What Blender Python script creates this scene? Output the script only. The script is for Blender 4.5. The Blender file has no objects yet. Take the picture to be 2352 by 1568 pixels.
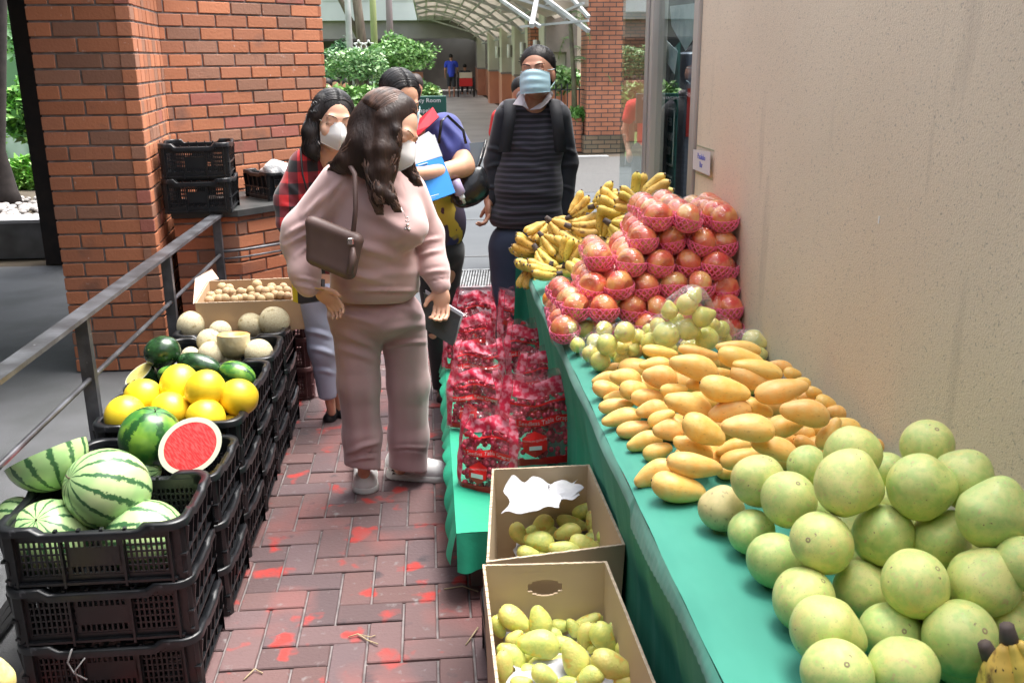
import bpy, bmesh, math, random
import numpy as np
from mathutils import Vector, Matrix, Euler
R = math.radians
random.seed(7); rng = np.random.RandomState(11)
scene = bpy.context.scene
COL = scene.collection

# ------------------------------------------------------------------ camera
FPX, CX, CY, HCAM = 2194.0, 1176.0, 784.0, 1.6
_fy = np.array([-198., -649., 2194.]); _fy /= np.linalg.norm(_fy)
_dn = np.array([64., 7416., 2194.]); _dn -= _fy*_dn.dot(_fy); _dn /= np.linalg.norm(_dn)
_rt = np.cross(_dn, _fy)
if _rt[0] < 0: _rt = -_rt
cam_d = bpy.data.cameras.new('camera'); cam = bpy.data.objects.new('camera', cam_d); COL.objects.link(cam)
_M = np.array([_rt, _fy, -_dn])            # image frame (right, down, forward) -> world rows
_m = Matrix(((_M[0][0], -_M[0][1], -_M[0][2]), (_M[1][0], -_M[1][1], -_M[1][2]), (_M[2][0], -_M[2][1], -_M[2][2])))
cam.matrix_world = Matrix.Translation((0, 0, HCAM)) @ _m.to_4x4()
cam_d.sensor_width = 36; cam_d.lens = 36*FPX/2352; cam_d.clip_end = 400; cam_d.clip_start = 0.05
cam_d.dof.use_dof = True; cam_d.dof.focus_distance = 3.2; cam_d.dof.aperture_fstop = 14
scene.camera = cam

# ------------------------------------------------------------------ light
w = bpy.data.worlds.new('World'); scene.world = w; w.use_nodes = True
nt = w.node_tree; bg = nt.nodes['Background']
sky = nt.nodes.new('ShaderNodeTexSky'); sky.sky_type = 'NISHITA'; sky.sun_disc = False
SUN_EL, SUN_AZ = R(70), R(65)
sky.sun_elevation = SUN_EL; sky.sun_rotation = SUN_AZ; sky.air_density = 1.0; sky.dust_density = 4.0; sky.ozone_density = 1.0
hs = nt.nodes.new('ShaderNodeHueSaturation'); hs.inputs['Saturation'].default_value = 0.35
nt.links.new(sky.outputs[0], hs.inputs['Color']); nt.links.new(hs.outputs[0], bg.inputs[0]); bg.inputs[1].default_value = 0.15
sd = bpy.data.lights.new('sun', 'SUN'); sd.energy = 1.7; sd.angle = R(42); sd.color = (1.0, 0.96, 0.9)
sun = bpy.data.objects.new('sun', sd); COL.objects.link(sun)
_dir = Vector((math.sin(SUN_AZ)*math.cos(SUN_EL), math.cos(SUN_AZ)*math.cos(SUN_EL), math.sin(SUN_EL)))
sun.rotation_euler = _dir.to_track_quat('Z', 'Y').to_euler()
scene.view_settings.view_transform = 'Standard'; scene.view_settings.look = 'None'
scene.view_settings.gamma = 1.0; scene.view_settings.exposure = 1.92
try:
    scene.cycles.max_bounces = 8; scene.cycles.transparent_max_bounces = 24; scene.cycles.caustics_reflective = False; scene.cycles.caustics_refractive = False
except Exception: pass

# ------------------------------------------------------------------ measuring: photo point + known plane -> place
def ray(px, py):
    d = np.array([px-CX, py-CY, FPX]); return _M @ d
def onz(px, py, z):
    r = ray(px, py); t = (z-HCAM)/r[2]; return Vector((r[0]*t, r[1]*t, z))
def ony(px, py, y):
    r = ray(px, py); t = y/r[1]; return Vector((r[0]*t, y, HCAM+r[2]*t))
def onx(px, py, x):
    r = ray(px, py); t = x/r[0]; return Vector((x, r[1]*t, HCAM+r[2]*t))
def depth(p): return float(_M[:, 2] @ (np.array(p)-np.array([0, 0, HCAM])))
def mpp(p): return depth(p)/FPX             # metres per measured pixel there
RT = Vector(_M[:, 0]); DN = Vector(_M[:, 1]); FW = Vector(_M[:, 2])

# ------------------------------------------------------------------ objects
def tag(o, label=None, cat=None, group=None, kind=None):
    if label: o['label'] = label
    if cat: o['category'] = cat
    if group: o['group'] = group
    if kind: o['kind'] = kind
    return o
def link(name, me, mat=None, parent=None, loc=None):
    o = bpy.data.objects.new(name, me); COL.objects.link(o)
    if mat is not None and me is not None:
        for m in (mat if isinstance(mat, (list, tuple)) else [mat]): me.materials.append(m)
    if parent: o.parent = parent
    if loc is not None: o.location = loc
    return o
def empty(name, loc=(0, 0, 0), rz=0):
    o = bpy.data.objects.new(name, None); COL.objects.link(o); o.location = loc; o.rotation_euler = (0, 0, rz)
    o.empty_display_size = 0.05
    return o
def unparent_keep(o, parent):
    """parent a mesh made in world space to an unrotated empty"""
    o.parent = parent; o.matrix_parent_inverse = Matrix.Translation(-Vector(parent.location)); return o
def copy_tree(o, parent=None):
    c = o.copy(); COL.objects.link(c); c.parent = parent
    for ch in list(o.children): copy_tree(ch, c)
    return c
def smooth(me):
    me.polygons.foreach_set('use_smooth', [True]*len(me.polygons)); return me
def mesh(name, v, f, sm=False):
    me = bpy.data.meshes.new(name); me.from_pydata([tuple(map(float, p)) for p in v], [], f); me.update()
    if sm: smooth(me)
    return me

class MB:
    """collects shapes, links them as one mesh"""
    def __init__(s): s.v = []; s.f = []; s.c = []; s.sm = []
    def add(s, v, f, c=None, sm=False):
        n = len(s.v); s.v += [tuple(p) for p in v]; s.f += [tuple(i+n for i in q) for q in f]
        s.c += [c or (1, 1, 1)]*len(f); s.sm += [sm]*len(f)
    def box(s, lo, hi, M=None, c=None):
        x0, y0, z0 = lo; x1, y1, z1 = hi
        v = [(x0,y0,z0),(x1,y0,z0),(x1,y1,z0),(x0,y1,z0),(x0,y0,z1),(x1,y0,z1),(x1,y1,z1),(x0,y1,z1)]
        if M: v = [M @ Vector(p) for p in v]
        s.add(v, [(0,3,2,1),(4,5,6,7),(0,1,5,4),(1,2,6,5),(2,3,7,6),(3,0,4,7)], c)
    def bbox(s, lo, hi, b, M=None, c=None):
        """box with chamfered edges on top and sides"""
        x0, y0, z0 = lo; x1, y1, z1 = hi
        def ring(i, z): return [(x0+i,y0,z),(x1-i,y0,z),(x1,y0+i,z),(x1,y1-i,z),(x1-i,y1,z),(x0+i,y1,z),(x0,y1-i,z),(x0,y0+i,z)]
        def ring2(i, z): 
            return [(x0+2*i,y0+i,z),(x1-2*i,y0+i,z),(x1-i,y0+2*i,z),(x1-i,y1-2*i,z),(x1-2*i,y1-i,z),(x0+2*i,y1-i,z),(x0+i,y1-2*i,z),(x0+i,y0+2*i,z)]
        v = ring2(b, z0)+ring(b, z0+b)+ring(b, z1-b)+ring2(b, z1); f = []
        for k in range(3):
            for i in range(8): f.append((k*8+i, k*8+(i+1) % 8, (k+1)*8+(i+1) % 8, (k+1)*8+i))
        f.append(tuple(reversed(range(8)))); f.append(tuple(range(24, 32)))
        if M: v = [M @ Vector(p) for p in v]
        s.add(v, f, c)
    def tube(s, pts, rad, n=8, c=None, cap=True, flat=1.0):
        pts = [Vector(p) for p in pts]; m = len(pts)
        if not hasattr(rad, '__len__'): rad = [rad]*m
        v = []; up = None
        for i, p in enumerate(pts):
            t = (pts[min(i+1, m-1)]-pts[max(i-1, 0)])
            if t.length < 1e-9: t = Vector((0, 0, 1))
            t.normalize()
            if up is None:
                up = Vector((0, 0, 1)) if abs(t.z) < .9 else Vector((1, 0, 0))
            a = t.cross(up)
            if a.length < 1e-6: a = t.cross(Vector((0, 1, 0)))
            a.normalize(); b = a.cross(t).normalized(); up = b
            for k in range(n):
                q = 2*math.pi*k/n; v.append(p+a*math.cos(q)*rad[i]+b*math.sin(q)*rad[i]*flat)
        f = []
        for i in range(m-1):
            for k in range(n): f.append((i*n+k, i*n+(k+1) % n, (i+1)*n+(k+1) % n, (i+1)*n+k))
        if cap: f.append(tuple(reversed(range(n)))); f.append(tuple(range((m-1)*n, m*n)))
        s.add(v, f, c, True)
    def bar(s, a, b, w, h, c=None):
        """rectangular bar from a to b"""
        a = Vector(a); b = Vector(b); t = (b-a).normalized()
        up = Vector((0, 0, 1)) if abs(t.z) < .95 else Vector((0, 1, 0))
        x = t.cross(up).normalized(); y = x.cross(t).normalized()
        v = [p+x*i*w/2+y*j*h/2 for p in (a, b) for i, j in ((-1,-1),(1,-1),(1,1),(-1,1))]
        s.add(v, [(0,3,2,1),(4,5,6,7),(0,1,5,4),(1,2,6,5),(2,3,7,6),(3,0,4,7)], c)
    def sphere(s, ctr, r, nu=12, nv=8, M=None, c=None):
        v = []; f = []
        rx, ry, rz = (r, r, r) if not hasattr(r, '__len__') else r
        for j in range(nv+1):
            t = math.pi*j/nv
            for i in range(nu):
                p = 2*math.pi*i/nu
                q = Vector((rx*math.sin(t)*math.cos(p), ry*math.sin(t)*math.sin(p), rz*math.cos(t)))
                if M: q = M @ q
                v.append(q+Vector(ctr))
        for j in range(nv):
            for i in range(nu): f.append((j*nu+i, (j+1)*nu+i, (j+1)*nu+(i+1) % nu, j*nu+(i+1) % nu))
        s.add(v, f, c, True)
    def lathe(s, prof, n=20, M=None, c=None):
        v = []; f = []
        for r, z in prof:
            for i in range(n):
                q = 2*math.pi*i/n; p = Vector((r*math.cos(q), r*math.sin(q), z)); v.append(M @ p if M else p)
        for j in range(len(prof)-1):
            for i in range(n): f.append((j*n+i, j*n+(i+1) % n, (j+1)*n+(i+1) % n, (j+1)*n+i))
        s.add(v, f, c, True)
    def poly_ext(s, pts, thick_vec, c=None):
        """flat polygon (3d points) extruded by a vector"""
        n = len(pts); t = Vector(thick_vec); a = [Vector(p) for p in pts]; b = [p+t for p in a]
        f = [tuple(reversed(range(n))), tuple(range(n, 2*n))]+[(i, (i+1) % n, n+(i+1) % n, n+i) for i in range(n)]
        s.add(a+b, f, c)
    def me(s, name):
        me = bpy.data.meshes.new(name); me.from_pydata([tuple(p) for p in s.v], [], s.f); me.update()
        me.polygons.foreach_set('use_smooth', s.sm)
        if any(c != (1, 1, 1) for c in s.c):
            at = me.color_attributes.new('Col', 'FLOAT_COLOR', 'CORNER')
            cc = np.ones((len(me.loops), 4), dtype=np.float32); i = 0
            for p, c in zip(me.polygons, s.c):
                k = p.loop_total; cc[i:i+k, :3] = c; i += k
            at.data.foreach_set('color', cc.ravel())
        return me
    def build(s, name, mat, parent=None): return link(name, s.me(name), mat, parent)

# ------------------------------------------------------------------ implicit surfaces (bodies, clothes, film): smooth unions meshed by surface nets
def _frame(rot):
    if rot is None: return np.eye(3)
    return np.array(rot) if isinstance(rot, Matrix) else np.array(Euler(rot).to_matrix())
class Sdf:
    def __init__(s, res=0.008, k=0.03): s.p = []; s.res = res; s.k = k; s.cuts = []; s.warp = None
    def cap(s, a, b, ra, rb, k=None): s.p.append(('c', np.array(a), np.array(b), ra, rb, k or s.k)); return s
    def ell(s, c, r, rot=None, k=None): s.p.append(('e', np.array(c), np.array(r, dtype=float), _frame(rot), None, k or s.k)); return s
    def cut(s, pt, n): s.cuts.append((np.array(pt), np.array(n)/np.linalg.norm(n))); return s     # removes the side n points to
    def mesh(s, name, grow=0.0):
        lo = np.full(3, 1e9); hi = np.full(3, -1e9); bb = []
        for q in s.p:
            if q[0] == 'c':
                a = np.minimum(q[1]-q[3], q[2]-q[4]); b = np.maximum(q[1]+q[3], q[2]+q[4])
            else:
                e = np.abs(q[3]) @ q[2]; a = q[1]-e; b = q[1]+e
            a = a-grow; b = b+grow; bb.append((a, b)); lo = np.minimum(lo, a); hi = np.maximum(hi, b)
        h = s.res; lo = lo-3*h; n = np.ceil((hi+3*h-lo)/h).astype(int)+1
        D = np.full(n, 0.5, dtype=np.float32)
        ax = [lo[i]+h*np.arange(n[i]) for i in range(3)]
        for q, (a, b) in zip(s.p, bb):
            k = q[5]; pad = k+2*h
            i0 = np.clip(((a-pad-lo)/h).astype(int), 0, n-1); i1 = np.clip(((b+pad-lo)/h).astype(int)+2, 1, n)
            X, Y, Z = np.meshgrid(ax[0][i0[0]:i1[0]], ax[1][i0[1]:i1[1]], ax[2][i0[2]:i1[2]], indexing='ij')
            P = np.stack([X, Y, Z], -1)
            if q[0] == 'c':
                ab = q[2]-q[1]; L = ab @ ab+1e-12; t = np.clip(((P-q[1]) @ ab)/L, 0, 1)
                d = np.linalg.norm(P-q[1]-t[..., None]*ab, axis=-1)-(q[3]+(q[4]-q[3])*t)
            else:
                l = (P-q[1]) @ q[3]; k0 = np.linalg.norm(l/q[2], axis=-1); k1 = np.linalg.norm(l/q[2]**2, axis=-1)
                d = np.where(k1 > 1e-6, k0*(k0-1)/np.maximum(k1, 1e-6), -q[2].min())
            sl = tuple(slice(i0[i], i1[i]) for i in range(3)); o = D[sl]
            hh = np.clip(0.5+0.5*(o-d)/k, 0, 1)
            D[sl] = (o*(1-hh)+d*hh-k*hh*(1-hh))
        if grow: D -= grow
        if s.warp is not None or s.cuts:
            X, Y, Z = np.meshgrid(*ax, indexing='ij')
            if s.warp is not None: D = D+s.warp(X, Y, Z).astype(np.float32)
            for pt, nn in s.cuts:
                pl = (X-pt[0])*nn[0]+(Y-pt[1])*nn[1]+(Z-pt[2])*nn[2]; D = np.maximum(D, pl.astype(np.float32))
        return nets(D, lo, h, name)
def nets(D, lo, h, name):
    S = D < 0; nx, ny, nz = D.shape
    C = [D[i:nx-1+i, j:ny-1+j, k:nz-1+k] for i in (0, 1) for j in (0, 1) for k in (0, 1)]
    cnt = sum((c < 0).astype(np.int8) for c in C); act = (cnt > 0) & (cnt < 8)
    idx = np.full(act.shape, -1, dtype=np.int64); ii = np.argwhere(act); idx[act] = np.arange(len(ii))
    V = np.array([c[act] for c in C]).T.astype(np.float64)
    offs = np.array([(i, j, k) for i in (0, 1) for j in (0, 1) for k in (0, 1)], dtype=float)
    acc = np.zeros((len(ii), 3)); num = np.zeros(len(ii))
    for a in range(8):
        for b in range(a+1, 8):
            if abs(offs[a]-offs[b]).sum() != 1: continue
            m = (V[:, a] < 0) != (V[:, b] < 0); t = V[m, a]/(V[m, a]-V[m, b])
            acc[m] += offs[a]+(offs[b]-offs[a])*t[:, None]; num[m] += 1
    P = (ii+acc/num[:, None])*h+lo
    F = []
    for ax in range(3):
        sa = [slice(None)]*3; sb = [slice(None)]*3; sa[ax] = slice(0, -1); sb[ax] = slice(1, None)
        A = S[tuple(sa)]; B = S[tuple(sb)]; e = np.argwhere(A != B)
        u, v = (ax+1) % 3, (ax+2) % 3
        e = e[(e[:, u] > 0) & (e[:, v] > 0) & (e[:, u] < D.shape[u]-1) & (e[:, v] < D.shape[v]-1)]
        inside = A[tuple(e.T)]
        def cell(du, dv):
            c = e.copy(); c[:, u] -= du; c[:, v] -= dv; return idx[tuple(c.T)]
        q = np.stack([cell(1, 1), cell(0, 1), cell(0, 0), cell(1, 0)], 1); q[~inside] = q[~inside][:, ::-1]; F.append(q)
    F = np.concatenate(F); F = F[(F >= 0).all(1)]
    me = bpy.data.meshes.new(name); me.vertices.add(len(P)); me.vertices.foreach_set('co', P.ravel())
    me.loops.add(F.size); me.loops.foreach_set('vertex_index', F.ravel().astype(np.int32))
    me.polygons.add(len(F)); me.polygons.foreach_set('loop_start', np.arange(0, F.size, 4, dtype=np.int32))
    try: me.polygons.foreach_set('loop_total', np.full(len(F), 4, dtype=np.int32))
    except Exception: pass
    me.update(calc_edges=True); me.validate(); smooth(me); return me

# ------------------------------------------------------------------ materials
MATS = {}
def mat(name, col, rough=0.6, col2=None, sc=6.0, fac=(0.4, 0.65), bump=0.0, bsc=60.0, bdist=0.002, metal=0.0, coat=0.0, spec=0.5,
        spots=None, rnd=0.0, hue=0.0, stretch=None, attr=False, sheen=0.0, alpha=None, sss=0.0, coords='Object', bdetail=3.0, bstretch=None, emis=None):
    if name in MATS: return MATS[name]
    m = bpy.data.materials.new(name); m.use_nodes = True; MATS[name] = m
    nt = m.node_tree; N = nt.nodes; L = nt.links; b = N['Principled BSDF']
    tc = N.new('ShaderNodeTexCoord'); co = tc.outputs[coords]
    def mapped(st):
        if not st: return co
        mp = N.new('ShaderNodeMapping'); mp.inputs['Scale'].default_value = st; L.new(co, mp.inputs[0]); return mp.outputs[0]
    def noise(scale, st=None, det=3.0):
        n = N.new('ShaderNodeTexNoise'); n.inputs['Scale'].default_value = scale; n.inputs['Detail'].default_value = det; L.new(mapped(st), n.inputs[0]); return n.outputs[0]
    def ramp(src, a, bb):
        r = N.new('ShaderNodeMapRange'); r.inputs[1].default_value = a; r.inputs[2].default_value = bb; L.new(src, r.inputs[0]); return r.outputs[0]
    def mix(f, a, bb, mode='MIX'):
        x = N.new('ShaderNodeMix'); x.data_type = 'RGBA'; x.blend_type = mode
        if isinstance(f, (int, float)): x.inputs[0].default_value = f
        else: L.new(f, x.inputs[0])
        for i, q in ((6, a), (7, bb)):
            if isinstance(q, tuple): x.inputs[i].default_value = (*q, 1)
            else: L.new(q, x.inputs[i])
        return x.outputs[2]
    cur = tuple(col)
    if attr:
        a = N.new('ShaderNodeVertexColor'); a.layer_name = 'Col'; cur = a.outputs[0]
    if col2:
        cur = mix(ramp(noise(sc, stretch), *fac), cur, tuple(col2))
    if spots:
        for (scol, ssc, lo_, hi_, st) in spots: cur = mix(ramp(noise(ssc, st), lo_, hi_), cur, tuple(scol))
    if rnd or hue:
        oi = N.new('ShaderNodeObjectInfo'); h = N.new('ShaderNodeHueSaturation')
        r = N.new('ShaderNodeMapRange'); r.inputs[3].default_value = 1-rnd; r.inputs[4].default_value = 1+rnd; L.new(oi.outputs['Random'], r.inputs[0]); L.new(r.outputs[0], h.inputs['Value'])
        mu = N.new('ShaderNodeMath'); mu.operation = 'MULTIPLY'; mu.inputs[1].default_value = 7.31; L.new(oi.outputs['Random'], mu.inputs[0])
        fr = N.new('ShaderNodeMath'); fr.operation = 'FRACT'; L.new(mu.outputs[0], fr.inputs[0])
        r2 = N.new('ShaderNodeMapRange'); r2.inputs[3].default_value = .5-hue; r2.inputs[4].default_value = .5+hue; L.new(fr.outputs[0], r2.inputs[0]); L.new(r2.outputs[0], h.inputs['Hue'])
        if isinstance(cur, tuple): h.inputs['Color'].default_value = (*cur, 1)
        else: L.new(cur, h.inputs['Color'])
        cur = h.outputs[0]
    if isinstance(cur, tuple): b.inputs['Base Color'].default_value = (*cur, 1)
    else: L.new(cur, b.inputs['Base Color'])
    b.inputs['Roughness'].default_value = rough; b.inputs['Metallic'].default_value = metal
    b.inputs['Coat Weight'].default_value = coat; b.inputs['Coat Roughness'].default_value = 0.15
    b.inputs['Specular IOR Level'].default_value = spec; b.inputs['Sheen Weight'].default_value = sheen
    if sss: b.inputs['Subsurface Weight'].default_value = sss; b.inputs['Subsurface Radius'].default_value = (.02, .008, .004); b.inputs['Subsurface Scale'].default_value = .5
    if alpha is not None: b.inputs['Alpha'].default_value = alpha
    if emis: b.inputs['Emission Color'].default_value = (*emis[0], 1); b.inputs['Emission Strength'].default_value = emis[1]
    if bump:
        bp = N.new('ShaderNodeBump'); bp.inputs['Strength'].default_value = bump; bp.inputs['Distance'].default_value = bdist
        L.new(noise(bsc, bstretch, bdetail), bp.inputs['Height']); L.new(bp.outputs[0], b.inputs['Normal'])
    return m
def nodes_of(m): return m.node_tree.nodes, m.node_tree.links, m.node_tree.nodes['Principled BSDF']
def film(name, tint=(1, 1, 1), gl=0.35, rough=0.08, bsc=60, opaq=0.0, ocol=(1, 1, 1), bstr=0.8, bd=0.004):
    """crinkled clear plastic: see-through with crisp glints"""
    if name in MATS: return MATS[name]
    m = bpy.data.materials.new(name); m.use_nodes = True; MATS[name] = m; nt = m.node_tree; N = nt.nodes; L = nt.links
    N.remove(N['Principled BSDF']); out = N['Material Output']
    tr = N.new('ShaderNodeBsdfTransparent'); tr.inputs[0].default_value = (*tint, 1)
    g = N.new('ShaderNodeBsdfGlossy'); g.inputs['Roughness'].default_value = rough; g.inputs[0].default_value = (1, 1, 1, 1)
    tc = N.new('ShaderNodeTexCoord'); n = N.new('ShaderNodeTexNoise'); n.inputs['Scale'].default_value = bsc; n.inputs['Detail'].default_value = 2; n.inputs['Distortion'].default_value = 1.2
    L.new(tc.outputs['Object'], n.inputs[0]); bp = N.new('ShaderNodeBump'); bp.inputs['Strength'].default_value = bstr; bp.inputs['Distance'].default_value = bd
    L.new(n.outputs[0], bp.inputs['Height']); L.new(bp.outputs[0], g.inputs['Normal'])
    lw = N.new('ShaderNodeLayerWeight'); lw.inputs[0].default_value = gl; L.new(bp.outputs[0], lw.inputs['Normal'])
    mr = N.new('ShaderNodeMapRange'); mr.inputs[3].default_value = 0.03; mr.inputs[4].default_value = 0.80; L.new(lw.outputs['Fresnel'], mr.inputs[0])
    ge = N.new('ShaderNodeNewGeometry'); iv = N.new('ShaderNodeMath'); iv.operation = 'SUBTRACT'; iv.inputs[0].default_value = 1; L.new(ge.outputs['Backfacing'], iv.inputs[1]); mm_ = N.new('ShaderNodeMath'); mm_.operation = 'MULTIPLY'; L.new(mr.outputs[0], mm_.inputs[0]); L.new(iv.outputs[0], mm_.inputs[1])
    mx = N.new('ShaderNodeMixShader'); L.new(mm_.outputs[0], mx.inputs[0]); L.new(tr.outputs[0], mx.inputs[1]); L.new(g.outputs[0], mx.inputs[2])
    last = mx.outputs[0]
    if opaq:
        df = N.new('ShaderNodeBsdfDiffuse'); df.inputs[0].default_value = (*ocol, 1)
        n2 = N.new('ShaderNodeTexNoise'); n2.inputs['Scale'].default_value = bsc*.3; L.new(tc.outputs['Object'], n2.inputs[0])
        r2 = N.new('ShaderNodeMapRange'); r2.inputs[1].default_value = .4; r2.inputs[2].default_value = .7; r2.inputs[4].default_value = opaq; L.new(n2.outputs[0], r2.inputs[0])
        m2 = N.new('ShaderNodeMixShader'); L.new(r2.outputs[0], m2.inputs[0]); L.new(last, m2.inputs[1]); L.new(df.outputs[0], m2.inputs[2]); last = m2.outputs[0]
    L.new(last, out.inputs[0]); return m
def text_obj(name, s, size, m, parent, M, ext=0.0005, align='CENTER'):
    cu = bpy.data.curves.new(name, 'FONT'); cu.body = s; cu.size = size; cu.extrude = ext; cu.align_x = align; cu.align_y = 'CENTER'; cu.resolution_u = 2
    t = bpy.data.objects.new(name+'_c', cu); COL.objects.link(t)
    dg = bpy.context.evaluated_depsgraph_get(); me = bpy.data.meshes.new_from_object(t.evaluated_get(dg)); bpy.data.objects.remove(t)
    me.transform(M); return link(name, me, m, parent)
ORD = ['first', 'second', 'third', 'fourth', 'fifth', 'sixth', 'seventh', 'eighth', 'ninth', 'tenth', 'eleventh', 'twelfth', 'thirteenth', 'fourteenth', 'fifteenth', 'sixteenth', 'seventeenth', 'eighteenth', 'nineteenth', 'twentieth']
def row_labels(pts, tol, fmt):
    """label every piece of a pile by its row and place in the row; pts = measured (x, y)"""
    order = sorted(range(len(pts)), key=lambda i: -pts[i][1]); rows = []
    for i in order:
        if rows and abs(rows[-1][0]-pts[i][1]) < tol and len(rows[-1][1]) < 11: rows[-1][1].append(i)
        else: rows.append([pts[i][1], [i]])
    out = [None]*len(pts)
    for r, (_, ids) in enumerate(rows):
        ids.sort(key=lambda i: pts[i][0])
        for c, i in enumerate(ids): out[i] = fmt.format(row=ORD[min(r, 19)], col=ORD[min(c, 11)])
    return out
# ================================================================== SETTING
M_conc = mat('concrete paving', (.060, .067, .073), .8, (.08, .087, .094), 1.2, spots=[((.075, .078, .08), 9, .62, .75, None)], bump=.3, bsc=120, bdist=.002)
M_asph = mat('dark asphalt', (.105, .11, .115), .62, (.15, .155, .165), 2.0, (.4, .6), bump=.8, bsc=260, bdist=.004, spots=[((.19, .2, .2), 300, .62, .7, None)])
M_walk = mat('walkway paving', (.40, .37, .345), .75, (.33, .30, .28), .8, bump=.2, bsc=80)
M_earth = mat('garden soil', (.06, .045, .03), .95, (.1, .08, .05), 3)
g = MB(); g.add([(-150, -60, -.012), (150, -60, -.012), (150, 200, -.012), (-150, 200, -.012)], [(0, 1, 2, 3)])
tag(g.build('ground', M_earth), kind='structure')
def sheet(name, pts, z, m):
    b = MB(); b.add([(x, y, z) for x, y in pts], [tuple(range(len(pts)))]); return tag(b.build(name, m), kind='structure')
sheet('road', [(-9, -4), (-1.16, -4), (-1.16, 5.6), (-1.4, 8.0), (-9, 8.0)], -.004, M_asph)
sheet('pavement', [(-1.16, 5.9), (5, 5.9), (5, 16.0), (-1.4, 16.0), (-1.4, 8)], 0, M_conc)
sheet('walkway', [(.35, 16.2), (2.45, 16.2), (2.45, 62), (.35, 62)], .004, M_walk)
b = MB()
b.box((.22, 16.2, -.01), (.348, 62, .07)); b.box((.22, 16.0, -.01), (3.0, 16.198, .012))
tag(b.build('kerb', mat('kerb concrete', (.42, .43, .43), .8, (.3, .3, .3), 3)), kind='structure')
# terrazzo-like patch by the far brick column and the joints of the paving
M_pebble_floor = mat('pebbled paving', (.055, .054, .052), .8, (.10, .098, .094), 90, (.45, .6), bump=.5, bsc=90)
sheet('pebbled_pavement', [(1.5, 11.8), (5, 11.2), (5, 16.0), (1.5, 16.0)], .004, M_pebble_floor)
b = MB()
for y in (7.9, 9.8, 11.7, 13.6): b.box((-1.3, y, .0015), (5, y+.02, .0045))
for x in (0.1, 2.2, 4.2): b.box((x, 6.6, .0015), (x+.015, 11.2, .0050))
tag(b.build('paving_joint', mat('joint dark', (.12, .12, .12), .9)), kind='structure')
# drain channel
dr = empty('drain_grating', (.3, 7.0, 0)); tag(dr, 'steel slotted drain grating set across the grey paving beyond the bricks', 'drain')
b = MB(); b.box((-.25, 6.72, .001), (1.6, 7.3, .006)); unparent_keep(b.build('channel', mat('drain dark', (.03, .03, .03), .8)), dr)
b = MB()
for i in range(90):
    x = -.24+i*.0205; b.bar((x, 6.74, .012), (x+.05, 7.28, .012), .009, .014)
b.bar((-.25, 6.72, .012), (1.62, 6.72, .012), .03, .02); b.bar((-.25, 7.3, .012), (1.62, 7.3, .012), .03, .02)
unparent_keep(b.build('slat', mat('galvanised', (.42, .43, .43), .5, (.2, .2, .2), 20, metal=.6)), dr)

# herringbone brick paving: real bricks
mort = sheet('paving_bed', [(-1.16, -1.5), (.95, -1.5), (.95, 5.9), (-1.16, 5.9)], -.002, mat('bed mortar', (.24, .21, .205), .95, (.12, .105, .105), 14, bump=.6, bsc=200))
M_pave = mat('worn paving brick', (.2, .13, .13), .7, attr=True, spots=[
    ((.40, .035, .028), 8.0, .59, .67, None), ((.20, .085, .08), 3.1, .54, .68, None), ((.22, .20, .20), 30, .64, .80, None), ((.06, .045, .05), 11, .64, .76, None)], bump=.5, bsc=90, bdist=.004)
b = MB(); W_ = .1; x0, y0 = -.12, .3
for i in range(-14, 14):
    for j in range(-22, 60):
        d = (i-j) % 4
        if d == 0: lx, ly = 2, 1
        elif d == 3: lx, ly = 1, 2
        else: continue
        ax_, ay_ = x0+i*W_, y0+j*W_; bx_, by_ = ax_+lx*W_, ay_+ly*W_
        ax_, ay_ = max(ax_, -1.15), max(ay_, -1.4); bx_, by_ = min(bx_, .94), min(by_, 5.62)
        if bx_-ax_ < .04 or by_-ay_ < .04: continue
        g_ = .0032; q = random.uniform(.75, 1.2); k = random.random()
        c = (.105*q+.045*k, .070*q+.012*k, .074*q+.004*k)
        dz = random.uniform(-.0025, .0025)
        M = Matrix.Translation((0, 0, dz)) @ Matrix.Rotation(random.uniform(-.006, .006), 4, 'Z')
        cx_, cy_ = (ax_+bx_)/2, (ay_+by_)/2
        M = Matrix.Translation((cx_, cy_, 0)) @ M @ Matrix.Translation((-cx_, -cy_, 0))
        b.bbox((ax_+g_, ay_+g_, -.02), (bx_-g_, by_-g_, .006), .003, M, c)
for i in range(20):                       # rowlock border course
    q = random.uniform(.8, 1.2); b.bbox((-1.14+i*.104, 5.64, -.02), (-1.14+i*.104+.094, 5.88, .008), .004, None, (.32*q, .14*q, .11*q))
tag(b.build('brick_pavement', M_pave), kind='structure')

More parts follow.
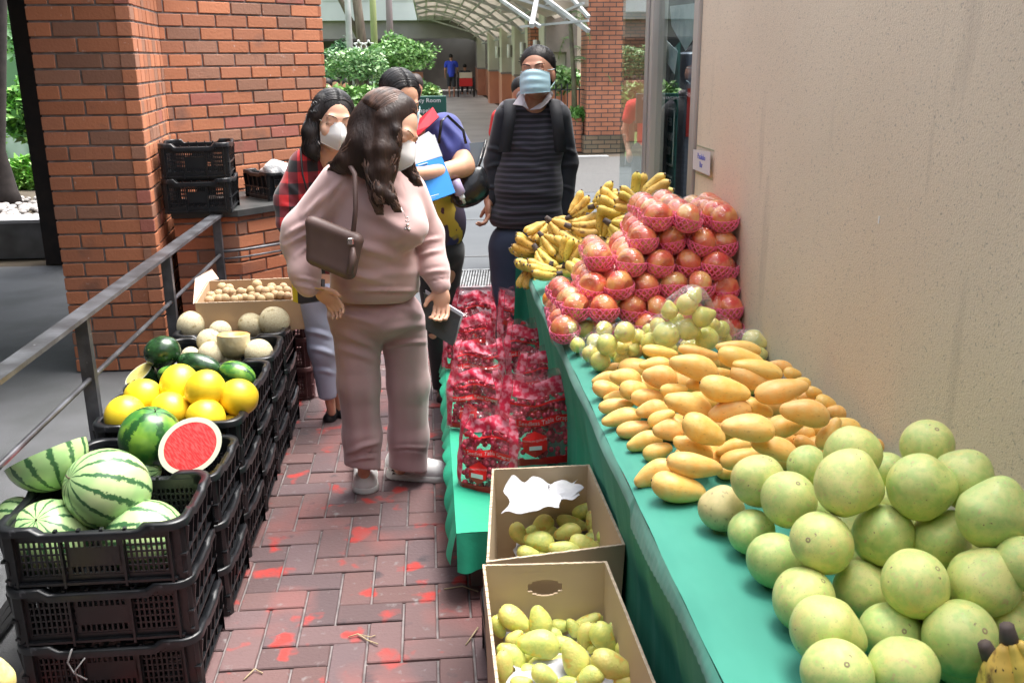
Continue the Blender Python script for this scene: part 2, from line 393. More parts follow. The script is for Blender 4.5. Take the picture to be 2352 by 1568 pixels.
# ---------------------------------------------------------------- brick masonry, real bricks with raked joints
M_brickA = mat('orange brick', (.6, .2, .09), .8, attr=True, spots=[((.75, .62, .55), 30, .70, .85, None), ((.25, .12, .08), 5, .62, .8, None)], bump=.6, bsc=70, bdist=.004)
M_mortar = mat('mortar', (.20, .165, .145), .95, (.30, .27, .25), 20, bump=.5, bsc=120)
def brick_col(dull=1.0):
    k = random.random()
    if k < .16: c = (.33, .16, .10)
    elif k < .20: c = (.40, .14, .10)
    elif k < .45: c = (.46, .18, .095)
    else: c = (.52, .195, .095)
    q = random.uniform(.82, 1.15)*dull; return tuple(v*q for v in c)
def masonry(mb, p0, p1, z0, z1, L=.22, Hh=.0745, t=.07, joint=.011, dull=1.0, shift=0.0, header=False):
    """courses of bricks between plan points p0->p1, facing to the right-hand side of the walk p0->p1"""
    p0 = Vector((*p0, 0)); p1 = Vector((*p1, 0)); d = p1-p0; ln = d.length; ang = math.atan2(d.y, d.x)
    M = Matrix.Translation(p0) @ Matrix.Rotation(ang, 4, 'Z'); n = int(math.ceil((z1-z0)/Hh))
    for r in range(n):
        z = z0+r*Hh; x = -L*(.5 if r % 2 else 0)-shift
        while x < ln:
            l = L if not header else L*random.choice((.5, .5, .36))
            a = max(x, 0); e = min(x+l, ln)
            if e-a > .03: mb.bbox((a+joint/2*(a > 0), random.uniform(-.003, .002), z+joint/2), (e-joint/2*(e < ln), t, min(z+Hh, z1)-joint/2), .0025, M, brick_col(dull))
            x += l
PIL = [(-1.92, 5.06), (-1.43, 5.06), (-1.51, 5.88), (-.67, 6.68)]
pil = empty('brick_wall', (-1.43, 5.06, 0)); tag(pil, 'orange brick wall with a square pier, between the dark road and the garden', 'brick wall')
b = MB(); masonry(b, PIL[0], PIL[1], 0, 3.0); masonry(b, PIL[1], PIL[2], 0, 3.0, header=True); masonry(b, PIL[2], PIL[3], 0, 3.0, shift=.07)
masonry(b, PIL[3], (-.78, 6.95), 0, 3.0, header=True)
unparent_keep(b.build('brickwork', M_brickA), pil)
b = MB()                                  # mortar core just behind the brick faces
pts = [(-1.915, 5.068), (-1.438, 5.068), (-1.518, 5.885), (-.680, 6.687), (-.80, 6.95), (-1.915, 6.3)]
b.poly_ext([(x, y, 0) for x, y in pts], (0, 0, 3.0)); unparent_keep(b.build('mortar_core', M_mortar), pil)
# dark steel column and flank behind the pier
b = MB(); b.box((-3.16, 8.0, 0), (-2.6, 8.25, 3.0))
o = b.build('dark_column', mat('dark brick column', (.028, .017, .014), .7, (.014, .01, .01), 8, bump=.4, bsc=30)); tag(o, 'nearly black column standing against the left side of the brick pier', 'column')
# ledge under the black crates in the corner
lg = empty('brick_ledge', (-1.1, 5.4, 0)); tag(lg, 'low brick wall with a dark coping under the black crates in the corner', 'low wall')
LE = [(-1.40, 5.32), (-1.06, 5.34), (-.52, 5.92)]
b = MB(); masonry(b, LE[0], LE[1], 0, .78, dull=.9); masonry(b, LE[1], LE[2], 0, .78, shift=.05, dull=.9); unparent_keep(b.build('brickwork', M_brickA), lg)
b = MB(); b.poly_ext([(-1.40, 5.328, 0), (-1.065, 5.349, 0), (-.53, 5.925, 0), (-.68, 6.6, 0), (-1.45, 5.85, 0)], (0, 0, .779)); unparent_keep(b.build('mortar_core', M_mortar), lg)
b = MB(); b.poly_ext([(-1.40, 5.29, .78), (-1.05, 5.31, .78), (-.48, 5.92, .78), (-.66, 6.6, .78), (-1.47, 5.83, .78)], (0, 0, .035)); unparent_keep(b.build('coping', mat('dark coping', (.03, .035, .035), .5, (.06, .06, .06), 6)), lg)

# ---------------------------------------------------------------- railing
M_rail = mat('worn black painted steel', (.06, .06, .066), .38, (.13, .135, .15), 9, (.4, .66), spots=[((.32, .32, .34), 60, .70, .78, None)], bump=.5, bsc=60, metal=.3)
ra = empty('handrail', (-1.16, 3.2, 0)); tag(ra, 'worn black steel handrail with flat top bar running beside the black crates', 'railing')
RX = -1.15
b = MB(); b.bar((RX, .8, .815), (RX, 5.27, .80), .062, .014); unparent_keep(b.build('top_rail', M_rail), ra)
b = MB(); b.tube([(RX, .8, .585), (RX, 5.27, .585)], .009, 8); b.tube([(RX, .8, .0), (RX, .82, .585)], .009, 8); unparent_keep(b.build('lower_rail', M_rail), ra)
for y in (1.95, 3.14, 4.2, 5.25):
    b = MB(); b.bar((RX-.004, y, 0), (RX-.004, y, .79), .042, .03); b.box((RX-.04, y-.04, 0), (RX+.04, y+.04, .008)); unparent_keep(b.build('post', M_rail), ra)
b = MB(); b.tube([(RX, 5.25, .60), (-1.03, 5.3, .60), (-.46, 5.9, .585)], .008, 8); b.tube([(RX, 5.25, .56), (-1.03, 5.3, .56), (-.46, 5.9, .545)], .006, 8); unparent_keep(b.build('wall_rail', M_rail), ra)

# ---------------------------------------------------------------- right-hand rendered wall, frame and glass
WX = .955
M_stucco = mat('beige stucco', (.77, .64, .49), .88, (.71, .585, .445), 1.6, (.35, .7), bump=.5, bsc=280, bdist=.0025, bdetail=5,
               spots=[((.42, .35, .28), 190, .60, .72, None), ((.66, .50, .44), 2.2, .62, .8, (1, 1, .35)), ((.50, .41, .32), 3.4, .64, .82, (1, 2.5, .3)), ((.34, .27, .21), 9, .735, .76, (1, 1, .5))])
wr = empty('stucco_wall', (WX, 3.4, 0)); tag(wr, 'beige rough rendered wall running along the back of the fruit table', 'wall')
b = MB(); b.box((WX, -1.0, 0), (WX+.22, 3.405, 2.45)); unparent_keep(b.build('render_coat', M_stucco), wr)
_c = onx(2018, 505, WX-.001); b = MB(); b.box((WX-.0012, _c.y-.003, _c.z-.008), (WX-.0003, _c.y+.002, _c.z+.008)); unparent_keep(b.build('paint_chip', mat('paint chip', (.85, .85, .85), .7)), wr)
M_alu = mat('weathered aluminium', (.50, .46, .43), .45, (.38, .35, .33), 9, metal=.25, stretch=(1, 1, .2))
wi = empty('glass_front', (WX, 3.4, 0)); tag(wi, 'aluminium framed glass panels at the far end of the beige wall', 'window')
for _pts in ():
    pass
def frame_bar(y0, y1, dx=.05): 
    b = MB(); b.bbox((WX-.012, y0, 0), (WX+dx, y1, 2.62), .003); unparent_keep(b.build('frame', M_alu), wi)
frame_bar(3.41, 3.475); frame_bar(4.10, 4.155); frame_bar(4.185, 4.245)
b = MB(); b.box((WX-.004, 4.157, 0), (WX+.03, 4.183, 2.62)); unparent_keep(b.build('gasket', mat('black gasket', (.02, .02, .02), .6)), wi)
M_glass = bpy.data.materials.new('window glass'); M_glass.use_nodes = True
N, L, pb = nodes_of(M_glass); N.remove(pb)
tr = N.new('ShaderNodeBsdfTransparent'); tr.inputs[0].default_value = (.80, .86, .86, 1); gl = N.new('ShaderNodeBsdfGlossy'); gl.inputs['Roughness'].default_value = .01; gl.inputs[0].default_value = (.95, .97, .97, 1)
fr = N.new('ShaderNodeFresnel'); fr.inputs[0].default_value = 1.62; mx = N.new('ShaderNodeMixShader'); _ge = N.new('ShaderNodeNewGeometry'); _iv = N.new('ShaderNodeMath'); _iv.operation = 'SUBTRACT'; _iv.inputs[0].default_value = 1; L.new(_ge.outputs['Backfacing'], _iv.inputs[1]); _mm = N.new('ShaderNodeMath'); _mm.operation = 'MULTIPLY'; L.new(fr.outputs[0], _mm.inputs[0]); L.new(_iv.outputs[0], _mm.inputs[1])
L.new(_mm.outputs[0], mx.inputs[0]); L.new(tr.outputs[0], mx.inputs[1]); L.new(gl.outputs[0], mx.inputs[2]); L.new(mx.outputs[0], N['Material Output'].inputs[0])
b = MB(); b.box((WX+.012, 3.475, .02), (WX+.018, 4.10, 2.62)); unparent_keep(b.build('pane', M_glass), wi)
b = MB(); b.box((WX+.006, 4.245, .02), (WX+.014, 4.83, 2.62)); unparent_keep(b.build('pane', M_glass), wi)
# the room behind the first pane
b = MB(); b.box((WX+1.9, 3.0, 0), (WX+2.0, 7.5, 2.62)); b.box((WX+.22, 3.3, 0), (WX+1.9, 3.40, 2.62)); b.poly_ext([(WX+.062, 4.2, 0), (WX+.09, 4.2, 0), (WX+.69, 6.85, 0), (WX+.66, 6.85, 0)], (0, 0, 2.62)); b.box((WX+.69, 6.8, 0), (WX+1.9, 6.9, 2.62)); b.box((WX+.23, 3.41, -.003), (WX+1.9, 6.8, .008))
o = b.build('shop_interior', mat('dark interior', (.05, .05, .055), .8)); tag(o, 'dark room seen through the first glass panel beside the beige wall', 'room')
# green banner inside the glass
M_ban = mat('dark teal banner', (.02, .13, .12), .5); M_white = mat('white print', (.75, .78, .78), .6); M_or = mat('orange red print', (.85, .16, .03), .6); M_rd = mat('red print', (.70, .04, .03), .6)
bn = empty('banner', (WX+.12, 3.8, 0)); tag(bn, 'dark green hanging banner with white lettering and orange leaves behind the first glass panel', 'banner')
b = MB(); b.poly_ext([(WX+.10, 4.085, .5), (WX+.10, 4.36, .5), (WX+.10, 4.32, 1.25), (WX+.10, 4.24, 1.62), (WX+.10, 4.085, 1.66)], (.004, 0, 0)); unparent_keep(b.build('cloth', M_ban), bn)
TB = Matrix(((0, 0, -1, WX+.098), (-1, 0, 0, 4.20), (0, 1, 0, 1.27), (0, 0, 0, 1)))
for i, s in enumerate(('FEB', 'BANK', 'BSI')):
    o = text_obj('lettering', s, .05, M_white, None, TB @ Matrix.Translation((0, .055-.062*i, 0))); unparent_keep(o, bn)
b = MB()
for a, c in (((4.12, 1.14), (4.29, 1.148)), ((4.12, 1.38), (4.29, 1.388)), ((4.12, 1.14), (4.125, 1.385)), ((4.285, 1.14), (4.29, 1.385))): b.box((WX+.095, a[0], a[1]), (WX+.099, c[0], c[1]))
for i in range(5): b.box((WX+.095, 4.13, 1.09-.022*i), (WX+.099, 4.13+random.uniform(.09, .16), 1.098-.022*i))
unparent_keep(b.build('print', M_white), bn)
for s_, z, yy, sz in (('AT', 1.60, 4.19, .10), ('NK', 1.5, 4.19, .08)):
    o = text_obj('lettering', s_, sz, mat('faint print', (.3, .34, .34), .6), None, Matrix(((0, 0, -1, WX+.098), (-1, 0, 0, yy), (0, 1, 0, z), (0, 0, 0, 1)))); unparent_keep(o, bn)
for k, (yy, z, m_) in enumerate(((3.92, .98, M_or), (3.86, .90, M_rd), (3.78, .96, M_or), (3.70, .88, M_or), (3.72, .80, M_rd), (3.80, .78, M_rd), (3.90, .82, M_rd))):
    b = MB(); b.poly_ext([(WX+.094, 4.22+(yy-3.80)*.8+.030*math.cos(t)*(1-.3*math.sin(t)), z+.055*math.sin(t)+.3*.03*math.cos(t)) for t in np.linspace(0, 2*math.pi, 14)[:-1]], (.003, 0, 0)); unparent_keep(b.build('leaf_print', m_), bn)
# white papers / plastic pieces stuck behind the glass
for k, (pts, lab) in enumerate(((((4.08, 1.72), (4.12, 1.80), (3.70, 1.79), (3.74, 1.66), (3.84, 1.62)), 'torn white plastic sheet taped inside the glass above the banner'),
                         (((4.15, 1.58), (4.18, 1.67), (3.96, 1.62), (4.0, 1.53)), 'small torn white sheet taped inside the glass left of the banner'))):
    b = MB(); b.poly_ext([(WX+.06, y, z) for y, z in pts], (.002, .004, 0)); o = b.build('torn_sheet', mat('white plastic sheet', (.6, .66, .68), .4, (.4, .48, .5), 14)); tag(o, lab, 'plastic sheet')
at = empty('cash_machine', (WX+.5, 4.8, 0)); tag(at, 'pale grey machine cabinet standing in the dark room behind the banner', 'machine')
b = MB(); b.bbox((WX+.30, 4.72, .85), (WX+.75, 4.9, 1.62), .01); unparent_keep(b.build('cabinet', mat('grey cabinet', (.2, .22, .28), .5)), at)
b = MB(); b.box((WX+.31, 4.712, 1.22), (WX+.345, 4.719, 1.45)); unparent_keep(b.build('label_panel', M_rd), at)
# handwritten paper taped at the frame
pa = empty('paper_note', (WX-.015, 3.38, 1.2)); tag(pa, 'small white handwritten note taped where the metal frame meets the beige wall', 'note')
P0 = [onx(1592, 343, WX-.0135), onx(1631, 350, WX-.0135), onx(1630, 404, WX-.0135), onx(1591, 388, WX-.0135)]
b = MB(); b.poly_ext(P0, (.001, 0, 0)); unparent_keep(b.build('sheet', mat('note paper', (.62, .58, .60), .7)), pa)
for s_, (px, py) in (('Pasalubong', (1611, 361)), ('Bar', (1610, 379))):
    c_ = onx(px, py, WX-.0137); o = text_obj('handwriting', s_[:8], .028, mat('blue ink', (.05, .08, .5), .6), None, Matrix(((0, 0, -1, c_.x), (-1, 0, 0, c_.y), (0, 1, 0, c_.z), (0, 0, 0, 1)))); unparent_keep(o, pa)
b = MB()
for p_, q_ in (((1600, 335), (1640, 345)), ((1600, 395), (1636, 415))):
    a_, c_ = onx(*p_, WX-.0012), onx(*q_, WX-.0012); b.box((WX-.0012, min(a_.y, c_.y), min(a_.z, c_.z)), (WX-.0004, 3.403, max(a_.z, c_.z)))
o = b.build('tape_residue', mat('old tape', (.40, .39, .25), .6)); tag(o, 'yellowed old tape marks on the beige wall around the small note', 'tape')

# ---------------------------------------------------------------- unseen roof slabs and walls added left and behind to shade the place
M_blocker = mat('shade blocker grey', (.30, .30, .30), .9)
b = MB(); b.box((-9, -4, 2.4), (-1.22, 8.4, 2.6)); b.box((-1.22, -4, 2.6), (3.5, -.2, 2.8)); b.box((-9, -4, 0), (-3.4, 2.2, 2.398)); b.box((-9, -4.2, 0), (5, -4.002, 3.2)); b.box((-4.3, 2.2, 0), (-4.1, 7.3, 2.398))
o = b.build('shade_blocker', M_blocker); tag(o, 'unseen grey slabs and walls added to shade the dark road and the stall, out of the picture', 'shade blocker')
# ================================================================== FAR BACKGROUND
def brick_tex_mat(name, c1, c2, mo, sc, plane='XZ', bw=.22, rh=.075):
    m = bpy.data.materials.new(name); m.use_nodes = True; N, L, b = nodes_of(m)
    g = N.new('ShaderNodeNewGeometry'); sp = N.new('ShaderNodeSeparateXYZ'); L.new(g.outputs['Position'], sp.inputs[0]); cb = N.new('ShaderNodeCombineXYZ')
    ad = N.new('ShaderNodeMath'); ad.operation = 'ADD'; L.new(sp.outputs[0], ad.inputs[0]); L.new(sp.outputs[1], ad.inputs[1])
    L.new(ad.outputs[0], cb.inputs[0]); L.new(sp.outputs[2], cb.inputs[1])
    t = N.new('ShaderNodeTexBrick'); t.inputs['Color1'].default_value = (*c1, 1); t.inputs['Color2'].default_value = (*c2, 1); t.inputs['Mortar'].default_value = (*mo, 1)
    t.inputs['Scale'].default_value = 1; t.inputs['Brick Width'].default_value = bw; t.inputs['Row Height'].default_value = rh; t.inputs['Mortar Size'].default_value = .008; t.inputs['Bias'].default_value = -.2
    L.new(cb.outputs[0], t.inputs[0])
    n = N.new('ShaderNodeTexNoise'); n.inputs['Scale'].default_value = 1.6; n.inputs['Detail'].default_value = 5; L.new(g.outputs['Position'], n.inputs[0])
    x = N.new('ShaderNodeMix'); x.data_type = 'RGBA'; x.blend_type = 'MULTIPLY'; x.inputs[0].default_value = .7
    mr = N.new('ShaderNodeMapRange'); mr.inputs[1].default_value = .3; mr.inputs[2].default_value = .7; mr.inputs[3].default_value = .35; mr.inputs[4].default_value = 1.2
    L.new(n.outputs[0], mr.inputs[0]); L.new(t.outputs[0], x.inputs[6]); L.new(mr.outputs[0], x.inputs[7]); L.new(x.outputs[2], b.inputs['Base Color'])
    bp = N.new('ShaderNodeBump'); bp.inputs['Distance'].default_value = .01; bp.invert = True; L.new(t.outputs[1], bp.inputs['Height']); L.new(bp.outputs[0], b.inputs['Normal']); b.inputs['Roughness'].default_value = .85
    return m
M_bfar = brick_tex_mat('far brick', (.50, .19, .10), (.36, .15, .09), (.10, .07, .06), 1)
# brick column with mossy foot at the walkway mouth
bc = empty('brick_column', (3.05, 15.5, 0)); tag(bc, 'tall square orange brick column with mossy foot left of the glass panels', 'brick column')
c0, c1 = onz(1346, 352, 0), onz(1432, 352, 0)
b = MB(); b.box((c0.x, c0.y, 0), (c1.x, c0.y+.7, 4.4)); unparent_keep(b.build('shaft', M_bfar), bc)
b = MB(); b.box((c0.x-.05, c0.y-.05, 0), (c1.x+.05, c0.y+.75, .30)); unparent_keep(b.build('plinth', brick_tex_mat('mossy brick', (.22, .15, .09), (.13, .11, .07), (.05, .05, .04), 1)), bc)
CXL, CYL = c0.x, c0.y
# planter wall and fence next to it
pw = tag(MB().build('x', None), None) if False else None
b = MB(); b.box((CXL-.9, CYL+.2, 0), (CXL-.052, CYL+.45, .62)); o = b.build('planter_wall', M_bfar); tag(o, 'low brick planter wall joining the left foot of the brick column', 'low wall')
fe = empty('garden_fence', (CXL-.5, CYL+.3, .62)); tag(fe, 'black iron garden fence with pointed bars left of the brick column', 'fence')
b = MB()
M_black = mat('black iron', (.012, .012, .014), .5)
for i in range(9): x = CXL-.92+i*.105; b.bar((x, CYL+.32, .62), (x, CYL+.32, 1.16), .02, .02)
b.bar((CXL-.95, CYL+.32, 1.06), (CXL, CYL+.32, 1.06), .02, .02); b.bar((CXL-.95, CYL+.32, .72), (CXL, CYL+.32, .72), .02, .02)
unparent_keep(b.build('bars', M_black), fe)

# corridor wall with pilasters, lamps
M_beige = mat('cream wall paint', (.56, .53, .42), .75, (.46, .43, .34), 1.4); M_terra = mat('terracotta wall paint', (.56, .24, .14), .75, (.46, .19, .11), 1.4)
M_grey = mat('grey brown panel', (.22, .19, .16), .8, (.16, .14, .12), 3)
cw = empty('corridor_wall', (2.4, 20, 0)); tag(cw, 'cream and terracotta painted corridor wall with grey upper panels on the right of the walkway', 'wall')
ys = [19.2, 22.0, 25.6, 30.0, 36.0, 44.0, 60.0]
for i in range(len(ys)-1):
    y0, y1 = ys[i], ys[i+1]; xf = 2.28; xr = 2.62
    b = MB(); b.box((xf, y0, 0), (xr+.4, y0+.9, 1.15)); b.box((xr, y0+.9, 0), (xr+.4, y1, 1.15)); unparent_keep(b.build('dado', M_terra), cw)
    b = MB(); b.box((xf+.004, y0+.004, 1.15), (xr+.4, y0+.9, 2.55)); unparent_keep(b.build('upper_panel', M_beige), cw)
    b = MB(); b.box((xr+.004, y0+.9, 1.15), (xr+.4, y1, 2.55)); unparent_keep(b.build('upper_panel', M_grey), cw)
    b = MB(); b.box((xf-.03, y0-.02, 1.13), (xr, y0, 1.19)); b.box((xr-.03, y0+.9, 1.13), (xr, y1, 1.19)); unparent_keep(b.build('moulding', mat('moulding grey', (.25, .22, .2), .7)), cw)
# wall return facing the viewer
b = MB(); b.box((2.7, 19.0, 0), (5.2, 19.19, 1.15)); unparent_keep(b.build('dado', M_terra), cw)
b = MB(); b.box((2.7, 19.0, 1.15), (2.9, 19.19, 2.5)); b.box((2.3, 19.0, 1.7), (2.7, 19.19, 2.5)); unparent_keep(b.build('upper_panel', M_grey), cw)
M_lamp = mat('lamp diffuser', (.8, .8, .78), .5)
for i, (y, x) in enumerate(((19.9, 2.24), (22.7, 2.24), (26.3, 2.24), (30.7, 2.24), (24.2, 2.58), (28, 2.58))):
    l = empty('wall_lamp', (x, y, 1.75)); tag(l, '%s white tube wall lamp along the corridor wall counted from the near end' % ORD[[0, 1, 3, 5, 2, 4][i]], 'wall lamp', 'white lamps along the corridor wall')
    b = MB(); b.bbox((x-.005, y-.05, 1.62), (x+.035, y+.05, 1.92), .005); unparent_keep(b.build('bracket', M_grey), l)
    b = MB(); b.tube([(x-.05, y, 1.60), (x-.05, y, 1.94)], .045, 10); unparent_keep(b.build('lamp_shade', M_lamp), l)
# canopy over the walkway
M_steel = mat('white painted steel', (.40, .41, .40), .5, (.28, .29, .28), 5); M_roofsh = mat('ribbed roof sheet', (.62, .56, .52), .6, (.46, .39, .35), 1.2)
_n, _l, _b = nodes_of(M_roofsh); _t = _n.new('ShaderNodeBsdfTranslucent'); _t.inputs[0].default_value = (.60, .56, .52, 1); _m2 = _n.new('ShaderNodeMixShader'); _m2.inputs[0].default_value = .5
_l.new(_b.outputs[0], _m2.inputs[1]); _l.new(_t.outputs[0], _m2.inputs[2]); _l.new(_m2.outputs[0], _n['Material Output'].inputs[0])
ca = empty('canopy', (1.1, 20, 2.8)); tag(ca, 'white steel canopy with curved roof sheets over the covered walkway', 'canopy')
def arch(t): return (-.28+2.75*t, 3.25-.95*t**1.6+.28*math.sin(math.pi*t))
TT = [i/8 for i in range(9)]
b = MB()
for k in range(8):
    (xa, za), (xb, zb) = arch(TT[k]), arch(TT[k+1]); b.poly_ext([(xa, 17.5, za), (xb, 17.5, zb), (xb, 46, zb), (xa, 46, za)], (0, 0, .03))
unparent_keep(b.build('roof_sheet', M_roofsh), ca)
for j, y in enumerate([17.5, 19.2, 21, 23, 25.5, 28, 31, 34.5, 38, 42, 46]):
    b = MB()
    for k in range(8):
        (xa, za), (xb, zb) = arch(TT[k]), arch(TT[k+1]); b.bar((xa, y, za-.05), (xb, y, zb-.05), .06, .07)
    if j % 2 == 0: b.bar((arch(0)[0], y, 3.15), (2.3, y, 2.38), .045, .05)
    unparent_keep(b.build('rafter', M_steel), ca)
for k in range(0, 9):
    x, z = arch(TT[k]); b = MB(); b.bar((x, 17.4, z-.1), (x, 46, z-.1), .04, .035); unparent_keep(b.build('purlin', M_steel), ca)
# near truss carrying the canopy across to the brick column
b = MB()
P = lambda px, py, y: ony(px, py, y)
for a, c, wd in (((1150, 0), (1240, 62)), ((1230, -20), (1352, 68)), ((1290, -30), (1352, 40)), ((1170, -10), (1150, 10)), ((1195, 60), (1352, 48)), ((1235, -10), (1220, 60)), ((1120, -5), (1245, 60)), ((1300, 22), (1352, 5))) and \
        [((1150, 0), (1240, 62), .05), ((1230, -20), (1352, 72), .06), ((1290, -30), (1352, 40), .05), ((1195, 62), (1352, 48), .035), ((1235, -10), (1221, 60), .07), ((1300, 26), (1340, 8), .04)]:
    b.bar(P(*a, 16.6), P(*c, 15.6), wd, wd)
unparent_keep(b.build('truss', M_steel), ca)
b = MB(); b.poly_ext([P(1150, -8, 18.2), P(1352, -60, 16.4), P(1352, 15, 16.6), P(1255, 40, 18.2)], (0, 0, .03)); unparent_keep(b.build('roof_sheet', M_roofsh), ca)

# building across the garden: concrete block on a dark recess
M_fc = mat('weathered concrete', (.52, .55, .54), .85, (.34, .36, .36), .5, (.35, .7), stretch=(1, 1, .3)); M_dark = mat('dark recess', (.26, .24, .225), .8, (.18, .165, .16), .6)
bu = empty('concrete_building', (-6, 47, 0)); tag(bu, 'weathered grey concrete building over a dark undercroft behind the clipped trees', 'building')
b = MB(); b.box((-22, 44, 3.2), (1.0, 52, 9)); b.box((1.0, 44.5, 2.6), (12, 52, 9)); unparent_keep(b.build('upper_floor', M_fc), bu)
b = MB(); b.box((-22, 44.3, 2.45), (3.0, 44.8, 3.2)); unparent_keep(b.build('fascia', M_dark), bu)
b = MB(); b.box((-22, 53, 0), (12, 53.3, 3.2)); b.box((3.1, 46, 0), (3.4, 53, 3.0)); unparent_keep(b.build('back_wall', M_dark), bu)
for x in (-6.2, -3.2, -.4):
    f_ = MB(); f_.box((x-1.1, 43.97, 4.0), (x+1.1, 44.05, 5.6)); fo = f_.build('window', M_fc, None); unparent_keep(fo, bu)
    f_ = MB(); f_.box((x-1.0, 43.95, 4.1), (x+1.0, 43.965, 5.5)); po = f_.build('pane', mat('tinted pane', (.16, .2, .22), .1), None); po.parent = fo; po.matrix_parent_inverse = Matrix.Identity(4)
b = MB(); b.box((-22, 47, 0), (-1.9, 47.3, 2.4)); unparent_keep(b.build('side_wall', mat('grey inner wall', (.14, .14, .14), .8)), bu)
b = MB(); b.box((-.75, 46, 0), (-.15, 46.5, 1.0)); unparent_keep(b.build('terracotta_pier', M_terra), bu)
# brick building with air-conditioning boxes on the right
bb = empty('brick_building', (4.5, 21, 0)); tag(bb, 'orange brick building with white framed windows behind the palm', 'building')
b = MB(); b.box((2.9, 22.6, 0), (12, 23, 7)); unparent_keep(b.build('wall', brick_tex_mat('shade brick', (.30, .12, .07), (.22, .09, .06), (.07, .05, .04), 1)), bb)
b = MB(); q0, q1 = ony(1216, 50, 21.5), ony(1256, 118, 21.5); b.box((q0.x, 21.3, 0), (q1.x, 21.9, 4)); unparent_keep(b.build('pier', M_bfar), bb)
def facade_box(px0, py0, px1, py1, y, name, m, par, t=.3):
    a, c = ony(px0, py0, y), ony(px1, py1, y); b = MB(); b.bbox((min(a.x, c.x), y, min(a.z, c.z)), (max(a.x, c.x), y+t, max(a.z, c.z)), .01); o = b.build(name, m); 
    return unparent_keep(o, par) if par else o
M_wh = mat('white enamel', (.66, .66, .64), .5, (.52, .52, .5), 3); M_dg = mat('dark grille', (.05, .055, .055), .6)
facade_box(1262, 44, 1350, 66, 22.3, 'window', M_wh, bb, .2); facade_box(1270, 48, 1345, 62, 22.25, 'window_pane', mat('grey pane', (.12, .13, .13), .2), bb, .03)
facade_box(1150, -40, 1500, 28, 22.2, 'upper_siding', mat('white siding', (.6, .55, .54), .6, (.5, .45, .44), 2), bb, .3)
ac = empty('air_conditioner', ony(1305, 140, 20.5)); tag(ac, 'white outdoor air conditioner with a round dark fan grille between man and brick column', 'air conditioner')
facade_box(1264, 87, 1353, 145, 20.5, 'casing', M_wh, ac, .4)
ce = ony(1296, 118, 20.48); b = MB(); b.lathe([(0, 0), (.23, 0), (.25, .02), (.25, .05)], 24, Matrix.Translation(ce) @ Matrix.Rotation(R(90), 4, 'X')); unparent_keep(b.build('fan_grille', M_dg), ac)
b = MB(); c2_ = ony(1340, 103, 20.46); b.sphere(c2_, (.07, .01, .03), 12, 6); unparent_keep(b.build('badge', M_dg), ac)

# ---------------------------------------------------------------- vegetation
def leaf_mesh(name, n, ctr, rad, size, cols, shell=.55, seed=0, up=.3, lump=.25, flat_bottom=None, narrow=.45):
    r = np.random.RandomState(seed); ctr = np.array(ctr); rad = np.array(rad)
    cl = r.normal(size=(26, 3)); cl /= np.linalg.norm(cl, axis=1)[:, None]; cl[:, 2] = np.abs(cl[:, 2])*.9-.25
    d = r.normal(size=(n, 3)); d /= np.linalg.norm(d, axis=1)[:, None]; which = r.randint(0, 26, n); t = r.rand(n, 1)
    p = d*(r.rand(n, 1)**(1-shell))*(1+lump*(np.sin(d[:, :1]*5+seed)*np.cos(d[:, 1:2]*4)+.6*np.sin(d[:, 2:3]*7+seed*2)))*.98
    m2 = r.rand(n) < .55; p[m2] = cl[which[m2]]*.82+d[m2]*(.36*t[m2])
    if flat_bottom is not None: p = p[p[:, 2] > flat_bottom-.15*r.rand(len(p))]
    n = len(p); p = p*rad+ctr
    a = r.normal(size=(n, 3)); a[:, 2] *= .6; a /= np.linalg.norm(a, axis=1)[:, None]; nn = r.normal(size=(n, 3)); nn[:, 2] += up*3; bvec = np.cross(nn, a); bvec /= np.linalg.norm(bvec, axis=1)[:, None]+1e-9
    s = size*(.6+.8*r.rand(n, 1)); v = np.stack([p-a*s, p+bvec*s*narrow, p+a*s, p-bvec*s*narrow], 1).reshape(-1, 3)
    f = np.arange(4*n).reshape(n, 4); me = bpy.data.meshes.new(name); me.vertices.add(4*n); me.vertices.foreach_set('co', v.ravel())
    me.loops.add(4*n); me.loops.foreach_set('vertex_index', f.ravel().astype(np.int32)); me.polygons.add(n); me.polygons.foreach_set('loop_start', np.arange(0, 4*n, 4, dtype=np.int32))
    me.update(calc_edges=True); c = np.array(cols)[r.randint(0, len(cols), n)]*(.75+.5*r.rand(n, 1))
    at_ = me.color_attributes.new('Col', 'FLOAT_COLOR', 'CORNER'); cc = np.ones((4*n, 4), dtype=np.float32); cc[:, :3] = np.repeat(c, 4, axis=0); at_.data.foreach_set('color', cc.ravel()); return me
M_leaf = mat('leaves', (.1, .2, .05), .42, attr=True, spec=.6); 
_ln, _ll, _lb = nodes_of(M_leaf); _lb.inputs['Transmission Weight'].default_value = 0
M_bark = mat('bark', (.09, .065, .05), .9, (.15, .12, .09), 14, stretch=(1, 1, .2), bump=.6, bsc=30)
GREEN = [(.15, .32, .08), (.22, .42, .12), (.10, .22, .06), (.32, .52, .17)]
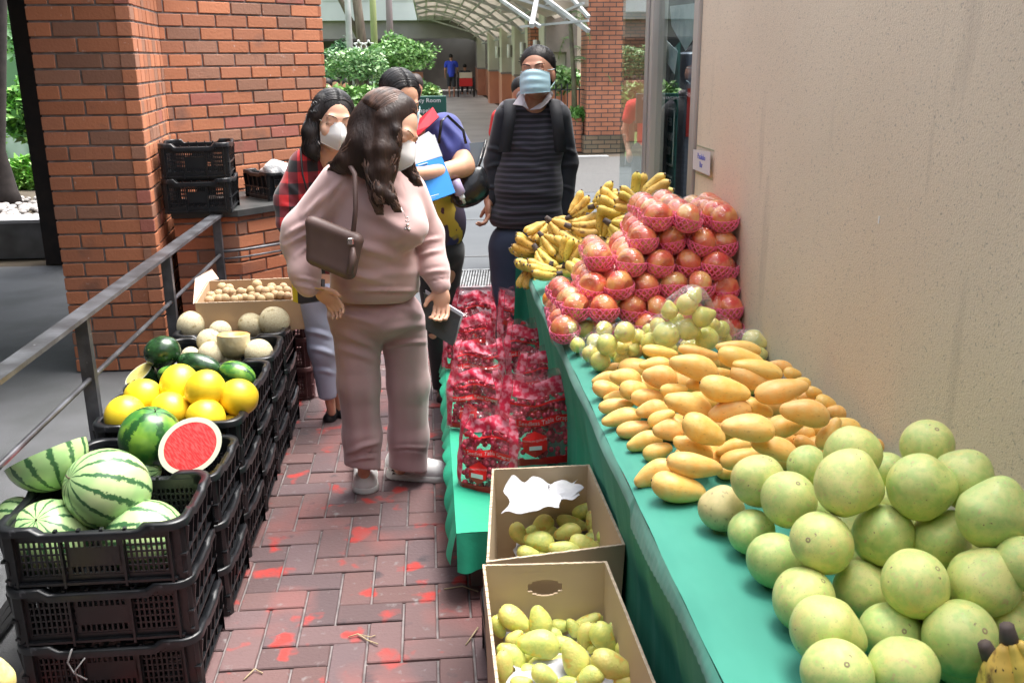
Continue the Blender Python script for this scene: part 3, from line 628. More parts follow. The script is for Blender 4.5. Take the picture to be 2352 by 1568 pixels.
def clipped_tree(px, pyc, Y, rpx, rzpx, label, n=2600, seed=1, name='clipped_tree', trunks=3, cols=GREEN, leaf=.038, group=None):
    c = ony(px, pyc, Y); s = mpp(c); t = empty(name, (c.x, c.y, 0)); tag(t, label, 'tree', group)
    rx = rpx*s; rz = rzpx*s
    o = link('crown', leaf_mesh('crown', n, c, (rx, rx*.8, rz), leaf, cols, seed=seed, flat_bottom=-.75), M_leaf); unparent_keep(o, t)
    b = MB(); r_ = random.Random(seed)
    for k in range(trunks):
        q = 2*math.pi*k/trunks+.5; x = c.x+.12*math.cos(q)
        b.tube([(x, c.y, 0), (x+.05*math.cos(q), c.y+.05, (c.z-rz)*.5), (c.x+rx*.3*math.cos(q), c.y+.15*math.sin(q), c.z-rz*.35), (c.x+rx*.6*math.cos(q), c.y+rx*.4*math.sin(q), c.z+rz*.2)], [.05, .042, .03, .012], 7)
        for m_ in range(3):
            a = r_.uniform(0, 6.28); b.tube([(c.x+rx*.2*math.cos(q), c.y, c.z-rz*.45), (c.x+rx*.6*math.cos(a), c.y+rx*.5*math.sin(a), c.z+rz*.1)], [.02, .008], 5)
    unparent_keep(b.build('trunk', M_bark), t); return t
clipped_tree(917, 125, 17.5, 74, 44, 'broad clipped tree with flat dome crown right of the other garden trees', 8000, 3)
clipped_tree(820, 150, 14.5, 68, 42, 'airy small tree with forked dark trunk left of the broad clipped tree', 5500, 5, leaf=.034, cols=[(.14, .3, .1), (.24, .42, .16), (.10, .22, .08), (.36, .52, .24)])
clipped_tree(787, 122, 21, 36, 28, 'small rounded dark green tree behind the forked tree beside the brick wall', 2600, 7, cols=[(.05, .14, .06), (.08, .2, .08)])
def bush(px, py, Y, rpx, rzpx, label, n, seed, cols=GREEN, leaf=.05, name='bush', zmin=0.02):
    c = ony(px, py, Y); s = mpp(c); me = leaf_mesh('bush', n, c, (rpx*s, rpx*s*.7, rzpx*s), leaf, cols, seed=seed)
    t = link(name, me, M_leaf); tag(t, label, 'bush'); return t
bush(810, 232, 12.6, 75, 34, 'bright green hedge bush beside the brick wall behind the woman in plaid', 3200, 11, cols=[(.16, .32, .07), (.22, .4, .1), (.1, .22, .05)])
bush(945, 205, 19, 60, 22, 'low green hedge bush left of the walkway kerb behind the navy shirt', 2400, 12)
bush(905, 190, 26, 70, 20, 'low dark bush under the broad clipped tree', 1600, 13, cols=[(.05, .14, .05), (.09, .2, .07)])
bush(770, 180, 24, 50, 30, 'dark bush behind the seated people beside the brick wall', 1400, 14, cols=[(.05, .13, .06), (.08, .2, .09)])
bush(990, 222, 15.5, 22, 26, 'yellowish bush at the kerb beside the green sign', 900, 15, cols=[(.2, .3, .06), (.12, .25, .06)])
sheet('lawn', [(-9, 9.5), (.2, 9.5), (.2, 43), (-9, 43)], -.002, mat('lawn grass', (.09, .18, .04), .9, (.16, .28, .07), 8, bump=.6, bsc=200))
# poles and pale trunks rising in the garden
for k, (px, Y, wd, m_, lab, top) in enumerate(((810, 20, .07, M_steel, 'slim pale steel pole in front of the concrete building nearest the brick wall', 5), (866, 26, .10, mat('mossy trunk', (.22, .26, .1), .8), 'mossy green straight trunk between two grey trunks behind the clipped trees', 5),
        (902, 28, .11, mat('grey trunk', (.16, .13, .13), .8), 'straight grey brown trunk right of the mossy trunk', 5), (838, 24, .13, M_bark, 'dark leaning tree trunk just right of the pale steel pole', 5))):
    c = onz(px, 300, 0); a = ony(px, 190, Y); t = empty('garden_pole' if k == 0 else 'bare_tree', (a.x, a.y, 0)); tag(t, lab, 'pole' if k == 0 else 'tree')
    b = MB(); b.tube([(a.x, Y, 0), (a.x-.02, Y, 2), (a.x-(.25 if k == 3 else 0), Y, top)], [wd, wd*.9, wd*.7], 10); unparent_keep(b.build('shaft' if k == 0 else 'trunk', m_), t)
    if k == 3: b = MB(); b.tube([(a.x, Y, 1.9), (a.x-.5, Y+.1, 3.0), (a.x-.9, Y+.2, 4.6)], [.07, .06, .04], 8); unparent_keep(b.build('limb', m_), t)
# star ornaments on stands
for px, lab in ((824, 'white star ornament on a thin stand nearest the pale pole'), (847, 'white star ornament on a thin stand right of its twin')):
    c = ony(px, 104, 20); t = empty('star_ornament', (c.x, c.y, 0)); tag(t, lab, 'ornament', 'white stars in the garden')
    b = MB(); pts = []
    for k in range(10):
        r_ = .10 if k % 2 == 0 else .045; a = math.pi/2+k*math.pi/5; pts.append((c.x+r_*math.cos(a), c.y, c.z+r_*math.sin(a)))
    for k in range(10): b.tube([pts[k], pts[(k+1) % 10]], .012, 5)
    unparent_keep(b.build('star', mat('star white', (.85, .85, .85), .5)), t)
    b = MB(); b.bar((c.x-.04, c.y, 0), (c.x-.03, c.y, c.z-.08), .012, .012); b.bar((c.x+.04, c.y, 0), (c.x+.03, c.y, c.z-.08), .012, .012); b.box((c.x-.07, c.y-.02, c.z-.16), (c.x+.07, c.y+.02, c.z-.08)); unparent_keep(b.build('stand', M_black), t)
# palm and plants on the right between man and column
def palm(px, py0, py1, Y, label, seed=1, nf=9, fl=.7):
    a = ony(px, py0, Y); t = empty('palm_tree', (a.x, a.y, 0)); tag(t, label, 'palm'); top = ony(px-14, py1, Y)
    b = MB(); b.tube([(a.x, Y, 0), ((a.x+top.x)/2+.03, Y, (top.z)*.5), top], [.06, .045, .03], 8); unparent_keep(b.build('trunk', mat('palm trunk', (.12, .12, .06), .8, (.07, .06, .04), 9)), t)
    r_ = random.Random(seed)
    for k in range(nf):
        hh = r_.uniform(.55, 1.0); base = Vector((a.x, Y, 0)).lerp(top, hh); q = r_.uniform(0, 6.28); b = MB(); pr = []
        for i in range(9):
            u = i/8; pr.append(base+Vector((math.cos(q)*fl*u, math.sin(q)*fl*u, .35*u-.65*u*u)))
        b.tube(pr, .006, 4)
        for i in range(1, 9):
            for sd_ in (-1, 1):
                d = (pr[i]-pr[i-1]).normalized(); n_ = d.cross(Vector((0, 0, 1))).normalized()*sd_; e = pr[i]+n_*.16*(1.1-i/9)+d*.09-Vector((0, 0, .05))
                b.add([pr[i]-d*.014, e, pr[i]+d*.014], [(0, 1, 2)]); b.add([pr[i]-d*.05, e-d*.05, pr[i]-d*.03], [(0, 1, 2)])
        unparent_keep(b.build('frond', mat('palm frond', (.08, .17, .05), .5, (.14, .25, .07), 5)), t)
palm(1322, 230, 20, 17.0, 'thin palm with drooping fronds just left of the brick column', 4)
bush(1290, 185, 18.6, 42, 34, 'leafy light green garden plants behind the black fence and the man', 1500, 21, cols=[(.14, .3, .08), (.3, .45, .2), (.08, .18, .05)], leaf=.07)
bush(1325, 262, 17.0, 26, 16, 'low plants behind the bars of the black fence', 500, 22, cols=[(.1, .25, .05), (.16, .34, .08)], leaf=.07)
# left garden seen past the dark column
kb = MB(); kb.box((-9, 8.32, 0), (-3.13, 8.6, .30)); o = kb.build('garden_kerb', mat('grey kerb stone', (.22, .22, .23), .7, (.1, .1, .1), 3)); tag(o, 'raised dark kerb of the pebble bed beyond the road at far left', 'kerb')
tb = MB(); tb.box((-9, 8.30, .302), (-3.13, 8.62, .33)); unparent_keep(tb.build('kerb_top', mat('kerb top', (.5, .5, .52), .6)), o) if False else tb.build('kerb_top', mat('kerb top', (.5, .5, .52), .6), o)
pb_ = MB(); r_ = random.Random(3)
for i in range(420):
    x = r_.uniform(-5.2, -3.15); y = r_.uniform(8.66, 9.9); s = r_.uniform(.025, .055); q = r_.uniform(.5, 1.1)
    pb_.sphere((x, y, .30+s*.3), (s, s*.8, s*.55), 7, 5, Matrix.Rotation(r_.uniform(0, 3), 3, 'Z').to_4x4(), (.45*q, .42*q, .40*q))
tag(pb_.build('pebbles', mat('pebbles', (.4, .4, .4), .7, attr=True)), 'rounded grey pebbles filling the bed behind the kerb at far left', 'pebbles', kind='stuff')
bd = MB(); bd.box((-9, 8.6, 0), (-3.0, 13, .29)); tag(bd.build('planting_bed', M_earth), kind='structure')
t = empty('tree', (-4.05, 9.9, .3)); tag(t, 'dark straight tree trunk with flared root at the far left edge', 'tree')
a0, a1 = ony(22, 480, 9.6), ony(-2, 0, 9.6)
b = MB(); b.tube([(a0.x-.02, 9.6, .25), (a0.x, 9.6, .42), (a0.x-.03, 9.6, .8), (a1.x, 9.6, a1.z), (a1.x-.1, 9.6, 3.6)], [.17, .10, .075, .068, .06], 12); unparent_keep(b.build('trunk', mat('dark bark', (.018, .013, .012), .9, (.03, .022, .02), 12, bump=.6, bsc=30)), t)
for k, (px, py, Y, rp, rz_, n, sd_, cols, lf, lab) in enumerate((
    (70, 60, 14, 60, 90, 2600, 31, [(.2, .45, .16), (.32, .6, .25), (.45, .7, .38)], .09, 'tall pale green foliage high behind the trunk at far left'),
    (60, 260, 12.5, 60, 60, 2600, 32, [(.16, .4, .08), (.28, .55, .12), (.08, .2, .06)], .08, 'mid green shrub behind the tree trunk at far left'),
    (75, 410, 10.8, 55, 50, 2200, 33, [(.22, .5, .08), (.36, .62, .15), (.12, .3, .06)], .08, 'bright green ferny plant rising from the pebble bed at far left'),
    (-40, 300, 12, 40, 160, 2000, 34, [(.2, .45, .1), (.34, .6, .22)], .09, 'green shrub left of the dark trunk, cut by the picture edge'))):
    bush(px, py, Y, rp, rz_, lab, n, sd_, cols, lf)
b = MB(); b.box((-14, 17, 0), (-3.5, 17.3, 6)); o = b.build('garden_wall', mat('pale garden wall', (.36, .42, .38), .9, (.10, .2, .1), 1.2, (.4, .6))); tag(o, 'pale overgrown wall closing the garden behind the shrubs at far left', 'wall')
# green direction sign
sg = empty('direction_sign', ony(1000, 245, 8.2)); tag(sg, 'dark green sign with white words standing behind the woman in navy', 'sign')
s0, s1 = ony(975, 221, 8.2), ony(1026, 262, 8.2)
b = MB(); b.bbox((s0.x-.25, 8.2, s1.z-.1), (s1.x, 8.23, s0.z), .004); b.bar((s1.x-.1, 8.215, 0), (s1.x-.1, 8.215, s1.z), .04, .02); b.bar((s0.x, 8.215, 0), (s0.x, 8.215, s1.z), .04, .02); unparent_keep(b.build('board', mat('sign green', (.01, .09, .07), .5)), sg)
TS = lambda x, z: Matrix(((1, 0, 0, x), (0, 0, -1, 8.198), (0, 1, 0, z), (0, 0, 0, 1)))
cz = ony(1000, 231, 8.2).z; unparent_keep(text_obj('lettering', 'Emergency Room', .05, M_white, None, TS(s1.x-.045, cz), align='RIGHT'), sg)
unparent_keep(text_obj('lettering', 'Chapel', .05, M_white, None, TS(s1.x-.14, ony(1000, 254, 8.2).z), align='RIGHT'), sg)
# ================================================================== FRUIT TABLE AND ITS CLOTH
TX0, TX1, TY0, TY1, TZ = .40, .95, .55, 4.30, .75
M_cloth = mat('green table cloth', (.042, .30, .215), .75, (.03, .245, .175), 2.5, sheen=.2, bump=.8, bsc=7, bdist=.022, bstretch=(1, .35, 1))
M_drape = mat('dark green drape', (.032, .27, .185), .8, (.04, .31, .215), 5, (.4, .7), stretch=(1, 1, .15), bump=.5, bsc=18, bdist=.008, bstretch=(1, 1, .15))
tb_ = empty('fruit_table', (.65, 2.4, 0)); tag(tb_, 'long narrow table carrying the fruit along the beige wall', 'table')
b = MB(); b.bbox((TX0+.012, TY0, TZ-.045), (TX1-.003, TY1-.012, TZ-.022), .003); unparent_keep(b.build('table_top', mat('plywood', (.35, .24, .14), .7)), tb_)
for x in (TX0+.06, TX1-.05):
    for y in (TY0+.1, 2.4, TY1-.1): b = MB(); b.box((x-.02, y-.02, 0), (x+.02, y+.02, TZ-.046)); unparent_keep(b.build('leg', M_dark), tb_)
def grid(nx, ny, fn):
    v = [fn(i/(nx-1), j/(ny-1)) for j in range(ny) for i in range(nx)]
    f = [(j*nx+i, j*nx+i+1, (j+1)*nx+i+1, (j+1)*nx+i) for j in range(ny-1) for i in range(nx-1)]; return v, f
tc = empty('tablecloth', (.65, 2.4, TZ)); tag(tc, 'bright green cloth covering the long fruit table with its front drape', 'tablecloth')
v, f = grid(24, 160, lambda u, w_: (TX0-.004+u*(TX1-TX0), TY0+w_*(TY1-TY0), TZ+.0035*math.sin(w_*70+u*5)*math.sin(u*9+w_*31)-(.012*max(0, 1-u*12)**2)))
b = MB(); b.add(v, f, sm=True)
def edge(u, w_):      # short overhang with pinked (zigzag) hem near the viewer
    y = TY0+w_*(TY1-TY0); n = .0+.007*abs(((y*42) % 1)*2-1) if y < 1.75 else 0
    hang = (.045+.02*math.sin(y*4)) if y < 1.75 else .028
    return (TX0-.005-.009*math.sin(u*1.57)-.002*math.sin(y*13)*u, y, TZ-.012-u*(hang+n))
v, f = grid(5, 500, edge); b.add(v, f, sm=True); unparent_keep(b.build('top_cloth', M_cloth), tc)
def drape(u, w_):
    y = TY0+w_*(TY1-TY0+.01); d = u
    fold = (.003+.016*d)*math.sin(y*13+1.3*math.sin(y*4))+.006*d*math.sin(y*37+2)+.012*d*math.sin(y*5.3)
    return (TX0-.004+abs(fold)*.7+.040*min(1, d*2.5), y, TZ-.015-u*.71)
v, f = grid(14, 420, drape); b = MB(); b.add(v, f, sm=True)
def drape_end(u, w_):
    x = TX0-.014+u*.555; fold = (.01+.025*w_)*math.sin(x*33)+.012*w_*math.sin(x*61)
    return (x-.03*w_*(1-u), TY1+.01+abs(fold), TZ-.004-w_*.72)
v, f = grid(60, 12, drape_end); b.add(v, f, sm=True); unparent_keep(b.build('drape', M_drape), tc)

# ------------------------------------------------------------------ placing fruit from measured outlines
def at_layer(px, py, rpx, base):
    """centre of a round thing of measured radius whose lowest point is at height base"""
    z = base+.04
    for _ in range(5):
        p = onz(px, py, z); r = rpx*mpp(p); z = base+r
    return p, r
def lump_sphere(name, r=1.0, seed=0, amp=.05, neck=None, nu=40, nv=28, dimple=0.0, oval=1.0):
    """slightly uneven round fruit, optional pear-like neck along +z and dimples"""
    rr = random.Random(seed); a = [rr.uniform(-1, 1) for _ in range(8)]; v = []; f = []
    for j in range(nv+1):
        t = math.pi*j/nv
        for i in range(nu):
            p = 2*math.pi*i/nu; s, c = math.sin(t), math.cos(t)
            q = 1+amp*(a[0]*math.sin(2*p+a[1]*6)*s+a[2]*math.cos(3*p+a[3]*6)*s*s*.6+a[4]*c*s*math.sin(p+a[5]*6))
            z = c*oval; k = 1.0
            if neck: 
                e = max(0, c-.2)/.8; k = 1-neck[0]*e**1.1; z = c*oval+neck[1]*e**2.2
            if dimple and c > .9: z -= dimple*((c-.9)/.1)**2
            if dimple and c < -.93: z += dimple*.6*((-c-.93)/.07)**2
            v.append((r*q*s*math.cos(p)*k, r*q*s*math.sin(p)*k, r*z))
    for j in range(nv):
        for i in range(nu): f.append((j*nu+i, (j+1)*nu+i, (j+1)*nu+(i+1) % nu, j*nu+(i+1) % nu))
    b = MB(); b.add(v, f, sm=True); return b.me(name)
def img_rot(ang, tilt=0.0, spin=0.0):
    """rotation that lays local +x along direction ang (degrees, clockwise from image right) in the plane seen from the front, kept level-ish"""
    a = R(ang); d = RT*math.cos(a)+DN*math.sin(a); d = Vector((d.x, d.y, d.z)).normalized()
    z = (-FW+Vector((0, 0, .6))).normalized(); y = z.cross(d).normalized(); z = d.cross(y)
    m = Matrix((d, y, z)).transposed(); return (m @ Matrix.Rotation(spin, 3, 'X') @ Matrix.Rotation(tilt, 3, 'Y')).to_4x4()
def stem_rot(ang, toward=0.3, spin=0.0):
    """local +z points along image direction ang, leaning towards the viewer"""
    a = R(ang); d = (RT*math.cos(a)+DN*math.sin(a))*(1-abs(toward))-FW*toward; d.normalize()
    x = d.orthogonal().normalized(); y = d.cross(x); m = Matrix((x, y, d)).transposed(); return (m @ Matrix.Rotation(spin, 3, 'Z')).to_4x4()

# ------------------------------------------------------------------ pomelos
M_pom = mat('pomelo rind', (.68, .70, .25), .36, (.52, .65, .21), 3.2, (.42, .60), rnd=.10, hue=.018, spec=.5, coat=.12, bump=.35, bsc=240, bdist=.0016,
            spots=[((.80, .66, .24), 1.3, .56, .70, None), ((.40, .56, .16), 1.1, .55, .72, None), ((.46, .40, .18), 26, .62, .72, None), ((.22, .17, .09), 9, .70, .735, None), ((.62, .48, .22), 3.3, .64, .74, None)])
M_scar = mat('stem scar', (.36, .31, .16), .8, (.26, .20, .11), 60)
POM = [lump_sphere('rind', 1, s, .075, nk, dimple=.03) for s, nk in ((1, (.12, .03)), (2, (.32, .14)), (3, (.05, .0)), (4, (.22, .07)))]
_b = MB(); _b.lathe([(0, -.012), (.03, -.006), (.06, .004), (.085, -.004), (.10, -.03)], 12); SCAR = _b.me('stem_scar')
# crop-x, crop-y, radius, layer, variant, stem angle, toward viewer
PL = [(323,590,128,0,3,-80,.2),(532,435,150,1,0,-70,.35),(490,725,130,0,0,60,.3),(700,540,158,1,2,-80,.5),(800,350,112,1.0,2,200,.2),(1030,450,184,2.05,1,20,.1),
      (1058,290,160,2.0,0,-20,.1),(1440,470,186,2.1,3,0,.15),(1475,240,150,2.35,2,-85,.5),(1680,425,168,2.2,3,-60,.2),(1850,625,205,2.0,1,-75,.15),
      (622,880,155,0,2,-60,.3),(883,782,175,1,2,200,.5),(1230,742,172,1,0,70,.45),(1550,770,170,1,1,-60,.1),(785,1100,180,0,0,-60,.4),(1108,1040,165,0,3,-120,.2),
      (1408,1010,187,1,0,-60,.5),(1795,1000,195,1,3,-70,.3),(912,1270,205,.2,1,25,.2),(1272,1290,172,0,2,-80,.72),(1660,1315,208,.3,2,-60,.62),(970,1515,195,.25,2,-90,.6),
      (1340,1500,198,.2,0,-30,.1),(1250,380,110,1.3,2,0,.1),(1245,555,90,1,2,90,.1),(1950,1240,150,.4,2,0,.3),(2005,900,150,1.6,2,0,.2)]
pp = [(1525+.4101*a, 925+.4101*b_) for a, b_, *_ in PL]
labs = row_labels(pp, 26, 'green pomelo, {col} from left in the {row} row from the near table end')
for i, (a, b_, r, lay, vr, an, tw) in enumerate(PL):
    px, py = pp[i]; p, rad = at_layer(px, py, .4101*r, TZ+.002+lay*.075)
    t = empty('pomelo', p); t.rotation_euler = stem_rot(an, tw, i*1.7).to_euler(); t.scale = (rad, rad, rad)
    tag(t, labs[i], 'pomelo', 'pomelos piled on the near end of the table')
    link('rind', POM[vr], M_pom if i == 0 else None, t) if not POM[vr].materials else link('rind', POM[vr], None, t)
    if not POM[vr].materials: POM[vr].materials.append(M_pom)
    if i == 0: t.children[0].material_slots[0].link = 'OBJECT'; t.children[0].material_slots[0].material = mat('tan pomelo rind', (.70, .58, .27), .4, (.62, .54, .24), 3, spots=[((.36, .27, .13), 4, .60, .70, None), ((.3, .2, .1), 30, .68, .74, None)], bump=.35, bsc=240, bdist=.0016)
    s = link('stem_scar', SCAR, None if SCAR.materials else M_scar, t); s.location = (0, 0, {0: 1.0, 1: 1.1, 2: .975, 3: 1.03}[vr])

# ------------------------------------------------------------------ mangoes
def mango_mesh(name, seed, nu=32, nv=24):
    rr = random.Random(seed); v = []; f = []; bend = rr.uniform(.04, .12); fat = rr.uniform(.92, 1.06)
    for j in range(nv+1):
        t = math.pi*j/nv; x = -math.cos(t); s = math.sin(t)
        prof = s**.82*(1+.16*math.sin(x*1.9-.3)*-1)                 # blunt stem end, narrower tip
        yo = bend*(x*x)-.22*max(0, x-.72)
        for i in range(nu):
            p = 2*math.pi*i/nu; v.append((x, yo+.50*fat*prof*math.cos(p), .43*fat*prof*math.sin(p)*(1+.04*math.sin(3*p+seed))))
    for j in range(nv):
        for i in range(nu): f.append((j*nu+i, j*nu+(i+1) % nu, (j+1)*nu+(i+1) % nu, (j+1)*nu+i))
    b = MB(); b.add(v, f, sm=True); return b.me(name)
MG = [mango_mesh('mango', s) for s in range(4)]
M_ripe = mat('ripe mango skin', (.92, .52, .125), .42, (.88, .58, .19), 3, (.35, .65), rnd=.07, hue=.010, spec=.45, bump=.10, bsc=9, bdist=.008, sss=.05,
             spots=[((.60, .34, .10), 5, .64, .75, (1, 2, 2)), ((.25, .13, .04), 17, .735, .77, None)])
M_unripe = mat('green mango skin', (.74, .70, .19), .40, (.52, .62, .17), 1.7, (.38, .62), rnd=.08, hue=.022, spec=.5, bump=.2, bsc=9, bdist=.01,
               spots=[((.72, .50, .10), 1.9, .56, .72, None), ((.22, .12, .04), 15, .74, .77, None)])
M_tipd = mat('mango stem end', (.05, .035, .02), .8)
_b = MB(); _b.sphere((-1.0, .09, 0), (.03, .05, .05), 8, 6); TIP = _b.me('stem_end'); TIP.materials.append(M_tipd)
MGR = [m.copy() for m in MG]; [m.materials.append(M_ripe) for m in MGR]
MGU = [m.copy() for m in MG]; [m.materials.append(M_unripe) for m in MGU]
ML = [(300,385,95,48,-10,0),(320,460,112,58,15,0),(350,315,85,34,-5,0),(455,300,90,35,-10,0),(430,375,108,62,10,1),(480,455,90,62,-5,1),(360,500,80,38,-8,0),(370,560,118,52,-10,0),
 (400,637,132,62,-12,0),(490,712,122,56,-12,0),(550,792,120,62,-15,0),(572,507,108,60,-5,1),(600,582,108,60,-10,1),(665,640,95,50,-25,1),(705,715,102,68,0,1),(640,860,100,60,-20,0),
 (620,287,105,48,-5,2),(655,207,120,42,8,2),(655,370,118,76,12,2),(745,457,92,46,-5,2),(840,552,165,82,18,2),(940,722,155,88,28,2),(870,830,140,72,25,1),(880,952,185,82,8,1),
 (620,1000,150,78,-25,0),(776,1097,182,98,12,0),(875,302,165,78,15,3),(915,215,145,42,12,2),(940,397,122,70,-10,2),(1080,457,170,82,12,3),(1105,592,142,78,-12,2),(1290,580,108,58,20,2),
 (1226,700,175,94,5,3),(1472,690,122,75,-12,2),(1130,830,118,52,-15,1),(1188,902,145,66,-15,1),(1400,832,155,74,15,2),(1260,385,158,74,20,2.4),(1165,182,150,50,5,3),(1182,252,155,70,12,3.3),
 (1290,317,168,64,12,3),(1450,462,178,80,-12,3),(1600,600,165,84,10,3),(1065,345,80,34,5,1.5),(1445,300,80,40,15,2),(1520,350,60,38,10,2),(1590,405,52,34,20,2),(1660,472,56,38,10,2),
 (1620,502,75,38,5,1.5),(1740,542,62,50,20,1.6),(1805,600,62,46,15,1.4),(1762,740,120,62,-58,2),(1880,702,100,66,30,1.8),(1992,752,55,42,10,1),(1680,690,70,60,0,1),(1600,812,80,54,20,1),
 (1590,732,62,50,0,1),(1095,992,75,52,10,0),(2062,812,55,42,30,1),(1500,790,90,50,10,1)]
def put_mango(px, py, hl, hw, ang, base, tag_, meshes, i, cls='mango'):
    p, rad = at_layer(px, py, hw*.92, base); s = hl*mpp(p)
    s = max(s, rad*1.6); t = empty(cls, p); k = rad/(.47)
    t.rotation_euler = img_rot(ang if i % 2 else ang+180, spin=(i*.9) % .8-.4).to_euler(); t.scale = (s, k*.98, k)
    tag(t, *tag_); link('skin', meshes[i % 4], None, t); link('stem_end', TIP, None, t); return t
pp = [(1286+.3515*m[0], 735+.3515*m[1]) for m in ML]
labs = row_labels(pp, 13, 'ripe orange mango on the table, {col} from left, {row} row from the pomelos')
for i, m in enumerate(ML):
    put_mango(*pp[i], .3515*m[2], .3515*m[3], m[4], TZ+.002+m[5]*.044, (labs[i], 'mango', 'ripe mangoes piled on the table'), MGR, i)
for i in range(14):                         # hidden fruit carrying the pomelo heap
    x = .72+.115*(i % 2)+.01*math.sin(i*3); y = 1.10+.085*(i//2); t = empty('pomelo', (min(x, WX-.062), y, TZ+.05)); t.scale = (.048,)*3; t.rotation_euler = (i, i*2, i*3)
    tag(t, 'green pomelo at the bottom of the heap, mostly hidden under the others', 'pomelo', 'pomelos hidden under the heap'); link('rind', POM[i % 4], None, t); s = link('stem_scar', SCAR, None, t, (0, 0, 1.0))
for i in range(22):                         # the hidden bottom of the heap
    x = .56+.09*(i % 4)+.01*math.sin(i*3); y = 1.84+.155*(i//4)+.02*math.sin(i*5)
    t = empty('mango', (x, y, TZ+.032)); t.rotation_euler = (0, 0, .35*math.sin(i*2.3)); t.scale = (.058, .063, .066)
    tag(t, 'ripe mango at the bottom of the table heap, mostly hidden under the others', 'mango', 'mangoes hidden under the table heap'); link('skin', MGR[i % 4], None, t); link('stem_end', TIP, None, t)

# ------------------------------------------------------------------ apples in foam nets and film
def apple_mesh(name, seed, nu=28, nv=22):
    v = []; f = []; rr = random.Random(seed)
    for j in range(nv+1):
        t = math.pi*j/nv
        for i in range(nu):
            p = 2*math.pi*i/nu; c = math.cos(t); s = math.sin(t); q = 1+.018*math.cos(5*p)*max(0, -c)+.02*math.sin(2*p+seed)
            r = s*(1+.06*c)*q; z = .88*c
            if c > .82: z -= .30*((c-.82)/.18)**1.3
            if c < -.88: z += .16*((-c-.88)/.12)**1.3
            v.append((r*math.cos(p), r*math.sin(p), z))
    for j in range(nv):
        for i in range(nu): f.append((j*nu+i, (j+1)*nu+i, (j+1)*nu+(i+1) % nu, j*nu+(i+1) % nu))
    b = MB(); b.add(v, f, sm=True); return b.me(name)
APM = []
for k, (c1, c2) in enumerate((((.70, .075, .05), (.80, .34, .10)), ((.78, .30, .09), (.66, .10, .05)), ((.66, .05, .04), (.78, .22, .09)), ((.76, .44, .14), (.72, .16, .07)))):
    APM.append(mat('apple skin %d' % k, c1, .28, c2, 1.1, (.40, .60), spec=.5, coat=.3, rnd=.08, spots=[((.84, .50, .18), 34, .70, .80, (1, 1, .25))]))
AP = [apple_mesh('apple', s) for s in range(4)]; [AP[k].materials.append(APM[k]) for k in range(4)]
M_net = mat('pink foam net', (.95, .07, .24), .6, (.98, .22, .40), 40, sheen=.4)
def net_mesh(n=15):
    """foam-net sleeve: open diamond mesh hugging the lower half of the fruit"""
    b = MB()
    for sgn in (1, -1):
        for i in range(n):
            pts = []
            for j in range(9):
                u = j/8; t = R(84)+u*R(84); p = 2*math.pi*i/n+sgn*u*1.15; r = 1.045
                pts.append((r*math.sin(t)*math.cos(p), r*math.sin(t)*math.sin(p), r*math.cos(t)*.9))
            b.tube(pts, .050, 4, cap=False)
    pts = [(1.05*math.sin(R(84))*math.cos(q), 1.05*math.sin(R(84))*math.sin(q), 1.05*math.cos(R(84))*.9+.03*math.sin(q*18)) for q in np.linspace(0, 2*math.pi, 41)]
    b.tube(pts, .030, 5, cap=False); b.lathe([(.2, -.95), (.5, -.86), (.72, -.72)], 20); return b.me('foam_net')
NET = net_mesh(); NET.materials.append(M_net)
M_wrap = film('clear wrap', (1, 1, 1), .20, .05, 46, bstr=1, bd=.010)
_b = MB(); _s = Sdf(.006, .02)
AR = .0455; PITCH = .078
for j in range(4): _s.ell((0, j*PITCH, 0), (AR*1.10, AR*1.06, AR*1.05), k=.05)
_s.cap((-.026, -.026, -.040), (-.026, 3*PITCH+.026, -.040), .009, .009, .025); _s.cap((.026, -.026, -.040), (.026, 3*PITCH+.026, -.040), .009, .009, .025)
WRAP = _s.mesh('wrap'); WRAP.materials.append(M_wrap)
M_tray = mat('apple tray', (.80, .10, .24), .5)
_b = MB(); _b.bbox((-.036, -.04, -.047), (.036, 3*PITCH+.04, -.043), .001); TRAY = _b.me('tray'); TRAY.materials.append(M_tray)
AL = [(1170,360,1),(1390,370,3),(1600,345,0),(1785,370,0), (1060,530,1),(1265,535,0),(1500,548,1),(1730,565,1), (735,665,0),(970,700,3),(1180,705,1),(1392,705,1),(1600,722,2),(1785,742,1),
      (690,875,1),(880,865,0),(1075,880,1),(1285,872,3),(1480,870,3),(1665,885,2), (562,1030,3),(768,1042,1),(980,1042,1),(1165,1045,0),(1378,1042,1),(1590,1032,2),(1765,1035,2),
      (480,1190,1),(770,1195,3),(1100,1170,1),(1320,1180,0),(1520,1180,1),(1735,1190,2)]
pp = [(1148.4+.3105*a[0], 385.9+.3105*a[1]) for a in AL]
labs = row_labels(pp, 22, 'wrapped apples in pink foam net, {col} from left in the {row} layer from below')
rows_y = [2.90, 2.90, 2.87, 2.84, 2.81, 2.80]
def row_of(y): return [360, 540, 700, 870, 1040, 1185].index(min([360, 540, 700, 870, 1040, 1185], key=lambda q: abs(q-y)))
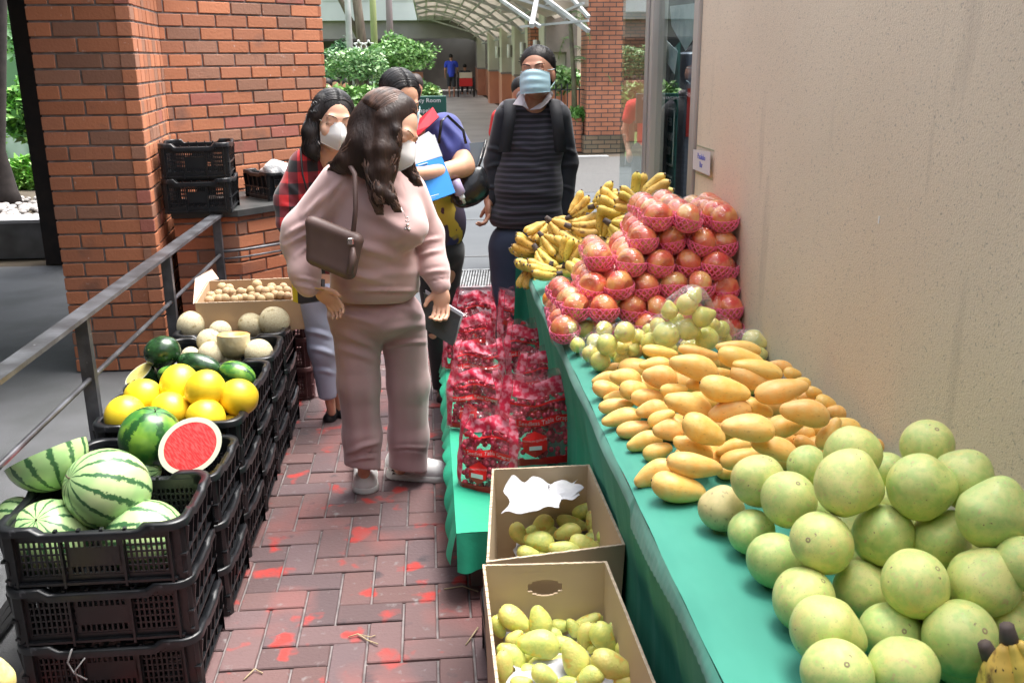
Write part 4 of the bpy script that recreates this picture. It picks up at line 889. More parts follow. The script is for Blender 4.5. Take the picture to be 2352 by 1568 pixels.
for i, (ax_, ay_, var) in enumerate(AL):
    p = ony(*pp[i], rows_y[row_of(ay_)]+.02*math.sin(i*4.1)); p.x = min(p.x, WX-.045)
    t = empty('apple_pack', p); tag(t, labs[i], 'apple pack', 'film wrapped apple trays stacked against the wall')
    t.rotation_euler = (R(4*math.sin(i*2.2)), R(5*math.sin(i*3.3)), R(6*math.sin(i*1.3)))
    nd = 4 if ay_ > 430 or ax_ > 1500 else 3
    for j in range(4):
        a = link('apple', AP[(var if j == 0 else (i+j*3)) % 4], None, t, (0, j*PITCH, 0)); a.scale = (AR, AR, AR)
        a.rotation_euler = (R(100-25*((i*7+j*3) % 5)/4), R(30*math.sin(i*5+j)), (i*1.3+j*2.1) % 6.28)
        n = link('foam_net', NET, None, t, (0, j*PITCH, -.002)); n.scale = (AR, AR, AR); n.rotation_euler = (R(8*math.sin(i+j)), R(12*math.sin(i*1.9)), i*.4+j)
    link('wrap', WRAP, None, t)
# second, inner file of packs filling the stack behind the front one so no daylight shows through
# oranges on the left edge of the stack
M_orange = mat('orange rind', (.90, .27, .03), .4, (.85, .36, .05), 4, bump=.4, bsc=180, bdist=.001, rnd=.05)
ORB = lump_sphere('orange', 1, 5, .02, dimple=.03); ORB.materials.append(M_orange)
opk = empty('orange_pack', ony(1272, 705, 3.15)); tag(opk, 'film wrapped row of oranges at the left edge of the apple stack', 'orange pack')
s_ = Sdf(.006, .04)
for (px, py, Y, rr_) in ((1263, 685, 3.22, 17), (1270, 702, 3.10, 17), (1276, 721, 2.99, 18), (1262, 690, 3.32, 16)):
    c = ony(px, py, Y); r = rr_*mpp(c); o = link('orange', ORB, None, opk); o.location = c-opk.location; o.scale = (r, r, r); s_.ell(c, (r*1.06,)*3, k=.05)
unparent_keep(link('wrap', s_.mesh('wrap'), M_wrap), opk)

# ------------------------------------------------------------------ pears in clear bags
M_pear = mat('pear skin', (.74, .66, .17), .38, (.60, .64, .16), 1.6, (.38, .62), rnd=.08, hue=.02, spec=.5, coat=.2, spots=[((.62, .40, .12), 2.2, .6, .75, None), ((.30, .20, .06), 34, .70, .76, None)])
PR = [lump_sphere('pear', 1, 21, .03, (.34, .34), dimple=.05), lump_sphere('pear', 1, 22, .03, (.12, .06), dimple=.07), lump_sphere('pear', 1, 23, .04, None, dimple=.08)]; [m.materials.append(M_pear) for m in PR]
M_bag = film('clear bag', (1, 1, 1), .30, .07, 26, opaq=.16, ocol=(.9, .93, .9), bstr=1, bd=.012)
PB = [[(625,1195,80,0,-25,0),(575,1310,58,0,-100,1),(480,1250,52,0,180,1),(700,1285,60,.6,0,2),(520,1180,50,.8,0,2),(790,1305,80,1.1,110,2),(670,1375,64,0,200,1),(742,1430,76,0,80,2),(925,1215,80,1.8,90,2),(770,1190,62,1,0,1),(900,1415,60,0,30,0),(985,1345,52,.6,-60,0),(900,1330,54,.8,0,1),(1020,1250,62,1.2,0,2),(850,1370,50,.3,0,1)],
      [(1120,1290,78,1,-20,0),(1230,1235,100,1.8,60,2),(1170,1165,62,2.2,0,1),(1390,1195,82,2.2,20,0),(1400,1330,72,.6,-30,1),(1255,1345,60,.3,0,1),(1310,1130,56,2.6,0,2),(1100,1200,50,1.5,0,1)],
      [(1255,1055,64,3.4,-100,0),(1385,1010,82,3.6,80,2),(1435,950,62,4.2,-60,0),(1500,1100,80,3.0,-20,0),(1530,1262,86,1.5,0,1),(1655,1270,62,1.0,-90,1),(1640,1190,62,1.8,0,2),(1900,1275,84,.4,20,0),(2015,1375,54,0,0,1),(1790,1350,54,0,0,1),(1580,1160,50,2.4,0,1)]]
for k, (items, lab) in enumerate(zip(PB, ('clear plastic bag of green pears at the left edge beside the mangoes', 'clear crinkled bag of bruised pears in the middle between apples and mangoes', 'clear bag of yellow green pears heaped highest, in front of the apples near the wall'))):
    c0 = at_layer(1148.4+.3105*items[0][0], 385.9+.3105*items[0][1], 20, TZ)[0]
    t = empty('pear_bag', (c0.x, c0.y, TZ)); tag(t, lab, 'bag of pears', 'bags of pears between the apples and the mangoes'); s_ = Sdf(.008, .05)
    for i, (a, b_, r, lay, an, vr) in enumerate(items):
        p, rad = at_layer(1148.4+.3105*a, 385.9+.3105*b_, .3105*r, TZ+.004+lay*.05); p.x = min(p.x, WX-rad)
        o = link('pear', PR[vr], None, t); o.location = p-t.location; o.rotation_euler = stem_rot(an, .25, i).to_euler(); o.scale = (rad,)*3
        s_.ell(p, (rad*1.1,)*3, k=.06)
    if k == 2: s_.cap(onz(1640, 740, .9), onz(1690, 775, .80), .012, .02, .04)
    s_.cut((0, 0, TZ+.003), (0, 0, -1)); unparent_keep(link('bag', s_.mesh('bag'), M_bag), t)

# ------------------------------------------------------------------ bananas
M_ban_ = mat('banana peel', (.72, .50, .10), .5, (.60, .42, .09), 1.1, (.4, .6), rnd=.12, hue=.018, spec=.4,
             spots=[((.22, .12, .04), 22, .58, .68, (1, 2.5, 2.5)), ((.06, .035, .02), 90, .66, .70, (1, 2, 2)), ((.45, .47, .10), 1.2, .60, .74, None)])
M_bstem = mat('banana stem', (.07, .05, .045), .75, (.15, .11, .08), 12)
def banana_mesh():
    b = MB(); pts = []; rad = []; n = 14
    for i in range(n):
        u = i/(n-1); a = -.42+u*.95; pts.append((math.sin(a)*.145+.057, 0, -(math.cos(a)-1)*.145))
        rad.append((.0060+.0165*min(1, u*3.2))*(1 if u < .80 else max(.25, 1-((u-.80)/.20)**2*.80)))
    b.tube(pts, rad, 9); 
    for i, p in enumerate(b.v): pass
    return b.me('banana'), pts[-1], pts[0]
BAN, BT, B0 = banana_mesh(); BAN.materials.append(M_ban_)
_b = MB(); _b.sphere(BT, .0062, 7, 5); BTIP = _b.me('tip'); BTIP.materials.append(M_bstem)
_b = MB(); _b.tube([(-.035, 0, .012), (-.012, 0, .004), (.006, 0, 0), (.014, 0, 0)], [.011, .014, .016, .008], 8, flat=1.0); BST = _b.me('crown'); BST.materials.append(M_bstem)
HANDS = [(1050,330,-22,4,3.75,'large'),(1420,400,195,5,3.62,''),(760,460,-35,4,3.85,''),(430,560,135,4,3.98,''),(500,530,38,5,3.92,''),(760,600,5,5,3.75,'brown'),(1170,720,-62,6,3.62,''),(390,720,48,4,3.9,''),
         (320,900,48,5,3.88,''),(320,900,200,3,3.95,''),(680,1040,-62,5,3.62,''),(480,1120,98,6,3.78,''),(340,1120,100,5,3.85,''),(190,770,5,3,4.02,''),(1600,330,200,4,3.45,''),(1560,260,-80,2,3.75,''),(1640,230,-30,3,3.55,''),
         (900,760,80,5,3.7,''),(700,820,30,4,3.74,''),(1250,560,30,5,3.55,''),(560,760,10,5,3.88,''),(950,500,100,5,3.78,'')]
pp = [(1176+.1817*h[0], 413.4+.1817*h[1]) for h in HANDS]
_labs = row_labels([(p_[0]+i_*.01, p_[1]) for i_, p_ in enumerate(pp)], 9, 'spotted hand of bananas in the far heap, {col} from left, {row} row from below')
for i, (a, b_, an, n, Y, w_) in enumerate(HANDS):
    p = ony(*pp[i], Y); p.z = max(p.z, TZ+.03)
    t = empty('banana_hand', p); t.rotation_euler = img_rot(an, spin=.5*math.sin(i*2.1)).to_euler(); tag(t, _labs[i], 'bananas', 'hands of bananas heaped on the table')
    s = .82+.1*math.sin(i*1.7); t.scale = (s, s, s); link('crown', BST, None, t)
    for k in range(n):
        q = (k-(n-1)/2); lay = (k % 2)
        o = link('banana', BAN, None, t, (0, q*.011, .012*lay)); o.rotation_euler = (R(q*9), R(-6-8*lay), R(q*(13 if n < 6 else 10)))
        tp = link('tip', BTIP, None, o)
_fill = Sdf(.012, .05)
for (x, y, z, r) in ((.55, 4.0, .78, .07), (.62, 3.7, .82, .11), (.75, 3.6, .84, .12), (.6, 4.05, .8, .08), (.8, 3.9, .80, .10), (.72, 3.95, .82, .1)):
    pass
for i in range(26):                        # lower hands that carry the heap
    x = .47+.10*(i % 5)+.02*math.sin(i*7); y = 3.38+.14*(i//5)+.02*math.sin(i*3); z = TZ+.025+.055*((i*7) % 3)*(1 if x > .5 else .3)
    if y > 4.1: z = min(z, TZ+.06)
    t = empty('banana_hand', (x, y, z)); t.rotation_euler = (R(10*math.sin(i)), R(10*math.cos(i*2)), i*1.9); t.scale = (.85,)*3
    tag(t, 'hand of small bananas low inside the banana heap, mostly hidden', 'bananas', 'banana hands inside the heap'); link('crown', BST, None, t)
    for k in range(5): o = link('banana', BAN, None, t, (0, (k-2)*.011, .012*(k % 2))); o.rotation_euler = (R((k-2)*9), R(-6), R((k-2)*13)); link('tip', BTIP, None, o)
# bananas at the lower right corner, close to the camera
for i, (px, py, an, n, z, lab) in enumerate(((2318, 1475, 75, 3, .90, 'yellow bananas with dark tips at the right picture edge over the pomelos'), (2275, 1510, 60, 3, .84, 'short yellow bananas at the bottom right corner in front of the last pomelos'))):
    p = onz(px, py, z); t = empty('banana_hand', p); t.rotation_euler = img_rot(an+(0), spin=.3).to_euler(); t.scale = (.72, .8, .8); tag(t, lab, 'bananas'); link('crown', BST, None, t)
    for k in range(n): o = link('banana', BAN, None, t, (0, (k-1)*.014, 0)); o.rotation_euler = (R((k-1)*9), R(-6), R((k-1)*13)); link('tip', BTIP, None, o)
# ================================================================== CRATES ON THE LEFT
CW, CD, CH = .47, .335, .168
M_crate = mat('black crate plastic', (.008, .009, .011), .34, (.014, .0155, .018), 9, spec=.55, bump=.25, bsc=60, bdist=.001, spots=[((.10, .10, .11), 40, .70, .8, None)])
M_crate2 = mat('maroon crate plastic', (.10, .045, .05), .45, (.16, .08, .08), 9)
def rrect(w_, d_, r, z, n=5):
    pts = []
    for cx_, cy_, a0 in ((w_/2-r, d_/2-r, 0), (-w_/2+r, d_/2-r, 90), (-w_/2+r, -d_/2+r, 180), (w_/2-r, -d_/2+r, 270)):
        for k in range(n+1): a = R(a0+90*k/n); pts.append((cx_+r*math.cos(a), cy_+r*math.sin(a), z))
    return pts
def crate_meshes():
    b = MB(); T = .004                      # ---- basket: lattice long sides, ribbed short sides, slatted floor
    for sy in (-1, 1):
        y = sy*(CD/2-.022)
        def bx(x0, z0, x1, z1, dy=0, t=T): b.box((x0, y-t/2+dy, z0), (x1, y+t/2+dy, z1))
        for (xa, xb) in ((-.18, -.065), (.065, .18)):
            nb = 9
            for k in range(nb+1): x = xa+(xb-xa)*k/nb; bx(x-.0026, .030, x+.0026, .125)
            for k in range(6): z = .030+.095*k/5; bx(xa, z-.0026, xb, z+.0026, -sy*.0008, T-.0012)
        bx(-.065, .052, .065, .105)                                    # blank label panel
        for k in range(10): x = -.060+.12*k/9; bx(x-.0026, .030, x+.0026, .0515); bx(x-.0026, .1055, x+.0026, .125)
        bx(-.065, .028, .065, .033, -sy*.0008, T-.001); bx(-.065, .121, .065, .126, -sy*.0008, T-.001)
        bx(-.215, .0, -.18, .150); bx(.18, .0, .215, .150); bx(-.18, 0, .18, .028); bx(-.18, .127, .18, .150)
        for x in (-.19, -.075, .075, .19): b.box((x-.003, y if sy > 0 else y-.016, .0), (x+.003, y+.016 if sy > 0 else y, .15))
        for k in range(6): x = -.14+.056*k; b.box((x-.004, y if sy > 0 else y-.012, .138), (x+.004, y+.012 if sy > 0 else y, .158))
        b.box((-.2, y if sy > 0 else y-.014, .008), (.2, y+.014 if sy > 0 else y, .014))
    for sx in (-1, 1):
        x = sx*(CW/2-.024)
        def bx2(y0, z0, y1, z1, dx=0, t=T): b.box((x-t/2+dx, y0, z0), (x+t/2+dx, y1, z1))
        bx2(-.145, 0, .145, .035); bx2(-.145, .075, .145, .150)
        for k in range(12): yy = -.145+.29*k/11; bx2(yy-.005, .035, yy+.005, .075)
        for k in range(6):
            yy = -.13+.052*k; o_ = x+sx*.004
            b.add([(o_, yy-.003, .0), (o_, yy+.003, .0), (o_+sx*.020, yy+.003, .145), (o_+sx*.020, yy-.003, .145), (o_, yy-.003, .15), (o_, yy+.003, .15)], [(0, 1, 2, 3), (3, 2, 5, 4), (0, 3, 4), (1, 5, 2), (0, 4, 5, 1)])
        b.box((min(x, x+sx*.016), -.15, .070), (max(x, x+sx*.016), .15, .076)); b.box((min(x, x+sx*.012), -.15, .018), (max(x, x+sx*.012), .15, .024))
    for sx in (-1, 1):
        for sy in (-1, 1):                                            # rounded solid corners
            pts = [(sx*(.215+.0*0), sy*(CD/2-.022)), (sx*(.223), sy*(CD/2-.028)), (sx*(.229), sy*(CD/2-.04)), (sx*(CW/2-.024), sy*.145)]
            v = [(x, y, z) for z in (0, .15) for x, y in [(-.0+p[0], p[1]) for p in pts]]; v2 = [(x*.97, y*.97, z) for x, y, z in v]
            f = [(i, i+1, 5+i, 4+i) for i in range(3)]; b.add(v, f); b.add(v2, f)
    for k in range(9): yy = -.13+.0325*k; b.box((-.205, yy-.006, .0), (.205, yy+.006, .006))
    for k in range(9): xx = -.19+.0475*k; b.box((xx-.006, -.14, .0062), (xx+.006, .14, .010))
    bm_ = b.me('basket')
    b = MB(); n = 40                        # ---- rim: flanged band, raised at the corners
    outer = rrect(CW, CD, .052, 0, 8); dense = []
    for i in range(len(outer)):
        p, q = Vector(outer[i]), Vector(outer[(i+1) % len(outer)]); L_ = (q-p).length; m_ = max(1, int(L_/.02))
        for k in range(m_): dense.append(p.lerp(q, k/m_))
    v = []; N_ = len(dense)
    for p in dense:
        ax, ay = abs(p.x)/(CW/2), abs(p.y)/(CD/2)
        long_mid = max(0, min(1, (.60-ax)/.06)) if ay > .9 else 0; short_mid = max(0, min(1, (.42-ay)/.08)) if ax > .9 else 0
        z = CH-.016*long_mid-.010*short_mid
        q = Vector((p.x*(1-.040/CW), p.y*(1-.040/CD), 0)); 
        v += [(p.x, p.y, z-.020), (p.x, p.y, z-.004), (p.x*.993, p.y*.991, z), (q.x, q.y, z), (q.x*.995, q.y*.99, z-.005), (q.x*.995, q.y*.99, .135)]
    f = [(i*6+k, ((i+1) % N_)*6+k, ((i+1) % N_)*6+k+1, i*6+k+1) for i in range(N_) for k in range(5)]
    b.add(v, f, sm=True); rm_ = b.me('rim')
    return bm_, rm_
BASKET, RIM = crate_meshes(); BASKET.materials.append(M_crate); RIM.materials.append(M_crate)
BASKET2, RIM2 = BASKET.copy(), RIM.copy(); BASKET2.materials[0] = M_crate2; RIM2.materials[0] = M_crate2
def crate(loc, rz, lab, grp='black plastic fruit crates in stacks by the railing', ms=(None, None)):
    t = empty('plastic_crate', loc, rz); tag(t, lab, 'crate', grp); link('basket', ms[0] or BASKET, None, t); link('rim', ms[1] or RIM, None, t); return t
STK = [(2.375, .50, 'striped watermelons'), (2.72, .468, 'dark and cut red watermelon'), (3.07, .50, 'yellow melons'), (3.40, .50, 'dark green watermelons'), (3.74, .50, 'half cut melon'), (4.09, .50, 'pale melons at the back')]
SX = -.87
def stack_x(i): return (-.868, -.86, -.86, -.862, -.86, -.862)[i]
for i, (y, top, cont) in enumerate(STK):
    for k in range(3):
        z = top-CH-k*(top/3-.0005)
        if k == 2: z = 0.001
        lab = ('black lattice crate holding the %s, topmost of its stack' if k == 0 else 'black crate in the middle of the stack under the %s' if k == 1 else 'black crate on the bricks, lowest under the %s') % cont
        crate((stack_x(i)+random.uniform(-.004, .004)*(k > 0), y, z), R(random.uniform(-1.5, 1.5)), lab)
# ground clutter left of the first stack
# ------------------------------------------------------------------ melons
def disc_cut_mesh(name, rim_r=1.0, depth_=1.0, oval=1.0):
    """half fruit: bowl below (z<0) of unit radius"""
    b = MB(); prof = [(rim_r*math.cos(R(a)), -depth_*math.sin(R(a))) for a in np.linspace(0, 90, 16)]; b.lathe(prof, 40); return b.me(name)
def stripes_mat(name, base, dark, base2, n=9, width=.5):
    m = bpy.data.materials.new(name); m.use_nodes = True; N, L, b = nodes_of(m); tc = N.new('ShaderNodeTexCoord'); sp = N.new('ShaderNodeSeparateXYZ'); L.new(tc.outputs['Object'], sp.inputs[0])
    at_ = N.new('ShaderNodeMath'); at_.operation = 'ARCTAN2'; L.new(sp.outputs[1], at_.inputs[0]); L.new(sp.outputs[0], at_.inputs[1])
    n1 = N.new('ShaderNodeTexNoise'); n1.inputs['Scale'].default_value = 6.5; n1.inputs['Detail'].default_value = 6; n1.inputs['Roughness'].default_value = .7; L.new(tc.outputs['Object'], n1.inputs[0])
    ma = N.new('ShaderNodeMath'); ma.operation = 'MULTIPLY_ADD'; ma.inputs[1].default_value = n; L.new(at_.outputs[0], ma.inputs[0])
    mb_ = N.new('ShaderNodeMath'); mb_.operation = 'MULTIPLY'; mb_.inputs[1].default_value = 4.2; L.new(n1.outputs[0], mb_.inputs[0]); L.new(mb_.outputs[0], ma.inputs[2])
    si = N.new('ShaderNodeMath'); si.operation = 'SINE'; L.new(ma.outputs[0], si.inputs[0])
    mr = N.new('ShaderNodeMapRange'); mr.inputs[1].default_value = width; mr.inputs[2].default_value = width+.22; L.new(si.outputs[0], mr.inputs[0])
    n2 = N.new('ShaderNodeTexNoise'); n2.inputs['Scale'].default_value = 1.6; L.new(tc.outputs['Object'], n2.inputs[0]); m2 = N.new('ShaderNodeMapRange'); m2.inputs[1].default_value = .4; m2.inputs[2].default_value = .65; L.new(n2.outputs[0], m2.inputs[0])
    x = N.new('ShaderNodeMix'); x.data_type = 'RGBA'; x.inputs[6].default_value = (*base, 1); x.inputs[7].default_value = (*base2, 1); L.new(m2.outputs[0], x.inputs[0])
    y = N.new('ShaderNodeMix'); y.data_type = 'RGBA'; y.inputs[7].default_value = (*dark, 1); L.new(x.outputs[2], y.inputs[6]); L.new(mr.outputs[0], y.inputs[0]); L.new(y.outputs[2], b.inputs['Base Color'])
    b.inputs['Roughness'].default_value = .28; b.inputs['Coat Weight'].default_value = .15; return m
M_ws = stripes_mat('striped watermelon rind', (.36, .56, .24), (.045, .13, .05), (.50, .62, .30), 12, .60)
M_wd = stripes_mat('mottled watermelon rind', (.05, .19, .035), (.018, .08, .02), (.22, .40, .05), 5, .5)
M_wk = mat('dark watermelon rind', (.012, .035, .014), .25, (.03, .09, .03), 2.2, coat=.3, spots=[((.42, .42, .18), 5, .70, .74, None)])
M_yel = mat('yellow melon rind', (.92, .68, .035), .36, (.88, .60, .025), 1.5, coat=.15, rnd=.04, hue=.006, bump=.2, bsc=40, bdist=.002)
M_cant = mat('netted melon rind', (.68, .57, .34), .7, (.78, .72, .50), 14, (.42, .6), bump=.7, bsc=55, bdist=.004, spots=[((.40, .30, .12), 2.2, .58, .72, None)])
M_redf = mat('red watermelon flesh', (.72, .045, .05), .25, (.80, .12, .12), 5, (.42, .62), stretch=(4, .8, 1), coat=.3, bump=.3, bsc=30)
M_white_r = mat('pale rind', (.72, .74, .58), .4); M_yelf = mat('pale yellow flesh', (.78, .66, .24), .35, (.70, .60, .12), 6, spots=[((.14, .08, .03), 9, .70, .73, None)]); M_ora = mat('orange flesh', (.82, .34, .11), .4, (.86, .45, .2), 4)
def fruit_empty(name, p, lab, cat, grp=None): t = empty(name, p); tag(t, lab, cat, grp); return t
MELON = {}
def melon(px, py, Y, rpx, m, lab, cat='melon', name='melon', oval=1.0, an=-90, tw=.2, grp=None, nk=None, seed=1, cal=True):
    p = ony(px, py, Y); r = rpx*mpp(p); t = fruit_empty(name, p, lab, cat, grp); key = (m.name, oval, nk, seed % 3)
    if key not in MELON: MELON[key] = lump_sphere('rind', 1, seed % 3+40, .02, nk, dimple=.03, oval=oval); MELON[key].materials.append(m)
    link('rind', MELON[key], None, t); t.scale = (r, r, r); t.rotation_euler = stem_rot(an, tw, seed*2.1).to_euler()
    if cal:
        if 'st' not in MELON: _q = MB(); _q.tube([(0, 0, .93), (.01, 0, 1.02), (.05, .02, 1.08)], [.035, .02, .018], 7); MELON['st'] = _q.me('stem'); MELON['st'].materials.append(M_bstem)
        s = link('stem', MELON['st'], None, t); s.scale = (1, 1, oval if oval < 1.5 else oval*.98)
    return t
wg = 'whole striped watermelons in the nearest crate'
melon(248, 1122, 2.40, 92, M_ws, 'large striped pale green watermelon on top in the middle of the nearest crate', 'watermelon', 'watermelon', 1.06, -150, .5, seed=1)
melon(115, 1236, 2.345, 90, M_ws, 'striped watermelon with curly dry stem at the front left of the nearest crate', 'watermelon', 'watermelon', 1.0, -88, .55, seed=2)
melon(334, 1234, 2.345, 86, M_ws, 'striped watermelon at the front right corner of the nearest crate', 'watermelon', 'watermelon', 1.08, 0, .1, seed=3)
melon(40, 1190, 2.44, 50, M_ws, 'striped watermelon partly hidden under the cut half in the nearest crate', 'watermelon', 'watermelon', 1.0, 0, .1, seed=2)
melon(345, 1005, 2.74, 70, M_wd, 'whole mottled dark green watermelon beside the red cut half', 'watermelon', 'watermelon', 1.05, -70, .3, seed=4)
melon(336, 1078, 2.70, 34, M_ws, 'small striped watermelon peeping out between the red cut half and the big watermelon', 'watermelon', 'watermelon', 1.0, 0, .1, seed=5)
for i, (px, py, Y, r, lab) in enumerate(((287, 954, 2.98, 45, 'yellow melon at the left front corner of its crate'), (329, 911, 3.10, 42, 'yellow melon behind the left front one, below the cut dark watermelon'), (391, 942, 3.02, 42, 'yellow melon in the centre front of its crate behind the green watermelon'),
      (412, 885, 3.12, 44, 'tall yellow melon left of the topmost one in its crate'), (471, 893, 3.04, 44, 'topmost round yellow melon on the heap'), (548, 912, 3.06, 43, 'yellow melon at the right rear of its crate'), (473, 960, 2.98, 44, 'yellow melon at the front behind the red cut half'),
      (532, 982, 3.03, 30, 'yellow melon low in the right front corner of its crate'), (440, 925, 3.1, 40, 'yellow melon hidden in the middle of the heap'))):
    melon(px, py, Y, r, M_yel, lab, 'melon', 'yellow_melon', 1.06 if i != 3 else 1.15, -60+i*50, .2, seed=i, grp='yellow melons in the third crate', cal=(i in (0, 3)))
melon(373, 808, 3.44, 37, M_wk, 'black green egg shaped watermelon with a pale scar in the fourth crate', 'watermelon', 'watermelon', 1.12, 160, .1, seed=7)
melon(458, 838, 3.42, 27, M_wk, 'long dark watermelon lying across the back of the fourth crate', 'watermelon', 'watermelon', 1.95, 15, 0, seed=8, cal=False)
melon(545, 860, 3.40, 30, M_wd, 'long dark green watermelon at the right of the fourth crate', 'watermelon', 'watermelon', 1.45, 22, 0, seed=9)
melon(400, 862, 3.34, 24, M_wd, 'green watermelon low behind the yellow melons in the fourth crate', 'watermelon', 'watermelon', 1.6, 5, 0, seed=10)
for i, (px, py, Y, r, ov, lab) in enumerate(((480, 783, 3.80, 28, 1.0, 'pale netted melon left behind the half melon'), (486, 814, 3.70, 31, 1.0, 'pale netted melon in front left of the half melon'), (594, 811, 3.70, 33, 1.0, 'pale netted melon right of the half melon'), (438, 818, 3.72, 22, 1.0, 'small pale melon at the left of the half melon crate'),
      (530, 828, 3.72, 24, 1.0, 'melon under the upright half melon'), (438, 748, 4.08, 31, 1.12, 'large sunlit pale melon at the left of the last black crate'), (508, 742, 4.14, 28, 1.0, 'sunlit pale melon second from left in the last black crate'), (506, 762, 4.04, 26, 1.0, 'grey netted melon low in the middle of the last black crate'), (578, 746, 4.10, 31, 1.0, 'tan netted melon right of the gap in the last black crate'), (630, 738, 4.08, 35, 1.02, 'largest tan melon at the right end of the last black crate'), (656, 740, 4.16, 26, 1.0, 'pale melon tucked behind the largest tan melon'))):
    melon(px, py, Y, r, M_cant, lab, 'melon', 'netted_melon', ov, -60+i*70, .2, seed=i, grp='pale netted melons in the last two crates', cal=(i % 3 == 0))
def cut_half(px, py, Y, rpx, nrm_img, tw, skin, flesh, lab, oval=1.0, lean=0.0, dep=.95, ring=.90, rz_spin=0.0, cat='watermelon', name='cut_watermelon'):
    p = ony(px, py, Y); r = rpx*mpp(p); t = fruit_empty(name, p, lab, cat); t.rotation_euler = stem_rot(nrm_img, tw, rz_spin).to_euler(); t.scale = (r*oval, r, r)
    m = disc_cut_mesh('rind', 1, dep); m.materials.append(skin); link('rind', m, None, t)
    b = MB(); b.lathe([(1.0, 0), (ring, .004)], 40); q = b.build('pith', M_white_r, t)
    b = MB(); b.lathe([(ring+.003, .0042), (ring*.7, .010), (0, .012)], 40); b.build('flesh', flesh, t); return t
cut_half(437, 1024, 2.58, 66, -70, .90, M_wd, M_redf, 'cut watermelon half showing bright red flesh', 1.0, ring=.83)
t_ = bpy.data.objects[[o.name for o in bpy.data.objects if o.name.startswith('cut_watermelon')][0]]
a = R(-38); xd = (RT*math.cos(a)+DN*math.sin(a)); nz = (-FW*.93+RT*.22-DN*.12).normalized(); xd = (xd-nz*xd.dot(nz)).normalized(); yd = nz.cross(xd)
t_.rotation_euler = Matrix((xd, yd, nz)).transposed().to_euler(); p_ = t_.location; s_ = mpp(p_); t_.scale = (74*s_, 61*s_, 66*s_)
h = cut_half(105, 1042, 2.50, 92, -115, -.10, M_ws, M_redf, 'striped watermelon half lying with its cut face turned away on the nearest crate', 1.0)
nz = (DN*-.83-RT*.40+FW*.30).normalized(); a = R(-24); xd = (RT*math.cos(a)+DN*math.sin(a)); xd = (xd-nz*xd.dot(nz)).normalized(); yd = nz.cross(xd); vw = (Vector(h.location)-Vector((0, 0, HCAM))).normalized(); nz = (-DN*.90-RT*.40); nz = (nz-vw*(nz.dot(vw)-.10)).normalized(); xd = RT*.92-DN*.40; xd = (xd-nz*xd.dot(nz)).normalized(); yd = nz.cross(xd); h.rotation_euler = Matrix((xd, yd, nz)).transposed().to_euler(); s_ = mpp(h.location); h.scale = (94*s_, 80*s_, 92*s_)
h = cut_half(318, 858, 3.42, 38, -120, .5, M_wk, M_yelf, 'dark watermelon half showing pale yellow flesh with seeds', 1.0, dep=1.6)
nz = (-FW*.62-RT*.45-DN*.62).normalized(); a = R(-22); xd = (RT*math.cos(a)+DN*math.sin(a)); xd = (xd-nz*xd.dot(nz)).normalized(); yd = nz.cross(xd); h.rotation_euler = Matrix((xd, yd, nz)).transposed().to_euler(); s_ = mpp(h.location); h.scale = (38*s_, 30*s_, 34*s_)
# upright half melon, hollow
p = ony(536, 768, 3.72); s_ = mpp(p); r = 37*s_; t = fruit_empty('half_melon', p, 'upright half melon with flat cut orange flesh standing on the other melons', 'melon'); t.rotation_euler = (R(-6), R(2), 0)
b = MB(); b.lathe([(r, 0), (r*1.0, -r*.5), (r*.96, -r*.85), (r*.80, -r*1.2), (r*.5, -r*1.42), (0, -r*1.5)], 32); b.build('rind', M_cant, t)
b = MB(); b.lathe([(r, 0), (r*.93, .003), (r*.72, .002), (r*.62, -r*.12), (r*.4, -r*.3), (0, -r*.36)], 32); b.build('flesh', M_ora, t)
# orange wedge
p = ony(458, 722, 4.16); s_ = mpp(p); t = fruit_empty('melon_wedge', p, 'orange melon wedge standing pointed up behind the sunlit melon', 'melon')
w0, w1, w2 = RT*(-46*s_)+DN*(12*s_), RT*(32*s_)-DN*(26*s_), RT*(30*s_)+DN*(14*s_)
b = MB(); b.poly_ext([w0, w1, w2], FW*.02); b.build('flesh', M_ora, t)
b = MB(); b.tube([w1*1.02, (w1+w2)*.5+RT*8*s_, w2], [.008, .018, .012], 8); b.build('rind', M_cant, t)
